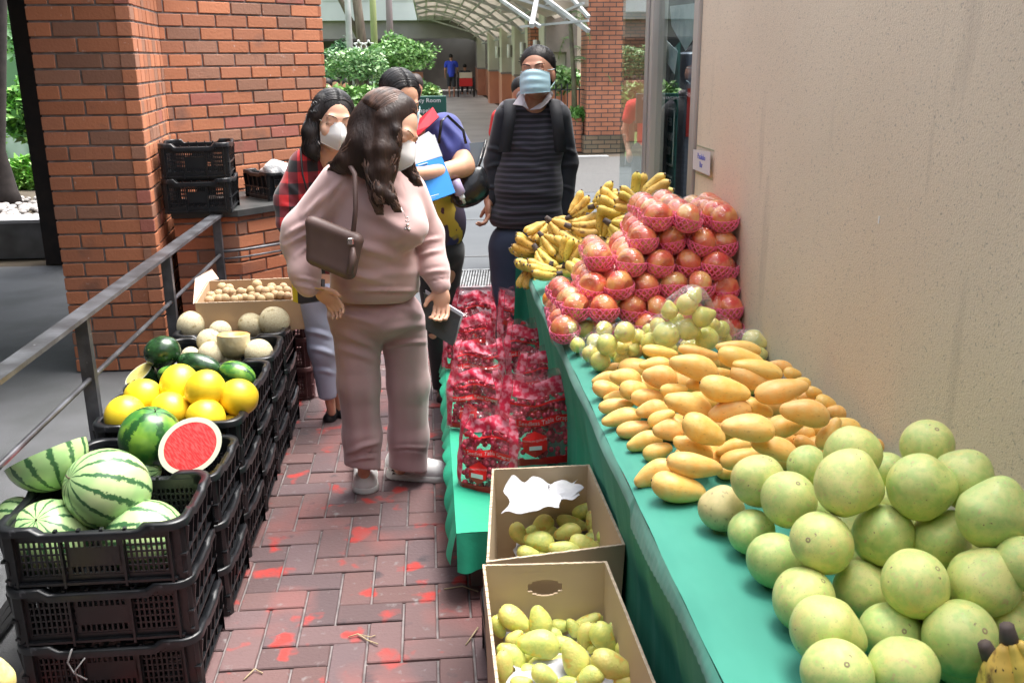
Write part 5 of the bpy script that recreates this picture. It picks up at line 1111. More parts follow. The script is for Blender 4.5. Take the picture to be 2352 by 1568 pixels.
# ------------------------------------------------------------------ carton of small brown fruit behind
M_card = mat('cardboard', (.52, .36, .21), .85, (.46, .31, .18), 2, bump=.2, bsc=8, bstretch=(.2, .2, 6)); M_cardl = mat('cardboard edge', (.62, .50, .36), .9, (.45, .34, .24), 60)
def carton(name, lab, corners, zt, hgt, flare=0.0, loc=None, hole=None, mm=None, shorts=()):
    """open carton: four double-walled panels with pale cut edges"""
    c = [Vector((x, y, 0)) for x, y in corners]; ctr = sum(c, Vector())/4
    t = empty(name, (ctr.x, ctr.y, zt-hgt)); tag(t, lab, 'cardboard box'); T = .006
    for i in range(4):
        a, d = c[i], c[(i+1) % 4]; a2, d2 = ctr+(a-ctr)*(1-flare), ctr+(d-ctr)*(1-flare); n = Vector((0, 0, 1)).cross(d-a).normalized(); b = MB()
        ztt = zt-(shorts[i] if shorts else 0)
        N_ = 14; prev = None
        def panel(u0, u1, z0, z1):
            P0 = a.lerp(d, u0); P1 = a.lerp(d, u1); Q0 = a2.lerp(d2, u0); Q1 = a2.lerp(d2, u1)
            def pt(P_, Q_, z): k = (z-(zt-hgt))/hgt; q = Q_.lerp(P_, k); return Vector((q.x, q.y, z))
            v = [pt(P0, Q0, z0), pt(P1, Q1, z0), pt(P1, Q1, z1), pt(P0, Q0, z1)]; b.add(v+[q+n*T for q in v], [(0, 1, 2, 3), (7, 6, 5, 4), (0, 4, 5, 1), (1, 5, 6, 2), (2, 6, 7, 3), (3, 7, 4, 0)])
        if hole == i:
            panel(0, .36, zt-hgt, ztt); panel(.64, 1, zt-hgt, ztt); 
            us = np.linspace(.36, .64, 9); zc = ztt-.055
            for u0, u1 in zip(us[:-1], us[1:]):
                um = (u0+u1)/2-.5; hh = .019*math.sqrt(max(0, 1-(um/.14)**2)); panel(u0, u1, zc+hh, ztt); panel(u0, u1, zt-hgt, zc-hh*1.15)
        else: panel(0, 1, zt-hgt, ztt)
        unparent_keep(b.build('side_panel', mm or M_card), t)
        b = MB(); r_ = random.Random(i+int(zt*100)); m_ = 26
        for k in range(m_): b.bar(Vector((*a.lerp(d, k/m_).xy, ztt+.0005))+n*T/2, Vector((*a.lerp(d, (k+1)/m_).xy, ztt+.0005+r_.uniform(0, .0015)))+n*T/2, T*1.02, .003)
        unparent_keep(b.build('cut_edge', M_cardl), t)
    b = MB(); b.add([(*(ctr+(q-ctr)*(1-flare)).xy, zt-hgt+.004) for q in c], [(0, 1, 2, 3)]); unparent_keep(b.build('bottom', mm or M_card), t); return t
M_chico = mat('sapodilla skin', (.50, .34, .20), .8, (.44, .33, .17), 2, rnd=.14, hue=.01, bump=.2, bsc=30)
A0, A1, A2, A3 = onz(448, 697, .60), onz(742, 688, .60), onz(735, 636, .60), onz(478, 646, .60)
cb = carton('carton', 'open low brown carton of small round brown fruit at the end of the crate row', [(A0.x, A0.y), (A1.x, A1.y), (A2.x, A2.y), (A3.x, A3.y)], .60, .13)
f0, f1, f2, f3 = A0, A3, ony(472, 618, A3.y), ony(444, 640, A0.y-.05)
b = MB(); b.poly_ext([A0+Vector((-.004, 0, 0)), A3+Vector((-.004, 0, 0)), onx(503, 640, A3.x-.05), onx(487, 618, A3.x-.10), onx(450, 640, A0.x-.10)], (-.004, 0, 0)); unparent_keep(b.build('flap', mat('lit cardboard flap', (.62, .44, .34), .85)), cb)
CS = lump_sphere('fruit', 1, 61, .04, dimple=.04, nu=20, nv=14); CS.materials.append(M_chico)
CQ = [(546,555),(655,530),(700,440),(800,450),(830,500),(855,550),(960,500),(1010,525),(1190,400),(1110,480),(1195,520),(1120,540),(1190,570),(1310,495),(1380,480),(1395,440),(1490,475),(1560,430),(1610,480),(1445,540),(1310,550),(1360,580),(1525,550),(940,590),(1020,580),(1100,600),(740,595),(660,600),(520,620),(870,610),(1250,600),(1620,560),(770,500),(1230,480),(900,540),(600,600)]
pq = [(395.1+.16406*a_, 588+.16406*b_) for a_, b_ in CQ]
lq = row_labels(pq, 6, 'small brown fruit in the low carton, {col} from left in the {row} row')
for i, (px, py) in enumerate(pq):
    z = .575 if CQ[i][1] > 500 else .592
    if CQ[i] == (1190, 400): z = .615
    p = onz(px, py, z); p.y = min(p.y, A3.y-.03); r = 10.5*mpp(p)*(1+.1*math.sin(i)); o = link('round_fruit', CS, None, None, p); o.scale = (r,)*3; tag(o, lq[i], 'fruit', 'small brown fruit in the low carton')
b = MB(); b.add([(A0.x+.01, A0.y+.01, .555), (A1.x-.01, A1.y+.01, .555), (A2.x-.01, A2.y-.01, .555), (A3.x+.01, A3.y-.01, .555)], [(0, 1, 2, 3)]); 
unparent_keep(b.build('liner', mat('brown fruit liner', (.2, .13, .07), .9)), cb)
for k, (z, lab) in enumerate(((.30, 'maroon plastic crate directly under the low brown carton'), (.152, 'maroon plastic crate in the middle under the low brown carton'), (.003, 'maroon plastic crate on the bricks under the low brown carton'))):
    crate((-.83, 4.62, z), R(3), lab, 'maroon crates under the low carton', (BASKET2, RIM2))
# ------------------------------------------------------------------ crates standing on the ledge
for k, (px, py, Y, z, rz, lab) in enumerate(((0, 0, 0, 1.0, 3, 'upper black empty crate on the ledge corner beside the brick wall'), (0, 0, 0, .816, -4, 'lower black empty crate on the ledge corner beside the brick wall'))):
    c = crate((-1.245, 5.37, z), R(4+rz*.4), lab, None); c.scale = (.78, .98, 1.1)
c = crate((-.86, 5.87, .818), R(40), 'black crate with white plastic inside, right on the ledge behind the woman in plaid', None); c.scale = (.9, .95, .96)
sb = Sdf(.01, .05); sb.ell((-.86, 5.87, .955), (.15, .09, .05)).ell((-.92, 5.84, 1.0), (.05, .04, .03)); sb.warp = lambda X, Y, Z: .006*np.sin(X*70)*np.sin(Y*60+Z*40)
o = link('plastic_bag', sb.mesh('plastic_bag'), mat('white plastic bag', (.72, .74, .74), .35, bump=1, bsc=30, bdist=.01)); tag(o, 'crumpled white plastic bag filling the right crate on the ledge', 'plastic bag')
# yellow thing at bottom-left corner on the road and black straps
p = onz(4, 1560, .25); o = link('yellow_melon', lump_sphere('rind', 1, 44, .02, (.3, .3)), mat('pale yellow rind', (.80, .70, .30), .5, (.7, .6, .2), 3)); o.location = p; o.scale = (.03, .03, .045); tag(o, 'pale yellow fruit peeking in at the bottom left corner', 'fruit')
for k in range(3):
    b = MB(); q0, q1 = onz(-20, 1440+18*k, 0.03), onz(70, 1310+26*k, .02); b.bar(q0, q1, .018, .008); o = b.build('strap', M_black); tag(o, '%s black strap lying on the road left of the nearest stack' % ORD[k], 'strap')
# twigs and straw on the bricks
for k, (pts, lab) in enumerate((([(800, 1462), (822, 1455), (845, 1470), (868, 1478)], 'pale dry straw on the bricks between the woman and the near carton'), ([(560, 1560), (585, 1535), (603, 1545)], 'bent dry twig on the bricks at the bottom edge'), ([(1020, 1352), (1062, 1345), (1098, 1358)], 'thin straw lying against the near carton'), ([(1070, 1480), (1098, 1440)], 'short straw beside the near carton'))):
    b = MB(); b.tube([onz(x, y, .010+.004*(j % 2)) for j, (x, y) in enumerate(pts)], [.0022]*len(pts), 5)
    if k == 0: b.tube([onz(822, 1455, .012), onz(850, 1462, .014), onz(862, 1458, .01)], .0018, 5)
    o = b.build('straw', mat('dry straw', (.42, .33, .2), .8)); tag(o, lab, 'straw')
# torn tie on the middle crate
b = MB(); q = [(165, 1490), (155, 1520), (170, 1545), (200, 1560)]; b.tube([ony(x, y, 2.19) for x, y in q], .0025, 5); b.tube([ony(x, y, 2.188) for x, y in [(195, 1510), (172, 1540), (180, 1565)]], .002, 5)
o = b.build('string', mat('grey string', (.3, .3, .3), .8)); tag(o, 'torn grey string tied to the lattice of the nearest stack', 'string')
# ================================================================== LOW SHELF WITH GRAPES
M_emer = mat('emerald cloth', (.025, .38, .22), .7, (.02, .38, .22), 4, bump=.4, bsc=30, bdist=.006)
SZ = .24
sh = empty('low_shelf', (.2, 3.5, 0)); tag(sh, 'low dark bench carrying the grape bags at the foot of the table', 'bench')
b = MB(); b.box((.06, 2.62, SZ-.03), (.37, 4.38, SZ-.004)); unparent_keep(b.build('board', M_dark), sh)
for y in (2.7, 3.5, 4.3):
    b = MB(); b.box((.09, y-.03, 0), (.34, y+.03, SZ-.031)); unparent_keep(b.build('leg', M_dark), sh)
v, f = grid(18, 120, lambda u, w_: ((.045+u*.33, 2.58+w_*1.83, SZ+.002*math.sin(w_*60+u*8))))
b = MB(); b.add(v, f, sm=True)
v, f = grid(8, 160, lambda u, w_: (.045-.012*math.sin(u*1.5)-.012*u*abs(math.sin(w_*40))-.008*u, 2.58+w_*1.83, SZ-.001-u*(.055+.03*math.sin(w_*14)+.05*max(0, 1-w_*8))))
b.add(v, f, sm=True)
v, f = grid(24, 10, lambda u, w_: (.045+u*.33, 2.58-.015*w_-.015*w_*math.sin(u*20), SZ-.001-w_*.12))
b.add(v, f, sm=True); o = b.build('shelf_cloth', M_emer); tag(o, 'emerald cloth spread on the low bench under the grape bags', 'cloth')
# ---- grape bags
M_grape = mat('red grape', (.50, .03, .08), .22, (.66, .10, .16), 3, rnd=.1, coat=.3); M_print = mat('red bag print', (.85, .02, .02), .35, (.72, .015, .02), 12)
M_gbag = film('grape bag film', (1.0, .86, .88), .30, .05, 24, opaq=.30, ocol=(.88, .30, .36), bstr=1, bd=.012)
M_pgrape = mat('printed grapes', (.72, .03, .08), .3, (.88, .28, .36), 55, (.45, .6), coat=.3); M_gst = mat('grape stalk', (.25, .2, .08), .7)
def lathe_pt(u, v_, W, Hh, th, seed):
    cr = 1+.05*math.sin(seed*3+u*7)*math.sin(v_*9+seed); e = (1-abs(2*u-1)**4)*(1-max(0, v_*2-1)**3*.9)*(.35+.65*min(1, v_*5) if v_ < .2 else 1)
    wob = .006*math.sin(u*23+seed*2+v_*11)+.005*math.sin(v_*31+seed+u*9)
    x = (u-.5)*W*cr*(1-.18*max(0, v_-.7)/.3); z = v_*Hh+.012*math.sin(u*9+seed)*v_; return x, th*e*(1-.55*v_)+wob*(.3+.6*v_), z
def grape_bag(p, rz, W, Hh, th, lean, lab, seed, txt=True):
    t = empty('grape_bag', p, rz); t.rotation_euler = (lean, 0, rz); tag(t, lab, 'bag of grapes', 'bags of red grapes on the low bench')
    b = MB(); n1, n2 = 26, 22
    for sg in (1, -1):
        v = []; 
        for j in range(n2):
            for i in range(n1): x, y, z = lathe_pt(i/(n1-1), j/(n2-1), W, Hh, th/2, seed+(3 if sg < 0 else 0)); v.append((x, -sg*y, z))
        fq = [(j*n1+i, j*n1+i+1, (j+1)*n1+i+1, (j+1)*n1+i) for j in range(n2-1) for i in range(n1-1)]
        if sg < 0: fq = [tuple(reversed(q)) for q in fq]
        b.add(v, fq, sm=True)
    b.build('film', M_gbag, t)
    r_ = random.Random(seed); b = MB()
    for k in range(210):
        u, v_ = r_.uniform(.12, .88), r_.uniform(.03, .74); x, y, z = lathe_pt(u, v_, W, Hh, th/2, seed); q = r_.uniform(-.8, .8); b.sphere((x, -y*q*.85, z), .0105*r_.uniform(.85, 1.15), 8, 6)
    b.build('grapes', M_grape, t)
    def patch(name, u0, u1, v0, v1, m, off=.0022, nu=14, nv=5, slope=0):
        bb = MB(); v = []
        for j in range(nv):
            for i in range(nu):
                u = u0+(u1-u0)*i/(nu-1); vv = v0+(v1-v0)*j/(nv-1)+slope*(u-.5); x, y, z = lathe_pt(u, vv, W, Hh, th/2, seed); v.append((x, -y-off, z))
        bb.add(v, [(j*nu+i, j*nu+i+1, (j+1)*nu+i+1, (j+1)*nu+i) for j in range(nv-1) for i in range(nu-1)], sm=True); return bb.build(name, m, t)
    patch('label_band', .10, .90, .465, .54, M_print); patch('printed_side', .14, .86, .76, .92, M_pgrape, nv=6); patch('printed_side', .02, .13, .05, .97, M_pgrape, nu=4, nv=18); patch('printed_side', .87, .98, .05, .97, M_pgrape, nu=4, nv=18)
    patch('label_band', .12, .88, .68, .70, M_print); patch('base_band', .08, .92, .03, .11, M_print)
    # hexagon badge
    bb = MB(); v = []; cu, cv = .42, .27
    for rr_ in (0, .5, 1):
        for k in range(6): a = R(60*k+30); u = cu+rr_*.17*math.cos(a); vv = cv+rr_*.17*W/Hh*math.sin(a); x, y, z = lathe_pt(u, vv, W, Hh, th/2, seed); v.append((x, -y-.003, z))
    f = [tuple(range(6))]+[(6*q+k, 6*q+(k+1) % 6, 6*(q+1)+(k+1) % 6, 6*(q+1)+k) for q in range(2) for k in range(6)]; bb.add(v, f); bb.build('badge', M_print, t)
    x, y, z = lathe_pt(cu, cv-.03, W, Hh, th/2, seed); bb = MB(); bb.box((x-.022, -y-.0062, z-.007), (x+.022, -y-.0055, z+.007)); bb.build('badge_panel', M_white, t)
    if txt:
        for s_, u, vv, sz in (('Red Seedless Table Grapes', .5, .502, W*.074), ('PREMIUM QUALITY', .42, .315, W*.036)):
            o = text_obj('lettering', s_, sz, M_white, t, Matrix(((1, 0, 0, 0), (0, 0, -1, 0), (0, 1, 0, 0), (0, 0, 0, 1))), ext=.0002)
            co = np.zeros(len(o.data.vertices)*3); o.data.vertices.foreach_get('co', co); co = co.reshape(-1, 3)
            for q in range(len(co)):                       # letters follow the bag surface
                uu = u+co[q, 0]/W; v2 = vv+co[q, 2]/Hh; x, y, z = lathe_pt(uu, v2, W, Hh, th/2, seed); co[q] = (x, -y-.0042, z)
            o.data.vertices.foreach_set('co', co.ravel()); o.data.update()
    return t
GB = [(1240, 1068, .245, 6, .31, .36, .085, -.10, 'big upright bag of red grapes with readable red label next to the far carton'),
      (1118, 1120, .245, -32, .25, .31, .08, -.12, 'tilted bag of red grapes hanging over the front corner of the green bench'),
      (1090, 985, .245, -12, .24, .27, .08, -.15, 'bag of red grapes with red badge at the aisle side behind the tilted bag'),
      (1262, 955, .245, 4, .29, .30, .08, -.12, 'bag of red grapes directly behind the big upright bag'),
      (1100, 905, .245, -8, .25, .26, .09, -.15, 'bag of red grapes at the aisle side in the middle of the bench'),
      (1222, 885, .245, 6, .27, .31, .08, -.1, 'bag of red grapes with red label band in the middle beside the drape'),
      (1075, 850, .245, -12, .26, .30, .09, -.1, 'bag of red grapes at the aisle side towards the far end'),
      (1200, 810, .245, 5, .27, .34, .08, -.08, 'crinkled bag of red grapes at the far end beside the drape'),
      (1090, 800, .245, -5, .24, .33, .08, -.05, 'tallest crinkled bag of red grapes at the far end of the bench')]
for i, (px, py, z, rz, W, Hh, th, lean, lab) in enumerate(GB):
    p = onz(px, py, z)
    if i == 1: p.z -= .02
    grape_bag(p, R(rz), W*.92, Hh*.92, th, lean, lab, i+1, txt=(i < 6))

# ================================================================== MANGO CARTONS
M_card2 = mat('pale cardboard', (.52, .40, .27), .85, (.47, .36, .24), 2.2, bump=.25, bsc=10, bstretch=(.2, .2, 5))
cr0 = crate((.25, 2.2, .003), R(1), 'black crate on the bricks under the far mango carton', None); cr1 = crate((.24, 1.62, .003), R(90), 'black crate on the bricks under the near mango carton', None); cr0.scale = (.62, 1.1, 1.1); cr1.scale = (.95, .85, 1.1)
def q2(px, py, z): p = onz(px, py, z); return (p.x, p.y)
ZF, ZN = .50, .50
carton('carton', 'far open pale cardboard box with mangoes and crumpled paper beside the grape bags', [q2(1117, 1292, ZF), q2(1436, 1252, ZF), q2(1354, 1068, ZF), q2(1130, 1078, ZF)], ZF, .30, .06, mm=M_card2)
nb = [q2(1108, 1298, ZN), q2(1394, 1290, ZN)]; d_ = Vector((.01, -.56))
near = [(nb[0][0]+.0, nb[0][1]-.60), (nb[1][0]+.012, nb[1][1]-.60), nb[1], nb[0]]
carton('carton', 'near open pale cardboard box of mangoes with an oval hand hole at the bottom edge', near, ZN, .31, .05, hole=2, mm=M_card2)
b = MB()
LF = [(770,195,105,55,10,1),(620,250,85,48,0,1),(915,165,52,50,0,1),(975,215,100,60,-30,2),(1045,300,88,60,80,2),(1155,330,88,60,80,2),(1170,450,85,75,40,2),(880,320,130,60,15,1),(640,330,82,70,-40,1),(480,310,90,42,10,0),
      (840,380,112,60,-15,2),(460,400,78,66,60,1),(620,450,125,76,10,2),(980,490,130,72,20,2),(825,525,135,70,15,2.2),(540,560,98,62,15,1.5),(1040,430,62,45,20,1),(650,575,60,40,0,1),(740,300,60,45,20,0),(1080,400,60,50,0,1),(560,385,80,50,-20,.6),(735,395,70,46,30,.6),(905,440,80,50,0,.8),(700,530,80,52,0,1),(1085,505,80,52,30,1.2)]
pf = [(1056.6+.2929*m[0], 1109+.2929*m[1]) for m in LF]; lf_ = row_labels(pf, 11, 'green yellow mango in the far carton, {col} from left, {row} row from front')
for i, m in enumerate(LF):
    t = put_mango(*pf[i], .2929*m[2], .2929*m[3], m[4], .305+m[5]*.022, (lf_[i], 'mango', 'mangoes in the far carton'), MGU, i)
LN = [(430,1070,145,85,35,1.5),(630,1080,95,85,80,1.5),(790,1120,78,55,0,.5),(960,1010,130,48,-5,.5),(1000,1090,122,54,-30,1),(985,1200,118,68,-75,1.6),(1122,1215,120,92,60,2),(1215,1185,100,58,75,1.5),(1280,1320,74,58,70,1.5),(612,1255,172,102,5,2.2),
      (430,1215,62,55,-40,1),(400,1350,120,88,40,1.6),(812,1262,66,62,0,1),(905,1372,150,102,70,2.2),(1195,1432,182,105,25,2.2),(620,1400,104,54,-20,.6),(345,1460,150,70,85,1.6),(770,1400,56,48,0,.5),(665,1512,95,78,30,2),(1018,1512,112,76,-20,2),
      (485,1565,92,50,0,1.5),(850,1555,95,48,0,1.4),(300,1125,95,60,70,1),(560,1060,60,50,20,.5),(1060,1300,60,45,0,1),(1300,1560,100,60,10,1.6),(1150,1330,60,50,10,1),(720,1185,90,56,20,.6),(530,1335,90,60,-30,.6),(890,1130,80,50,60,.8),(1085,1050,80,50,10,.8),(1020,1425,90,60,50,.6),(560,1480,90,60,10,1),(760,1500,80,56,70,1)]
pn = [(1056.6+.2929*m[0], 1109+.2929*m[1]) for m in LN]; ln_ = row_labels(pn, 13, 'green yellow mango in the near carton, {col} from left, {row} row from front')
for i, m in enumerate(LN): put_mango(*pn[i], .2929*m[2], .2929*m[3], m[4], .325+m[5]*.028, (ln_[i], 'mango', 'mangoes in the near carton'), MGU, i+1)
# crumpled papers
M_pap = mat('newsprint', (.56, .56, .57), .85, (.42, .42, .45), 9, bump=.6, bsc=25, bdist=.006)
def crumple(name, pts, z, lab, seed, amp=.007, m=None, tl=0.0):
    q = [onz(a[0], a[1], z) if len(a) == 2 else ony(*a) for a in pts]; n = 16; v = []; r_ = np.random.RandomState(seed); ph = r_.rand(6)*6
    for j in range(n):
        for i in range(n):
            u, w_ = i/(n-1), j/(n-1); p = q[0].lerp(q[1], u).lerp(q[3].lerp(q[2], u), w_)
            p.z += amp*(math.sin(u*9+ph[0]+w_*4)+abs(math.sin(w_*8+ph[1]+u*5))+.6*math.sin(u*17+w_*13+ph[2]))+tl*(1-w_); p.x += .01*math.sin(w_*9+ph[3]); p.y += .01*math.sin(u*11+ph[4]); v.append(p)
    b = MB(); b.add(v, [(j*n+i, j*n+i+1, (j+1)*n+i+1, (j+1)*n+i) for j in range(n-1) for i in range(n-1)], sm=True); b.add([p-Vector((0, 0, .0008)) for p in v], [(j*n+i, (j+1)*n+i, (j+1)*n+i+1, j*n+i+1) for j in range(n-1) for i in range(n-1)], sm=True)
    o = b.build(name, m or M_pap); tag(o, lab, 'paper'); return o
crumple('paper', [(1168, 1100, 2.40), (1255, 1104, 2.42), (1292, 1165, 2.28), (1160, 1185, 2.22)], .39, 'crumpled thin printed paper at the back left of the far carton', 1, .005)
crumple('paper', [(1240, 1112, 2.43), (1325, 1104, 2.43), (1340, 1142, 2.34), (1245, 1160, 2.30)], .39, 'crumpled pale paper at the back of the far carton', 2, .004)
crumple('newspaper', [(1165, 1180), (1430, 1170), (1425, 1265), (1190, 1285)], .305, 'white paper lining under the mangoes of the far carton', 3, .008)
crumple('newspaper', [(1145, 1410), (1420, 1410), (1470, 1600), (1150, 1600)], .325, 'white paper lining under the mangoes of the near carton', 4, .01)
crumple('paper', [(1175, 1530), (1330, 1515), (1340, 1590), (1170, 1600)], .375, 'white folded paper on the mangoes at the bottom of the near carton', 5, .008)
# ================================================================== PEOPLE
def skin_mat(name, c, c2): return mat(name, c, .5, c2, 9, spec=.4, bump=.15, bsc=120, bdist=.0008, sss=.12)
M_skinA = skin_mat('light brown skin', (.72, .43, .30), (.66, .37, .25)); M_skinB = skin_mat('warm brown skin', (.64, .36, .24), (.57, .30, .19)); M_skinC = skin_mat('brown skin', (.46, .23, .15), (.39, .19, .12))
M_hairb = mat('dark brown hair', (.018, .010, .008), .5, (.034, .018, .013), 16, stretch=(1, 1, .12), bump=.9, bsc=110, bdist=.003, bstretch=(1, 1, .08), spec=.3)
M_hairk = mat('black hair', (.008, .007, .007), .5, (.03, .025, .024), 16, stretch=(1, 1, .12), bump=.9, bsc=110, bdist=.003, bstretch=(1, 1, .08), spec=.2)
M_maskw = mat('white mask', (.74, .73, .70), .75); M_maskb = mat('pale blue mask', (.42, .62, .70), .75, (.50, .70, .76), 8); M_eye = mat('dark eye', (.02, .012, .01), .2); M_brow = mat('eyebrow', (.03, .02, .015), .8)
class Fig:
    def __init__(s, name, label, px, py, Y, grp=None):
        c = onz(px, py, 0) if Y is None else Vector((ony(px, py, Y).x, Y, 0)); s.root = empty(name, c); tag(s.root, label, 'person', grp)
    def part(s, name, me, m): o = link(name, me, m); unparent_keep(o, s.root); return o
class Px(Sdf):
    """implicit surface fed with measured points (x, y, world depth Y, radius in measured pixels)"""
    def c(s, a, b, k=None):
        p, q = ony(a[0], a[1], a[2]), ony(b[0], b[1], b[2]); return s.cap(p, q, a[3]*mpp(p), b[3]*mpp(q), k)
    def path(s, pts, k=None):
        for a, b in zip(pts[:-1], pts[1:]): s.c(a, b, k)
        return s
    def e(s, c, rx, rz, ry, ang=0, k=None):
        p = ony(*c); m = mpp(p); return s.ell(p, (rx*m, ry, rz*m), (0, R(ang), 0), k)
def project_px(co):
    d = (co-np.array([0, 0, HCAM])) @ _M; return CX+FPX*d[:, 0]/d[:, 2], CY+FPX*d[:, 1]/d[:, 2]
def wrinkle(me, folds):
    """raise cloth folds along measured lines: (x1, y1, x2, y2, height m, width px)"""
    n = len(me.vertices); co = np.empty(n*3); me.vertices.foreach_get('co', co); co = co.reshape(-1, 3); no = np.empty(n*3); me.vertices.foreach_get('normal', no); no = no.reshape(-1, 3)
    u, v = project_px(co); view = co-np.array([0, 0, HCAM]); front = (no*view).sum(1) < 0; d = np.zeros(n)
    for x1, y1, x2, y2, amp, wd in folds:
        ab = np.array([x2-x1, y2-y1], dtype=float); L2 = ab @ ab; t = np.clip(((u-x1)*ab[0]+(v-y1)*ab[1])/L2, 0, 1); bend = 3*np.sin(t*3.1)
        dist = np.hypot(u-x1-t*ab[0], v-y1-t*ab[1]+bend); amp = amp*1.5; d += amp*np.exp(-(dist/wd)**2)*(np.sin(np.clip(t, .06, .94)*math.pi)**.5)-.45*amp*np.exp(-((dist-wd*1.6)/wd)**2)*np.sin(np.clip(t, .02, .98)*math.pi)
    co += no*(d*front)[:, None]; me.vertices.foreach_set('co', co.ravel()); me.update(); return me
def basis(f, u):
    f = Vector(f).normalized(); u = Vector(u); u = (u-f*u.dot(f)).normalized(); r = f.cross(u).normalized(); return r, f, u
def head_shape(s, C, fr, k=1.0, ears=True):
    r, f, u = fr; Mx = Matrix((r, f, u)).transposed(); L = lambda a, b, c: Vector(C)+(r*a+f*b+u*c)*k
    s.ell(L(0, -.012, .032), (.074*k, .092*k, .084*k), Mx, .01); s.ell(L(0, .018, -.028), (.061*k, .066*k, .088*k), Mx, .02); s.ell(L(0, .052, -.088), (.028*k, .026*k, .022*k), Mx, .02)
    s.cap(L(0, .086, .004), L(0, .104, -.030), .009*k, .014*k, .010); s.cap(L(-.034, .074, .024), L(.034, .074, .024), .013*k, .013*k, .012)
    for q in (-1, 1):
        s.ell(L(q*.037, .055, -.030), (.026*k, .026*k, .026*k), Mx, .015)
        if ears: s.ell(L(q*.074, -.010, -.012), (.010*k, .022*k, .033*k), Mx, .008)
        s.ell(L(q*.031, .076, .004), (.016*k, .010*k, .010*k), Mx, .006)
    return L
def face_parts(fig, L, fr, k=1.0, sides=(-1, 1), closed=False, brow_w=.0038):
    r, f, u = fr
    for q in sides:
        b = MB(); pts = [L(q*(.014+.034*t), .0865-.016*t-.004*abs(t-.4), .0025+.005*math.sin(t*3.1)-(.004 if closed else 0)) for t in (0, .25, .5, .75, 1)]; b.tube(pts, [.0012, .0026, .0030, .0026, .0014], 6)
        if not closed: b.sphere(L(q*.031, .0835, .0005), .0055*k, 8, 6)
        fig.part('eye', b.me('eye'), M_eye)
        b = MB(); pts = [L(q*(.012+.044*t), .093-.020*t**1.3, .0245+.009*math.sin(t*2.4)) for t in (0, .25, .5, .75, 1)]; b.tube(pts, [brow_w*.8, brow_w, brow_w, brow_w*.8, brow_w*.3], 6, flat=.6); fig.part('eyebrow', b.me('eyebrow'), M_brow)
def mask_part(fig, L, fr, m, kind='beak', name='face_mask', k=1.0):
    n1, n2 = 25, 19; r, f, u = fr; v = []
    for j in range(n2):
        for i in range(n1):
            a = -1+2*i/(n1-1); c = -1+2*j/(n2-1); aa = abs(a)
            if kind == 'beak':
                b_ = .128-.078*aa**1.15-.020*c*c*(1-aa)-(.012 if c > 0 else .020)*abs(c)**1.5*(1-aa*.6); z = -.042+c*(.052-.014*aa)-.006*(1-aa)*(c < 0); x = a*.063*(1-.10*abs(c)); b_ += .0012*math.cos(c*7)*(1-aa)
            else:
                b_ = .132-.082*aa**2.0-.014*c*c*(1-aa)+.0030*math.sin(c*9+.6)*(1-aa**2); z = -.050+c*(.053-.010*aa**2); x = a*.072*(1-.04*c*c)
            v.append(L(x, b_, z))
    fc = [(j*n1+i, j*n1+i+1, (j+1)*n1+i+1, (j+1)*n1+i) for j in range(n2-1) for i in range(n1-1)]; b = MB(); b.add(v, fc, sm=True)
    c0 = L(0, .02, -.04); b.add([p+(c0-p)*.025 for p in v], [tuple(reversed(q)) for q in fc], sm=True); o = fig.part(name, b.me(name), m)
    edge_ = [v[j*n1+i] for j, i in [(0, i) for i in range(n1)]+[(j, n1-1) for j in range(1, n2)]+[(n2-1, i) for i in range(n1-2, -1, -1)]+[(j, 0) for j in range(n2-2, 0, -1)]]
    b = MB(); b.tube(edge_+[edge_[0]], .0016, 5, cap=False)
    if kind == 'beak': b.tube([v[j*n1+n1//2]+f*.0006 for j in range(n2)], .0014, 5)
    for q in (-1, 1):
        for z0, z1 in ((.006, .018), (-.088, -.040)): b.tube([L(q*.062, .048, z0), L(q*.074, .020, (z0+z1)/2), L(q*.081, -.012, z1)], .0016, 5)
    e_ = link('mask_strap', b.me('mask_strap'), m); e_.parent = o; return o
def hand_shape(s, wrist, d, side, curl=.5, k=1.0, spread=.12, thumb=1):
    """palm, four unequal bent fingers and a thumb from the side of the palm; fingers bend towards n = d x side"""
    d = Vector(d).normalized(); side = Vector(side); side = (side-d*side.dot(d)).normalized(); n = d.cross(side).normalized(); W = Vector(wrist); Mx = Matrix((side, d, n)).transposed()
    s.ell(W+d*.045*k, (.039*k, .050*k, .016*k), Mx, .012)
    for q, ln in ((-1.5, .86), (-.5, 1.0), (.5, 1.06), (1.5, .96)):
        p = W+d*.082*k+side*q*.0195*k; dirv = (d+side*q*spread*.5).normalized(); a = curl*.5
        for i, (sl, r0, r1) in enumerate(((.040, .0092, .0085), (.026, .0085, .0078), (.021, .0078, .0066))):
            dv = (dirv*math.cos(a)+n*math.sin(a)); e = p+dv*sl*ln*k; s.cap(p, e, r0*k, r1*k, .004); p = e; a += curl*.75
    p = W+d*.028*k+side*thumb*.030*k; a = .75
    for i, (sl, r0, r1) in enumerate(((.036, .013, .0105), (.028, .0105, .0085))):
        dv = (d*math.cos(a)+side*thumb*math.sin(a)+n*curl*.5).normalized(); e = p+dv*sl*k; s.cap(p, e, r0*k, r1*k, .006); p = e; a -= .35
M_strand = mat('brown hair strand', (.13, .068, .046), .40, (.03, .016, .012), 30, spec=.6); M_strandk = mat('black hair strand', (.030, .026, .026), .36, (.010, .009, .009), 30, spec=.6)
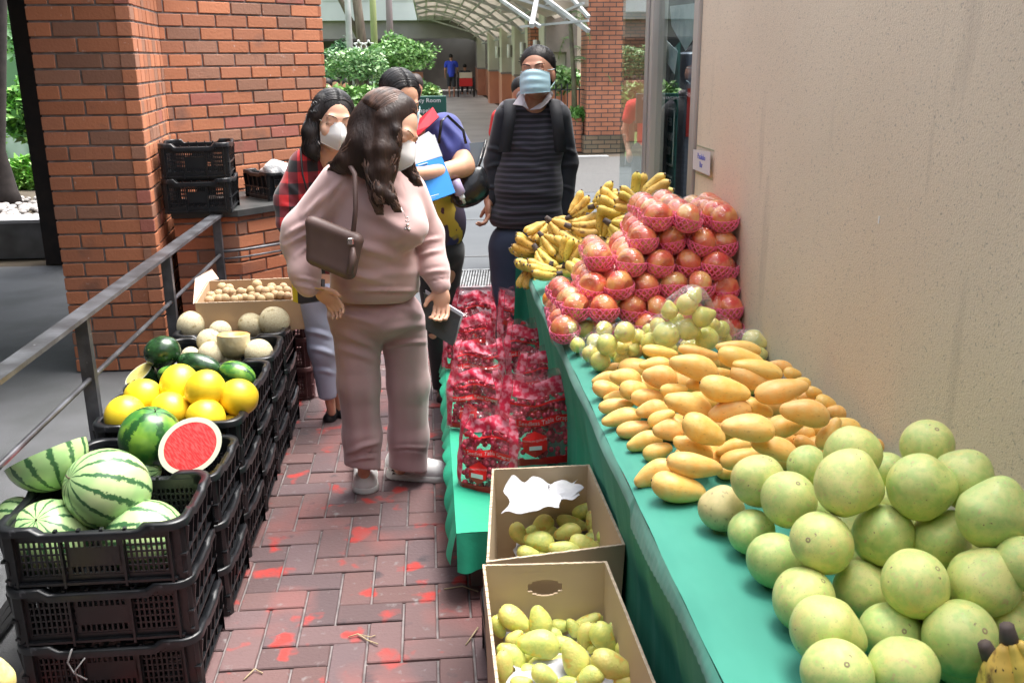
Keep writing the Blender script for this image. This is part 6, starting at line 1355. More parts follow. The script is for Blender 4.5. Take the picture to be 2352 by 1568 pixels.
def add_strands(ho, b):
    if len(ho.data.materials) < 2: ho.data.materials.append(M_strand if ho.data.materials[0] == M_hairb else M_strandk)
    if not b.v: return
    q = b.me('q'); bm = bmesh.new(); bm.from_mesh(ho.data); n = len(bm.faces); bm.from_mesh(q); bm.faces.ensure_lookup_table()
    for i in range(n, len(bm.faces)): bm.faces[i].material_index = 1
    bm.to_mesh(ho.data); bm.free(); smooth(ho.data)
def hair_part(fig, s, guides, m, strands=26, wav=.004, seed=0, caps=None, rs=.0021, name='hair'):
    """hair mass plus loose strands running along its locks"""
    for g in guides: s.path(g)
    me = s.mesh(name); r_ = random.Random(seed); b = MB()
    for g in guides:
        P_ = [ony(q[0], q[1], q[2]) for q in g]; Rr = [q[3]*mpp(p) for q, p in zip(g, P_)]
        for k in range(strands):
            a = r_.uniform(0, 6.28); ph = r_.uniform(0, 6); rf = r_.uniform(.92, 1.10); pts = []; st = r_.uniform(0, .35)
            N_ = 14
            for i in range(N_):
                t = (st+(1-st)*i/(N_-1))*(len(P_)-1); j = min(int(t), len(P_)-2); w_ = t-j; p = P_[j].lerp(P_[j+1], w_); rr = Rr[j]+(Rr[j+1]-Rr[j])*w_
                pts.append(p+RT*(rr*rf*math.cos(a+.5*math.sin(i*.5)))+FW*(rr*rf*math.sin(a+.5*math.sin(i*.5)))+RT*wav*math.sin(i*.9+ph))
            b.tube(pts, [rs*.6]+[rs]*(N_-2)+[rs*.4], 4)
    o = fig.part(name, me, m); add_strands(o, b); return o
def scalp_strands(b, C, fr, rad, part=(0, 0), n=150, seed=0, k=1.0, down=.9, r=.0013, back=.0):
    """fine strands combed from a parting over the skull; fr = head frame"""
    rr, f, u = fr; r_ = random.Random(seed)
    for i in range(n):
        sd_ = 1 if i % 2 else -1; t0 = r_.uniform(-1.35, .95); pts = []
        for j in range(9):
            v_ = j/8; th = v_*down*1.75; fw = t0*(1-v_*.35)-back*v_
            q_ = Vector((sd_*math.sin(th)*math.cos(fw), math.sin(fw), math.cos(th)*math.cos(fw))); x, y, z = q_.x*rad[0], q_.y*rad[1], q_.z*rad[2]
            pts.append(C+(rr*x+f*y+u*z)*k*(.990+.010*math.sin(i*1.7)))
        b.tube(pts, [r*(1.4 if i % 5 == 0 else 1)]*9, 4)
def shoe(fig, heel, toe, w_, m, h=.085, sole=None, name='shoe'):
    """low shoe from heel to toe (world points on the ground), w_ half width"""
    heel = Vector(heel); toe = Vector(toe); d = (toe-heel).normalized(); L_ = (toe-heel).length; s = Sdf(.005, .02); up = Vector((0, 0, 1))
    s.cap(heel+d*.03+up*(h*.55), heel+d*L_*.45+up*(h*.5), w_*.78, w_*.80); s.cap(heel+d*L_*.45+up*(h*.42), toe-d*w_*.9+up*(h*.30), w_*.82, w_*.86); s.cap(heel+d*.04+up*h*.6, heel+d*.045+up*h*1.0, w_*.72, w_*.66)
    s.cut((heel.x, heel.y, .022 if sole else .004), (0, 0, -1)); s.cut(heel+up*h*1.1, (0, 0, 1)); o = fig.part(name, s.mesh(name), m)
    if sole:
        s2 = Sdf(.005, .015); s2.cap(heel+d*.035+up*.012, heel+d*L_*.5+up*.012, w_*.86, w_*.84); s2.cap(heel+d*L_*.5+up*.012, toe-d*w_*.95+up*.012, w_*.84, w_*.95); s2.cut((0, 0, .002), (0, 0, -1)); s2.cut((0, 0, .030), (0, 0, 1))
        q = link('sole', s2.mesh('sole'), sole); q.parent = o
        sd_ = Vector((-d.y, d.x, 0)); b = MB()
        for k in range(5):
            c_ = heel+d*(L_*(.42+.08*k))+up*(h*(.93-.115*k)+.012); b.tube([c_-sd_*w_*.42-up*.006, c_+up*.006, c_+sd_*w_*.42+d*.012-up*.006], .0028, 5)
        q = link('laces', b.me('laces'), mat('laces', (.8, .8, .8), .7)); q.parent = o
    return o

# ------------------------------------------------------------------ woman in pink
F = Fig('person', 'woman in dusty pink sweater and trousers with white mask in the aisle', 880, 1090, 3.42)
fr = basis(RT*.82+DN*.50-FW*.26, -DN*.85+RT*.42-FW*.1); HC = ony(893, 303, 3.20)
s = Px(.0052, .02); L = head_shape(s, HC, fr)
s.cap(L(0, -.03, -.05), ony(862, 392, 3.26), .050, .056); s.c((862, 392, 3.27, 36), (862, 620, 3.38, 50)); s.c((862, 640, 3.39, 56), (862, 720, 3.40, 60))
s.path([(790, 420, 3.24, 24), (688, 540, 3.28, 22), (702, 640, 3.20, 17), (722, 662, 3.18, 15)]); s.path([(940, 430, 3.34, 24), (985, 545, 3.36, 20), (1008, 645, 3.28, 15), (1014, 660, 3.27, 14)])
s.path([(825, 740, 3.38, 30), (828, 900, 3.38, 24), (836, 1085, 3.40, 14)]); s.path([(930, 740, 3.44, 30), (934, 900, 3.46, 24), (920, 1075, 3.50, 15)])
hand_shape(s, ony(729, 664, 3.20), RT*.66+DN*.62+FW*.42, DN*-.6+RT*.5-FW*.5, .75, .80, thumb=1, spread=.02)
hand_shape(s, ony(1013, 658, 3.26), DN*.95+RT*.02+FW*.1, RT*.9-FW*.3, .85, .86, thumb=-1, spread=.05)
F.part('body', s.mesh('body'), M_skinA); face_parts(F, L, fr, closed=True, brow_w=.0018); mask_part(F, L, fr, M_maskw)
M_pinkS = mat('dusty pink knit', (.57, .375, .36), .82, (.53, .345, .33), 5, sheen=.5, bump=.25, bsc=8, bdist=.012)
M_pinkT = mat('dusty pink trousers', (.49, .31, .315), .85, (.45, .285, .29), 5, sheen=.3, bump=.25, bsc=9, bdist=.010)
s = Px(.0065, .045); s.e((866, 478, 3.28), 100, 92, .125); s.c((790, 412, 3.25, 38), (925, 418, 3.31, 38)); s.c((830, 385, 3.25, 30), (893, 388, 3.28, 28)); s.e((925, 520, 3.22), 60, 50, .105); s.e((850, 545, 3.28), 92, 80, .13)
s.e((860, 612, 3.33), 102, 78, .15); s.e((862, 655, 3.37), 102, 50, .15)
s.path([(775, 418, 3.23, 42), (692, 528, 3.25, 41), (686, 560, 3.25, 37), (700, 625, 3.20, 33), (708, 655, 3.18, 28)], .03)
s.path([(945, 438, 3.33, 36), (985, 535, 3.36, 33), (1000, 620, 3.30, 30), (1011, 655, 3.27, 24)], .025)
s.cut(ony(862, 697, 3.28), DN+FW*.1); s.cap(L(0, -.03, -.075), L(0, -.035, -.10), .062, .066, .02)
me = wrinkle(s.mesh('sweater'), [(790, 400, 745, 470, .006, 7), (765, 430, 700, 500, .006, 8), (660, 540, 735, 500, .006, 7), (655, 565, 740, 520, .005, 6), (680, 590, 735, 545, .005, 6), (690, 640, 735, 655, .004, 5), (672, 655, 735, 668, .003, 4),
      (830, 480, 960, 545, .005, 12), (840, 430, 930, 480, .005, 10), (800, 560, 935, 600, .006, 11), (770, 620, 900, 655, .005, 10), (820, 640, 955, 625, .004, 10), (960, 590, 1015, 575, .004, 5), (965, 560, 1012, 548, .004, 5), (970, 630, 1028, 622, .004, 5), (780, 670, 960, 668, .005, 5), (900, 590, 965, 560, .005, 9), (745, 590, 800, 640, .005, 9), (806, 392, 770, 478, -.003, 2.2), (676, 643, 736, 655, -.004, 2.5), (982, 648, 1030, 640, -.004, 2.5), (770, 672, 960, 676, -.003, 3), (905, 380, 930, 440, -.002, 2.2)])
F.part('sweater', me, M_pinkS)
s = Px(.0065, .045); s.e((860, 716, 3.39), 108, 62, .15); s.path([(820, 745, 3.37, 57), (824, 880, 3.37, 47), (832, 1000, 3.38, 43), (833, 1120, 3.39, 41)], .03); s.path([(926, 745, 3.43, 54), (938, 880, 3.45, 47), (938, 1000, 3.47, 45), (937, 1120, 3.48, 44)], .03)
s.cut(ony(835, 1076, 3.34), DN+RT*-.16); s.cut(ony(860, 664, 3.38), (0, 0, 1))
me = wrinkle(s.mesh('trousers'), [(770, 720, 870, 745, .006, 9), (765, 760, 870, 800, .007, 10), (880, 760, 980, 745, .005, 8), (890, 795, 975, 785, .006, 5), (780, 800, 868, 830, .005, 9), (800, 850, 815, 1040, .003, 12), (850, 870, 850, 1040, .003, 10), (905, 860, 910, 1040, .003, 10), (965, 860, 960, 1040, .003, 12),
      (800, 1040, 868, 1015, .005, 6), (800, 1060, 860, 1050, .004, 4), (897, 1030, 977, 1028, .003, 3), (740, 700, 790, 720, .005, 6), (900, 700, 960, 720, .006, 9), (752, 700, 800, 730, -.003, 2), (798, 1045, 868, 1040, -.003, 2), (895, 1036, 977, 1038, -.003, 2), (770, 760, 795, 1040, -.002, 2.2)])
F.part('trousers', me, M_pinkT)
M_sneak = mat('white leather', (.84, .84, .83), .42, (.68, .68, .67), 6, bump=.3, bsc=14, bdist=.004); M_sole = mat('white rubber', (.66, .66, .63), .7)
a0, a1 = onz(838, 1072, .0), onz(840, 1138, .0); sh1 = shoe(F, a0+Vector((0, .07, 0)), a1, .054, M_sneak, .112, M_sole)
a0, a1 = onz(893, 1092, .0), onz(1030, 1102, .0); sh2 = shoe(F, a0, a1, .052, M_sneak, .115, M_sole)
b = MB()
for k in range(5): q = ony(896+k*1.8, 1062+k*8.2, a0.y-.045); b.bar(q, q+RT*.024+DN*.008, .006, .006)
e_ = link('heel_stripes', b.me('heel_stripes'), mat('dark stripes', (.05, .015, .015), .6)); e_.parent = sh2
s = Px(.0055, .022); r_, f_, u_ = fr; Mx = Matrix((r_, f_, u_)).transposed()
s.ell(L(0, -.028, .040), (.088, .098, .090), Mx, .02); s.ell(L(0, -.055, -.01), (.084, .085, .10), Mx, .02); s.cap(L(.02, .01, .10), L(.080, .005, .03), .022, .018, .03); s.cap(L(-.02, .01, .10), L(-.078, .0, .02), .022, .018, .03)
G = [[(850, 278, 3.20, 30), (828, 330, 3.17, 32), (800, 372, 3.17, 26), (776, 388, 3.2, 10)], [(868, 292, 3.18, 30), (862, 350, 3.15, 36), (868, 400, 3.13, 24), (882, 440, 3.11, 15), (893, 470, 3.10, 4)],
     [(890, 290, 3.15, 16), (888, 345, 3.12, 20), (888, 395, 3.11, 18), (882, 432, 3.11, 10)], [(845, 320, 3.17, 36), (838, 365, 3.17, 34), (838, 395, 3.16, 16)], [(925, 330, 3.18, 10), (935, 385, 3.17, 14), (952, 412, 3.16, 8), (962, 428, 3.16, 3)], [(900, 262, 3.15, 8), (909, 300, 3.125, 9), (906, 345, 3.12, 9), (900, 390, 3.12, 7), (893, 425, 3.11, 4)]]
_rr = random.Random(12)
for _k in range(11):
    _g = G[_k % 4]; _o = _rr.uniform(-26, 26); _d = _rr.uniform(-.06, .0); _e = _rr.uniform(-18, 26)
    _w = [(p_[0]+_o*(.5+.5*j_/len(_g))+3*math.sin(j_*2.4+_k), p_[1]+_e*(j_/(len(_g)-1)), p_[2]+_d*.6, 9 if j_ < len(_g)-1 else 2) for j_, p_ in enumerate(_g)]
    G.append(_w)
bh = MB(); scalp_strands(bh, L(0, -.028, .040), fr, (.091, .101, .093), r=.0014, n=420, seed=3, back=.25)
ho = hair_part(F, s, G, M_hairb, 60, .009, 2, rs=.0023); add_strands(ho, bh)
# necklace
b = MB(); b.tube([ony(905, 450, 3.155), ony(928, 490, 3.125), ony(936, 512, 3.113)], .0011, 4)
for (x, y, rr_) in ((936, 500, 2.2), (933, 508, 2.6), (939, 508, 2.2), (936, 517, 4.2), (931, 526, 3.0), (940, 527, 3.2), (936, 524, 3)): p = ony(x, y, 3.112); b.sphere(p, rr_*mpp(p), 8, 6)
F.part('necklace', b.me('necklace'), mat('silver', (.7, .68, .66), .25, metal=.9))
b = MB(); c_ = ony(722, 661, 3.175); b.tube([c_+RT*.033*math.cos(t)+FW*.028*math.sin(t)+DN*.008*math.cos(t) for t in np.linspace(0, 6.28, 20)], .0022, 5, cap=False); F.part('bracelet', b.me('bracelet'), mat('gold', (.7, .45, .15), .3, metal=.9))
# her bag and tablet folder
M_bag2 = mat('brown leather', (.10, .058, .05), .5, (.13, .08, .07), 5, bump=.3, bsc=60, bdist=.001)
bg = empty('handbag', ony(765, 570, 3.1)); tag(bg, 'brown leather shoulder bag hanging at the side of the woman in pink', 'handbag')
C4 = [ony(714, 512, 3.12), ony(818, 552, 3.06), ony(800, 626, 3.06), ony(717, 592, 3.12)]; nrm = (C4[1]-C4[0]).cross(C4[3]-C4[0]).normalized(); nrm = nrm if nrm.y > 0 else -nrm
s = Sdf(.005, .02)
for i in range(4):
    s.cap(C4[i], C4[(i+1) % 4], .010, .010)
for u in np.linspace(0, 1, 9): s.cap(C4[0].lerp(C4[1], u)+nrm*.01, C4[3].lerp(C4[2], u)+nrm*.01, .019, .021)
unparent_keep(link('bag_body', s.mesh('bag_body'), M_bag2), bg)
b = MB(); b.tube([C4[0].lerp(C4[1], .92), ony(817, 480, 3.09), ony(815, 400, 3.10), ony(796, 366, 3.16), ony(775, 362, 3.28)], [.0045]*5, 6, flat=2.0); unparent_keep(b.build('strap', M_bag2), bg)
b = MB(); b.tube([C4[0]-nrm*.013, C4[1]-nrm*.013], .0022, 5); b.tube([C4[3].lerp(C4[0], .12)-nrm*.012, C4[2].lerp(C4[1], .12)-nrm*.012], .0018, 5); unparent_keep(b.build('zip', mat('zip', (.16, .1, .08), .4)), bg)
b = MB(); q = ony(806, 553, 3.04); b.bbox((q.x-.010, q.y-.01, q.z-.012), (q.x+.008, q.y, q.z+.010), .002); unparent_keep(b.build('buckle', mat('silver', (.7, .68, .66), .25, metal=.9)), bg)
b = MB(); q = ony(811, 568, 3.045); b.tube([q, q+DN*.03, q+DN*.085-RT*.012], [.006, .012, .011], 8); unparent_keep(b.build('tassel', M_bag2), bg)
nb_ = empty('notebook', ony(1015, 730, 3.24)); tag(nb_, 'dark grey notebook with white papers held by the woman in pink', 'notebook')
N4 = [ony(973, 672, 3.27), ony(1060, 727, 3.22), ony(1040, 795, 3.22), ony(978, 757, 3.27)]; nn_ = (N4[1]-N4[0]).cross(N4[3]-N4[0]).normalized(); nn_ = nn_ if nn_.y > 0 else -nn_
b = MB(); b.poly_ext(N4, nn_*.004); unparent_keep(b.build('cover', mat('dark grey cover', (.085, .093, .098), .6, (.07, .078, .083), 30)), nb_)
off = -DN*.008+RT*.004
b = MB(); b.poly_ext([p+off+nn_*.0045 for p in N4], nn_*.006); unparent_keep(b.build('pages', mat('white pages', (.74, .73, .80), .8)), nb_)
b = MB(); b.tube([N4[1]-nn_*.001, N4[2]-nn_*.001], .0016, 5); b.tube([N4[0]-nn_*.001, N4[1]-nn_*.001], .0014, 5); unparent_keep(b.build('cover_edge', mat('cover edge', (.20, .2, .2), .5)), nb_)

# ------------------------------------------------------------------ woman in plaid
F = Fig('person', 'woman in red and black plaid shirt, white mask and pale jeans', 750, 960, 4.15)
fr = basis(RT*.40-FW*.80+DN*.32, -DN*.92+RT*.08-FW*.2); HC = ony(766, 280, 4.02)
s = Px(.006, .02); L = head_shape(s, HC, fr, 1.0); s.cap(L(0, -.03, -.05), ony(758, 375, 4.1), .05, .055); s.c((758, 380, 4.12, 30), (748, 600, 4.16, 48)); s.c((748, 620, 4.16, 50), (745, 700, 4.16, 48))
s.path([(700, 395, 4.08, 20), (664, 465, 4.06, 16), (652, 520, 4.0, 13)]); s.path([(740, 720, 4.12, 24), (748, 860, 4.12, 16), (762, 945, 4.16, 10)]); s.path([(770, 720, 4.2, 24), (775, 860, 4.22, 16), (778, 950, 4.24, 9)])
hand_shape(s, ony(652, 522, 4.0), DN*.6+RT*.6, -FW, .5, .9)
F.part('body', s.mesh('body'), M_skinA); face_parts(F, L, fr, closed=True, brow_w=.003); mask_part(F, L, fr, M_maskw)
M_plaid = bpy.data.materials.new('red black plaid'); M_plaid.use_nodes = True; N, L_, pb = nodes_of(M_plaid); tc_ = N.new('ShaderNodeTexCoord')
def band(comp, freq, ph):
    sp = N.new('ShaderNodeSeparateXYZ'); L_.new(tc_.outputs['Object'], sp.inputs[0]); a = N.new('ShaderNodeMath'); a.operation = 'MULTIPLY_ADD'; a.inputs[1].default_value = freq; a.inputs[2].default_value = ph; L_.new(sp.outputs[comp], a.inputs[0])
    q = N.new('ShaderNodeMath'); q.operation = 'SINE'; L_.new(a.outputs[0], q.inputs[0]); g_ = N.new('ShaderNodeMath'); g_.operation = 'GREATER_THAN'; g_.inputs[1].default_value = 0; L_.new(q.outputs[0], g_.inputs[0]); return g_.outputs[0]
ad = N.new('ShaderNodeMath'); ad.operation = 'ADD'; L_.new(band(0, 78, 1.2), ad.inputs[0]); L_.new(band(2, 70, .6), ad.inputs[1]); cr = N.new('ShaderNodeValToRGB'); cr.color_ramp.interpolation = 'CONSTANT'
cr.color_ramp.elements[0].color = (.58, .012, .018, 1); cr.color_ramp.elements[1].position = .66; cr.color_ramp.elements[1].color = (.012, .010, .014, 1); e2 = cr.color_ramp.elements.new(.33); e2.color = (.17, .010, .018, 1)
dv = N.new('ShaderNodeMath'); dv.operation = 'DIVIDE'; dv.inputs[1].default_value = 2.0001; L_.new(ad.outputs[0], dv.inputs[0]); L_.new(dv.outputs[0], cr.inputs[0]); L_.new(cr.outputs[0], pb.inputs['Base Color']); pb.inputs['Roughness'].default_value = .8; pb.inputs['Sheen Weight'].default_value = .3
s = Px(.007, .04); s.c((706, 378, 4.1, 34), (800, 385, 4.16, 34)); s.e((750, 450, 4.15), 82, 85, .125); s.e((748, 560, 4.17), 84, 95, .135); s.path([(700, 382, 4.08, 36), (668, 460, 4.06, 36), (664, 512, 4.02, 30)], .03); s.cut(ony(748, 640, 4.1), (0, 0, -1))
F.part('shirt', wrinkle(s.mesh('shirt'), [(660, 420, 700, 470, .006, 7), (650, 470, 690, 490, .006, 6), (700, 410, 730, 520, .005, 9)]), M_plaid)
b = MB()
for sg in (-1, 1): b.poly_ext([ony(757+sg*2, 415, 4.02), ony(757+sg*34, 372, 4.06), ony(757+sg*44, 388, 4.04), ony(757+sg*16, 432, 4.0)], FW*.004)
F.part('collar', b.me('collar'), M_plaid)
s = Px(.007, .04); s.e((748, 665, 4.17), 66, 45, .13); s.path([(730, 700, 4.13, 42), (742, 800, 4.12, 32), (752, 905, 4.13, 21)], .03); s.path([(775, 700, 4.2, 40), (778, 800, 4.21, 32), (780, 905, 4.22, 20)], .03); s.cut(ony(750, 915, 4.12), (0, 0, -1))
F.part('jeans', wrinkle(s.mesh('jeans'), [(705, 760, 760, 775, .006, 6), (715, 800, 765, 815, .006, 6), (725, 850, 765, 858, .004, 5)]), mat('pale jeans', (.36, .38, .50), .85, (.42, .44, .56), 4, bump=.3, bsc=12, bdist=.008))
M_flat = mat('black flat shoe', (.012, .012, .014), .4); shoe(F, onz(778, 945, 0), onz(752, 974, 0), .036, M_flat, .045); shoe(F, onz(795, 935, 0), onz(790, 965, 0), .036, M_flat, .045)
s = Px(.0065, .022); r_, f_, u_ = fr; Mx = Matrix((r_, f_, u_)).transposed(); s.ell(L(0, -.022, .040), (.086, .096, .090), Mx, .02); s.ell(L(0, -.055, -.02), (.084, .07, .10), Mx, .02)
G = [[(722, 262, 4.0, 16), (712, 305, 3.98, 18), (716, 345, 3.98, 17), (725, 366, 3.98, 8)], [(718, 300, 4.05, 20), (714, 345, 4.06, 20), (722, 372, 4.06, 10)], [(740, 300, 4.12, 36), (742, 350, 4.13, 34)], [(802, 262, 4.04, 9), (808, 300, 4.06, 9), (806, 350, 4.08, 9)], [(735, 232, 3.99, 14), (724, 262, 3.97, 12)]]
ho = hair_part(F, s, G, M_hairk, 80, .002, 4, rs=.0022); bh = MB(); scalp_strands(bh, L(0, -.022, .040), fr, (.088, .098, .092), r=.0012, n=320, seed=5); add_strands(ho, bh)
o = MB(); o.tube([ony(690, 342, 4.04), ony(695, 400, 3.97), ony(712, 470, 3.96)], .004, 6, flat=2); o = o.build('bag_strap', M_black); tag(o, 'thin black shoulder strap over the plaid shirt', 'strap')
yb = empty('tote_bag', ony(690, 665, 3.72)); tag(yb, 'black and yellow bag hanging behind the pink sleeve beside the brown fruit', 'bag')
b = MB(); b.poly_ext([ony(669, 638, 3.74), ony(682, 640, 3.72), ony(684, 696, 3.72), ony(673, 692, 3.74)], FW*.05); unparent_keep(b.build('yellow_panel', mat('yellow cloth', (.72, .58, .03), .7)), yb)
b = MB(); b.poly_ext([ony(682, 650, 3.72), ony(740, 640, 3.74), ony(738, 690, 3.74), ony(685, 697, 3.72)], FW*.06); unparent_keep(b.build('black_panel', M_black), yb)

# ------------------------------------------------------------------ woman in navy with folder
F = Fig('person', 'woman in a navy top with red collar and black trousers hugging a folder', 1000, 900, 4.45)
fr = basis(RT*.50-FW*.55+DN*.62, -DN*.80+RT*.12-FW*.55); HC = ony(920, 232, 4.30)
s = Px(.006, .02); L = head_shape(s, HC, fr, 1.0); s.cap(L(0, -.03, -.05), ony(960, 300, 4.42), .052, .058); s.c((965, 310, 4.45, 34), (985, 520, 4.48, 48)); s.c((985, 540, 4.48, 50), (1000, 620, 4.48, 48))
s.path([(1030, 300, 4.42, 24), (1062, 372, 4.32, 23), (1066, 384, 4.30, 23), (1010, 396, 4.16, 19), (950, 400, 4.08, 14), (935, 400, 4.06, 12)])
s.path([(990, 620, 4.42, 26), (1000, 760, 4.42, 18), (1012, 895, 4.46, 10)]); s.path([(1030, 620, 4.5, 26), (1015, 760, 4.55, 18), (1018, 890, 4.6, 10)])
hand_shape(s, ony(940, 400, 4.06), -RT*.95+DN*.2, -DN, .5, .95)
F.part('body', s.mesh('body'), M_skinB); face_parts(F, L, fr, closed=True, brow_w=.003); mask_part(F, L, fr, M_maskb, 'pleat')
M_navy = mat('navy blue cloth', (.035, .045, .22), .8, (.028, .036, .18), 4, sheen=.3, bump=.3, bsc=10, bdist=.006)
M_patt = mat('yellow and purple print', (.045, .03, .06), .75, (.56, .40, .05), 5.5, (.50, .515), spots=[((.03, .035, .12), 3.0, .60, .61, None), ((.10, .03, .05), 11, .60, .61, None)])
s = Px(.007, .035); s.c((945, 305, 4.42, 30), (1025, 300, 4.46, 34)); s.e((985, 375, 4.46), 72, 80, .12); s.c((1022, 300, 4.43, 40), (1044, 345, 4.38, 41), .03); s.cut(ony(985, 450, 4.35), (0, 0, -1))
me = s.mesh('top'); F.part('top', wrinkle(me, [(1010, 270, 1060, 330, .005, 8), (1005, 300, 1040, 360, .005, 8)]), M_navy)
s = Px(.007, .035); s.e((998, 420, 4.46), 66, 60, .125); s.e((1005, 510, 4.47), 66, 80, .135); s.cut(ony(1000, 563, 4.34), DN-RT*.08); s.cut(ony(985, 425, 4.35), (0, 0, 1)); F.part('blouse', s.mesh('blouse'), M_patt)
b = MB(); b.bar(ony(984, 470, 4.325), ony(993, 560, 4.325), .006, .006); b.bar(ony(1000, 470, 4.32), ony(1006, 560, 4.32), .004, .006); F.part('blouse_stripe', b.me('blouse_stripe'), mat('cream piping', (.55, .45, .25), .7))
M_redc = mat('red collar cloth', (.50, .012, .03), .75, bump=.3, bsc=20)
b = MB(); b.poly_ext([ony(952, 302, 4.26), ony(962, 274, 4.30), ony(994, 246, 4.38), ony(1008, 268, 4.36), ony(985, 290, 4.30), ony(953, 318, 4.25)], FW*.012); F.part('collar', b.me('collar'), M_redc)
s = Px(.007, .035); s.e((1010, 575, 4.48), 58, 50, .13); s.path([(990, 600, 4.44, 38), (1002, 740, 4.43, 27), (1010, 885, 4.46, 17)], .03); s.path([(1028, 600, 4.5, 36), (1018, 740, 4.55, 27), (1020, 880, 4.6, 17)], .03); s.cut(ony(1000, 893, 4.46), (0, 0, -1))
F.part('trousers', s.mesh('trousers'), mat('black trousers', (.010, .010, .013), .8, sheen=.2)); shoe(F, onz(1020, 898, 0), onz(1016, 930, 0), .036, M_flat, .045)
s = Px(.0065, .022); r_, f_, u_ = fr; Mx = Matrix((r_, f_, u_)).transposed(); s.ell(L(0, -.026, .042), (.085, .094, .088), Mx, .02); s.ell(L(0, -.06, -.01), (.07, .06, .08), Mx, .02); s.ell(L(0, -.11, -.02), (.03, .03, .03), Mx, .02)
s.cap(L(-.06, .02, .05), L(-.078, .0, -.02), .018, .012); s.cap(L(.06, .02, .05), L(.078, .0, -.02), .018, .012); bh = MB(); scalp_strands(bh, L(0, -.026, .042), fr, (.087, .097, .090), r=.0012, n=320, seed=8, down=.85); ho = hair_part(F, s, [], M_hairk, 0)
add_strands(ho, bh)
def slab(name, pts, th, m, par): b = MB(); b.poly_ext(pts, FW*th); o = b.build(name, m); unparent_keep(o, par); return o
fo = empty('folder', ony(990, 400, 4.08)); tag(fo, 'blue and white folder hugged by the woman in navy', 'folder')
slab('blue_cover', [ony(951, 376, 4.14), ony(1014, 357, 4.16), ony(1028, 392, 4.13), ony(1046, 442, 4.08), ony(976, 468, 4.06), ony(962, 420, 4.1)], .018, mat('blue card', (.015, .25, .68), .5), fo)
slab('white_cover', [ony(952, 332, 4.17), ony(998, 309, 4.19), ony(1016, 358, 4.158), ony(951, 378, 4.138)], .022, mat('white card', (.62, .64, .68), .6), fo)
slab('pages', [ony(955, 320, 4.2), ony(984, 302, 4.21), ony(1002, 318, 4.2), ony(960, 340, 4.18)], .02, mat('white pages', (.74, .73, .80), .8), fo)
b = MB(); b.bar(ony(960, 380, 4.13), ony(982, 374, 4.14), .006, .002); unparent_keep(b.build('print', M_white), fo); b = MB(); b.bar(ony(978, 454, 4.055), ony(1008, 446, 4.06), .006, .002); b.bar(ony(978, 459, 4.055), ony(1000, 453, 4.06), .003, .002); unparent_keep(b.build('print', M_white), fo)
M_blk = mat('black glossy leather', (.012, .012, .014), .25, bump=.6, bsc=24, bdist=.006)
hb = empty('handbag', ony(1080, 440, 4.25)); tag(hb, 'shiny black handbag hanging at the elbow of the woman in navy', 'handbag')
s = Px(.006, .03); s.c((1062, 452, 4.30, 26), (1095, 425, 4.32, 26)); s.e((1082, 430, 4.31), 36, 42, .05); s.c((1100, 395, 4.32, 14), (1108, 440, 4.32, 12)); unparent_keep(link('bag_body', s.mesh('bag_body'), M_blk), hb)
b = MB(); b.poly_ext([ony(1066, 330, 4.34), ony(1112, 326, 4.36), ony(1088, 412, 4.32), ony(1078, 420, 4.31)], FW*.008); unparent_keep(b.build('flap', mat('grey shiny flap', (.16, .19, .22), .25)), hb)
b = MB(); b.tube([ony(1116, 322, 4.35), ony(1108, 360, 4.33), ony(1086, 420, 4.28)], .006, 6); b.tube([ony(1070, 330, 4.3), ony(1064, 300, 4.32), ony(1028, 266, 4.34), ony(1014, 278, 4.30), ony(1008, 330, 4.30)], .007, 6); unparent_keep(b.build('strap', M_blk), hb)
bo = empty('sanitizer_bottle', ony(1052, 440, 4.2)); tag(bo, 'small lilac bottle with white spray top hanging below the elbow of the navy top', 'bottle')
ax = (ony(1066, 461, 4.2)-ony(1050, 425, 4.2)).normalized(); q0 = ony(1050, 428, 4.2); b = MB(); b.tube([q0-ax*.03, q0-ax*.025, q0+ax*.035, q0+ax*.045], [.010, .024, .024, .010], 12); unparent_keep(b.build('bottle_body', mat('lilac plastic', (.42, .34, .50), .3)), bo)
b = MB(); b.tube([q0+ax*.042, q0+ax*.060, q0+ax*.061, q0+ax*.082], [.013, .013, .008, .007], 10); unparent_keep(b.build('cap', M_white), bo)

# ------------------------------------------------------------------ man in striped sweater
F = Fig('person', 'man in dark striped sweater with blue mask beyond the table', 1190, 800, 4.95)
fr = basis(-RT*.26-FW*.95+DN*.12, -DN*.98); HC = ony(1234, 170, 4.90)
s = Px(.0055, .02); L = head_shape(s, HC, fr, 1.06); s.cap(L(0, -.03, -.05), ony(1224, 258, 4.98), .058, .062); s.c((1222, 270, 5.02, 34), (1205, 480, 5.03, 44)); s.c((1200, 500, 5.03, 44), (1200, 560, 5.02, 44))
s.path([(1160, 268, 5.0, 24), (1134, 380, 5.02, 18), (1124, 462, 4.98, 13)]); s.path([(1286, 270, 5.0, 24), (1302, 380, 5.04, 18), (1298, 480, 5.0, 13)]); s.path([(1160, 560, 4.98, 30), (1160, 680, 4.98, 22), (1162, 800, 5.0, 13)]); s.path([(1230, 560, 5.02, 30), (1228, 680, 5.04, 22), (1228, 800, 5.05, 13)])
hand_shape(s, ony(1121, 462, 4.97), DN, RT*.2-FW*.9, .95, .98, thumb=-1); F.part('body', s.mesh('body'), M_skinC); face_parts(F, L, fr, 1.06, brow_w=.0045); mask_part(F, L, fr, M_maskb, 'pleat')
M_str = bpy.data.materials.new('black violet striped knit'); M_str.use_nodes = True; N, L_, pb = nodes_of(M_str); tc_ = N.new('ShaderNodeTexCoord'); sp = N.new('ShaderNodeSeparateXYZ'); L_.new(tc_.outputs['Object'], sp.inputs[0])
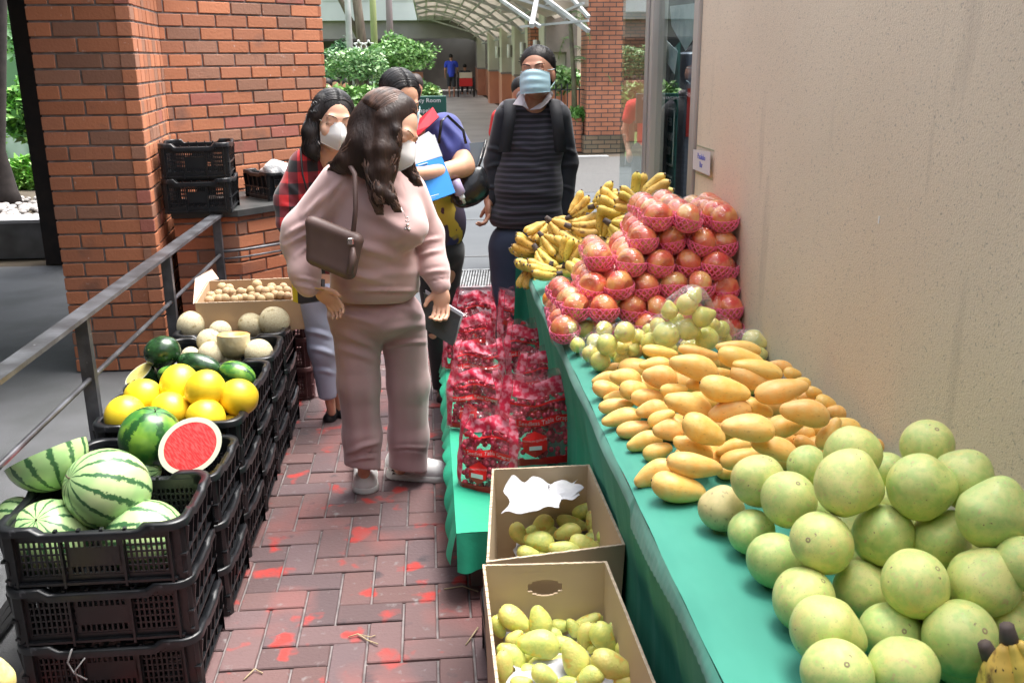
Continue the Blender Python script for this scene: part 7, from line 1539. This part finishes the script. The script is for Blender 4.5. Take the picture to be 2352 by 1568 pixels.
no_ = N.new('ShaderNodeTexNoise'); no_.inputs['Scale'].default_value = 4; L_.new(tc_.outputs['Object'], no_.inputs[0]); ma = N.new('ShaderNodeMath'); ma.operation = 'MULTIPLY_ADD'; ma.inputs[1].default_value = .035; L_.new(no_.outputs[0], ma.inputs[0]); L_.new(sp.outputs[2], ma.inputs[2])
mu = N.new('ShaderNodeMath'); mu.operation = 'MULTIPLY'; mu.inputs[1].default_value = 235; L_.new(ma.outputs[0], mu.inputs[0]); si = N.new('ShaderNodeMath'); si.operation = 'SINE'; L_.new(mu.outputs[0], si.inputs[0])
mr = N.new('ShaderNodeMapRange'); mr.inputs[1].default_value = -.1; mr.inputs[2].default_value = .5; L_.new(si.outputs[0], mr.inputs[0]); mx = N.new('ShaderNodeMix'); mx.data_type = 'RGBA'; mx.inputs[6].default_value = (.010, .010, .014, 1); mx.inputs[7].default_value = (.055, .048, .070, 1); L_.new(mr.outputs[0], mx.inputs[0]); L_.new(mx.outputs[2], pb.inputs['Base Color']); pb.inputs['Roughness'].default_value = .85; pb.inputs['Sheen Weight'].default_value = .3
s = Px(.007, .04); s.c((1172, 258, 5.0, 30), (1272, 258, 5.0, 30)); s.e((1222, 330, 5.0), 76, 88, .135); s.e((1212, 430, 5.0), 82, 100, .15); s.e((1208, 495, 5.0), 86, 50, .15); s.cut(ony(1208, 524, 4.9), (0, 0, -1)); s.c((1222, 250, 5.03, 26), (1222, 262, 5.03, 30))
F.part('sweater', wrinkle(s.mesh('sweater'), [(1140, 380, 1270, 395, .006, 9), (1145, 440, 1280, 450, .006, 9), (1150, 490, 1285, 485, .006, 7), (1165, 330, 1225, 350, .005, 8), (1160, 515, 1290, 510, .004, 4)]), M_str)
M_slv = mat('black sleeve', (.012, .013, .018), .85, (.02, .022, .03), 5, sheen=.2)
for pts in ([(1166, 268, 5.0, 31), (1140, 372, 5.03, 27), (1130, 455, 4.99, 18)], [(1280, 268, 5.0, 32), (1301, 372, 5.04, 26), (1297, 485, 5.0, 19)]):
    s = Px(.007, .03); s.path(pts, .03); F.part('sleeve', wrinkle(s.mesh('sleeve'), [(pts[1][0]-20, 340, pts[1][0]+20, 352, .006, 5), (pts[1][0]-20, 385, pts[1][0]+20, 378, .006, 5), (pts[2][0]-16, 430, pts[2][0]+18, 436, .005, 4)]), M_slv)
b = MB(); M_col = mat('grey lilac collar', (.42, .38, .40), .8)
for sg in (-1, 1):
    if sg < 0: q = [ony(1178, 240, 4.86), ony(1196, 214, 4.90), ony(1204, 210, 4.92), ony(1206, 232, 4.84), ony(1215, 252, 4.83), ony(1200, 243, 4.84)]
    else: q = [ony(1262, 212, 4.92), ony(1268, 222, 4.90), ony(1258, 236, 4.86), ony(1242, 250, 4.83), ony(1216, 253, 4.83), ony(1246, 234, 4.85)]
    b.poly_ext(q, FW*.01)
b.tube([ony(1196, 216, 4.92), ony(1192, 222, 5.0), ony(1226, 220, 5.06), ony(1264, 218, 5.0), ony(1264, 216, 4.92)], .016, 8); F.part('collar', b.me('collar'), M_col)
s = Px(.007, .04); s.e((1208, 545, 5.0), 78, 45, .14); s.path([(1165, 570, 4.99, 44), (1164, 680, 4.98, 34), (1166, 800, 5.0, 28)], .03); s.path([(1240, 570, 5.02, 44), (1236, 680, 5.04, 34), (1236, 800, 5.05, 28)], .03); s.cut((0, 0, .03), (0, 0, -1)); F.part('jeans', s.mesh('jeans'), mat('dark jeans', (.028, .042, .08), .8, (.05, .07, .12), 4, bump=.3, bsc=12))
for y, x in ((4.99, 1164), (5.05, 1236)): c_ = ony(x, 800, y); shoe(F, (c_.x, y+.1, 0), (c_.x-.02, y-.16, 0), .045, M_flat, .07)
s = Px(.006, .018); r_, f_, u_ = fr; Mx = Matrix((r_, f_, u_)).transposed(); s.ell(L(0, -.024, .056), (.083*1.06, .094*1.06, .080*1.06), Mx, .02); s.ell(L(0, -.05, .005), (.084, .072, .078), Mx, .02)
b = MB(); r2 = random.Random(9)
for i in range(420):
    th, ph = r2.uniform(0, 1.5), r2.uniform(-2.2, 2.2)*1.4; x = math.sin(th)*math.sin(ph); y = math.sin(th)*math.cos(ph); z = math.cos(th)
    if y > .55 and z < .75: continue
    p = L(x*.080, -.024+y*.092, .050+z*.080); q = L(x*.090, -.024+y*.104+.012, .050+z*.089-.004); b.tube([p, q], [.0014, .0007], 4)
ho = hair_part(F, s, [], M_hairk, 0); add_strands(ho, b)
bp = empty('backpack', ony(1225, 300, 5.12)); tag(bp, 'black backpack with wide shoulder straps worn by the man in stripes', 'backpack')
for pts in ([(1172, 238, 5.06), (1170, 232, 4.93), (1172, 262, 4.86), (1166, 300, 4.86), (1158, 350, 4.88)], [(1276, 236, 5.06), (1272, 232, 4.93), (1278, 262, 4.86), (1284, 310, 4.86), (1288, 350, 4.9)]):
    P_ = [ony(*q) for q in pts]; b = MB(); v = []
    for p in P_: v += [p-RT*.030, p+RT*.030, p-RT*.030-FW*.006, p+RT*.030-FW*.006]
    f = []
    for i in range(len(P_)-1):
        o_ = i*4; f += [(o_, o_+4, o_+5, o_+1), (o_+2, o_+3, o_+7, o_+6), (o_, o_+2, o_+6, o_+4), (o_+1, o_+5, o_+7, o_+3)]
    b.add(v, f, sm=True); unparent_keep(b.build('strap', mat('black webbing', (.018, .018, .022), .8)), bp)
s = Px(.01, .04); s.e((1225, 330, 5.24), 62, 80, .09); unparent_keep(link('pack_body', s.mesh('pack_body'), mat('black webbing', (.018, .018, .022), .8)), bp)

# ------------------------------------------------------------------ people further away
def far_person(lab, px, pyfeet, pytop, Y, shirt, legs, skin, hair, pose='walk', grp=None, z0=0.0, facing=1, wide=1.0, rot=0.0):
    """whole figure built at real size: pose 'walk' (seen from behind), 'stand' or 'sit'"""
    c = ony(px, pyfeet, Y); H_ = 1.68 if pose != 'sit' else 1.28; base = Vector((c.x, Y, z0)); F = Fig('person', lab, px, pyfeet, Y, grp)
    if pyfeet is not None and pytop is not None and pose != 'sit':
        H_ = (ony(px, pytop, Y).z-z0)
    k = H_/1.68 if pose != 'sit' else 1.0; cs, sn = math.cos(rot), math.sin(rot)
    def W(x, y, z): return base+Vector(((x*cs-y*sn)*k, (x*sn+y*cs)*k, z*k))
    hip = .90 if pose != 'sit' else .47; sho = hip+.50; hd = hip+.70
    s = Sdf(.014 if Y > 15 else .010, .02); s.ell(W(0, .0, hd-.0), (.075*k, .095*k, .115*k)); s.cap(W(0, 0, hd-.1), W(0, 0, sho), .05*k, .055*k); s.cap(W(0, 0, sho-.05), W(0, 0, hip), .10*k, .10*k)
    if pose == 'walk': LG = [[(-.09, 0, hip), (-.10, .05, .48), (-.09, -.12, .07)], [(.09, 0, hip), (.10, .02, .48), (.09, .08, .06)]]; AR_ = [[(-.20, 0, sho-.03), (-.26, .0, sho-.30), (-.25, .08, sho-.54)], [(.20, 0, sho-.03), (.27, .04, sho-.28), (.25, .22, sho-.42)]]
    elif pose == 'stand': LG = [[(-.09, 0, hip), (-.10, 0, .48), (-.10, 0, .06)], [(.09, 0, hip), (.10, 0, .48), (.10, 0, .06)]]; AR_ = [[(-.20, 0, sho-.03), (-.26, .02, sho-.30), (-.22, -.08, sho-.52)], [(.20, 0, sho-.03), (.27, .02, sho-.28), (.24, -.08, sho-.5)]]
    else: LG = [[(-.09, 0, hip), (-.11, -.42, hip+.02), (-.11, -.44, .06)], [(.09, 0, hip), (.11, -.42, hip+.02), (.12, -.46, .06)]]; AR_ = [[(-.19, 0, sho-.03), (-.24, -.08, sho-.28), (-.12, -.32, sho-.38)], [(.19, 0, sho-.03), (.24, -.08, sho-.28), (.12, -.32, sho-.38)]]
    for A in AR_: 
        s.cap(W(*A[0]), W(*A[1]), .042*k, .036*k); s.cap(W(*A[1]), W(*A[2]), .036*k, .026*k); d_ = (Vector(W(*A[2]))-Vector(W(*A[1]))).normalized(); s.ell(Vector(W(*A[2]))+d_*.05, (.03, .03, .055))
    for A in LG: s.cap(W(*A[0]), W(*A[1]), .075*k, .052*k); s.cap(W(*A[1]), W(*A[2]), .050*k, .032*k); s.ell(W(A[2][0], A[2][1]-.05*facing, .04), (.04*k, .10*k, .035*k))
    F.part('body', s.mesh('body'), skin)
    s = Sdf(.014 if Y > 15 else .010, .03); s.cap(W(-.15*wide, 0, sho-.03), W(.15*wide, 0, sho-.03), .085*k, .085*k); s.cap(W(0, 0, sho-.12), W(0, 0, hip-.02), .155*wide*k, .155*wide*k, .05)
    for A in AR_: s.cap(W(*A[0]), W(*[(a+b_)/2*1.0 for a, b_ in zip(A[0], A[1])]), .07*k, .065*k)
    s.cut(W(0, 0, hip-.08), (0, 0, -1)); F.part('shirt', s.mesh('shirt'), shirt)
    s = Sdf(.014 if Y > 15 else .010, .03); s.cap(W(-.05, 0, hip-.02), W(.05, 0, hip-.02), .125*k, .125*k)
    for A in LG: m_ = W(*A[1]); s.cap(W(*A[0]), m_, .098*k, .080*k); 
    if pose != 'walk':
        for A in LG: s.cap(W(*A[1]), W(A[2][0], A[2][1], A[2][2]+.08), .062*k, .05*k)
    F.part('shorts' if pose == 'walk' else 'trousers', s.mesh('legs'), legs)
    s = Sdf(.012, .02); s.ell(W(0, -.012*-facing, hd+.03), (.086*k, .102*k, .098*k)); s.cut(W(0, 0, hd-.03), (0, 0, -1)); F.part('hair', s.mesh('hair'), hair); return F
M_blue = mat('royal blue shirt', (.03, .06, .50), .8); M_char = mat('charcoal cloth', (.03, .03, .035), .8); M_redsh = mat('red shirt', (.62, .03, .03), .8); M_whsh = mat('white shirt', (.70, .70, .72), .8)
yb_ = onz(1038, 224, 0).y
far_person('man in a blue shirt and dark shorts walking away along the covered walkway', 1038, 224, 127, yb_, M_blue, M_char, M_skinC, M_hairk, 'walk', facing=-1)
far_person('person in red standing mostly hidden behind the striped man', 1197, 420, 188, 7.5, M_redsh, M_char, M_skinC, M_hairk, 'stand', wide=1.0)
sg_ = 'people seated among the garden bushes'
for i, (px, Y, m_, lab) in enumerate(((756, 17, M_redsh, 'seated person in red nearest the brick wall among the garden bushes'), (775, 18.5, M_whsh, 'seated person in white second from the brick wall among the bushes'), (800, 17.5, M_whsh, 'seated person in white left of the forked tree trunk'), (786, 21, M_whsh, 'seated person in white furthest back among the garden bushes'))):
    far_person(lab, px, 260, None, Y, m_, M_char, M_skinB, M_hairk, 'sit', sg_)
    b = MB(); c_ = ony(px, 260, Y); b.bbox((c_.x-.22, Y-.2, .40), (c_.x+.22, Y+.2, .44), .008); b.box((c_.x-.2, Y-.17, 0), (c_.x-.16, Y-.13, .4)); b.box((c_.x+.16, Y-.17, 0), (c_.x+.2, Y-.13, .4)); b.box((c_.x-.2, Y+.13, 0), (c_.x-.16, Y+.17, .4)); b.box((c_.x+.16, Y+.13, 0), (c_.x+.2, Y+.17, .4)); o = b.build('stool', M_dg); tag(o, ['stool under the seated person in red near the brick wall', 'stool under the second seated person from the brick wall', 'stool under the person left of the forked trunk', 'stool under the seated person furthest back'][i], 'stool')
far_person('person in red standing behind the woman in navy near the green sign', 962, 420, 180, 8.8, M_redsh, M_char, M_skinC, M_hairb, 'stand', wide=.85)
far_person('person seated on the blue chair behind the black fence', 1318, 260, None, 19.4, mat('grey patterned shirt', (.4, .45, .46), .8), M_char, M_skinC, M_hairk, 'sit', rot=-.6)
ch = empty('chair', ony(1283, 250, 19.6)); tag(ch, 'pale blue plastic chair behind the black fence', 'chair'); c_ = ony(1283, 235, 19.6); M_pb = mat('pale blue plastic', (.25, .38, .62), .5)
b = MB(); b.bbox((c_.x-.24, 19.4, .42), (c_.x+.24, 19.85, .45), .01); unparent_keep(b.build('seat', M_pb), ch)
b = MB(); v, f = grid(9, 7, lambda u, w_: (c_.x+(u-.5)*.5*(1-.3*w_**3), 19.38-.05*math.sin(u*3.14), .45+w_*.48)); b.add(v, f, sm=True); unparent_keep(b.build('backrest', M_pb), ch)
for dx in (-.2, .2):
    for dy in (19.45, 19.8): b = MB(); b.tube([(c_.x+dx, dy, 0), (c_.x+dx*.9, dy, .42)], .018, 6); unparent_keep(b.build('leg', M_pb), ch)
# wheelchair with rider pushed along the walkway
cw_ = onz(1069, 222, 0); k_ = yb_; wc = empty('wheelchair', (cw_.x, k_, 0)); tag(wc, 'wheelchair with red seat pushed beside the man in blue on the walkway', 'wheelchair')
for sg in (-1, 1):
    b = MB(); b.tube([(cw_.x+sg*.34, k_+.42*math.cos(t), .42+.40*math.sin(t)) for t in np.linspace(0, 6.2832, 25)], .025, 6, cap=False)
    for q in range(6): a = q*math.pi/3; b.tube([(cw_.x+sg*.34, k_, .42), (cw_.x+sg*.34, k_+.4*math.cos(a), .42+.39*math.sin(a))], .006, 4)
    unparent_keep(b.build('wheel', M_black), wc)
b = MB(); b.bbox((cw_.x-.28, k_-.05, .45), (cw_.x+.28, k_+.4, .52), .01); b.bbox((cw_.x-.28, k_-.08, .45), (cw_.x+.28, k_-.05, .78), .01); unparent_keep(b.build('seat', M_redsh), wc)
b = MB(); b.bbox((cw_.x-.28, k_-.085, .79), (cw_.x+.28, k_-.05, 1.02), .01); unparent_keep(b.build('backrest', mat('cream cloth', (.6, .5, .4), .8)), wc)
b = MB()
for sg in (-1, 1): b.tube([(cw_.x+sg*.30, k_-.22, 1.02), (cw_.x+sg*.30, k_-.08, 1.0), (cw_.x+sg*.30, k_-.04, .45), (cw_.x+sg*.28, k_+.5, .40), (cw_.x+sg*.2, k_+.6, .10)], .014, 6)
unparent_keep(b.build('frame', M_black), wc)
far_person('dark haired person sitting in the wheelchair on the walkway', 1069, 222, None, k_+.16, M_char, M_char, M_skinC, M_hairk, 'sit', rot=math.pi, z0=.08)
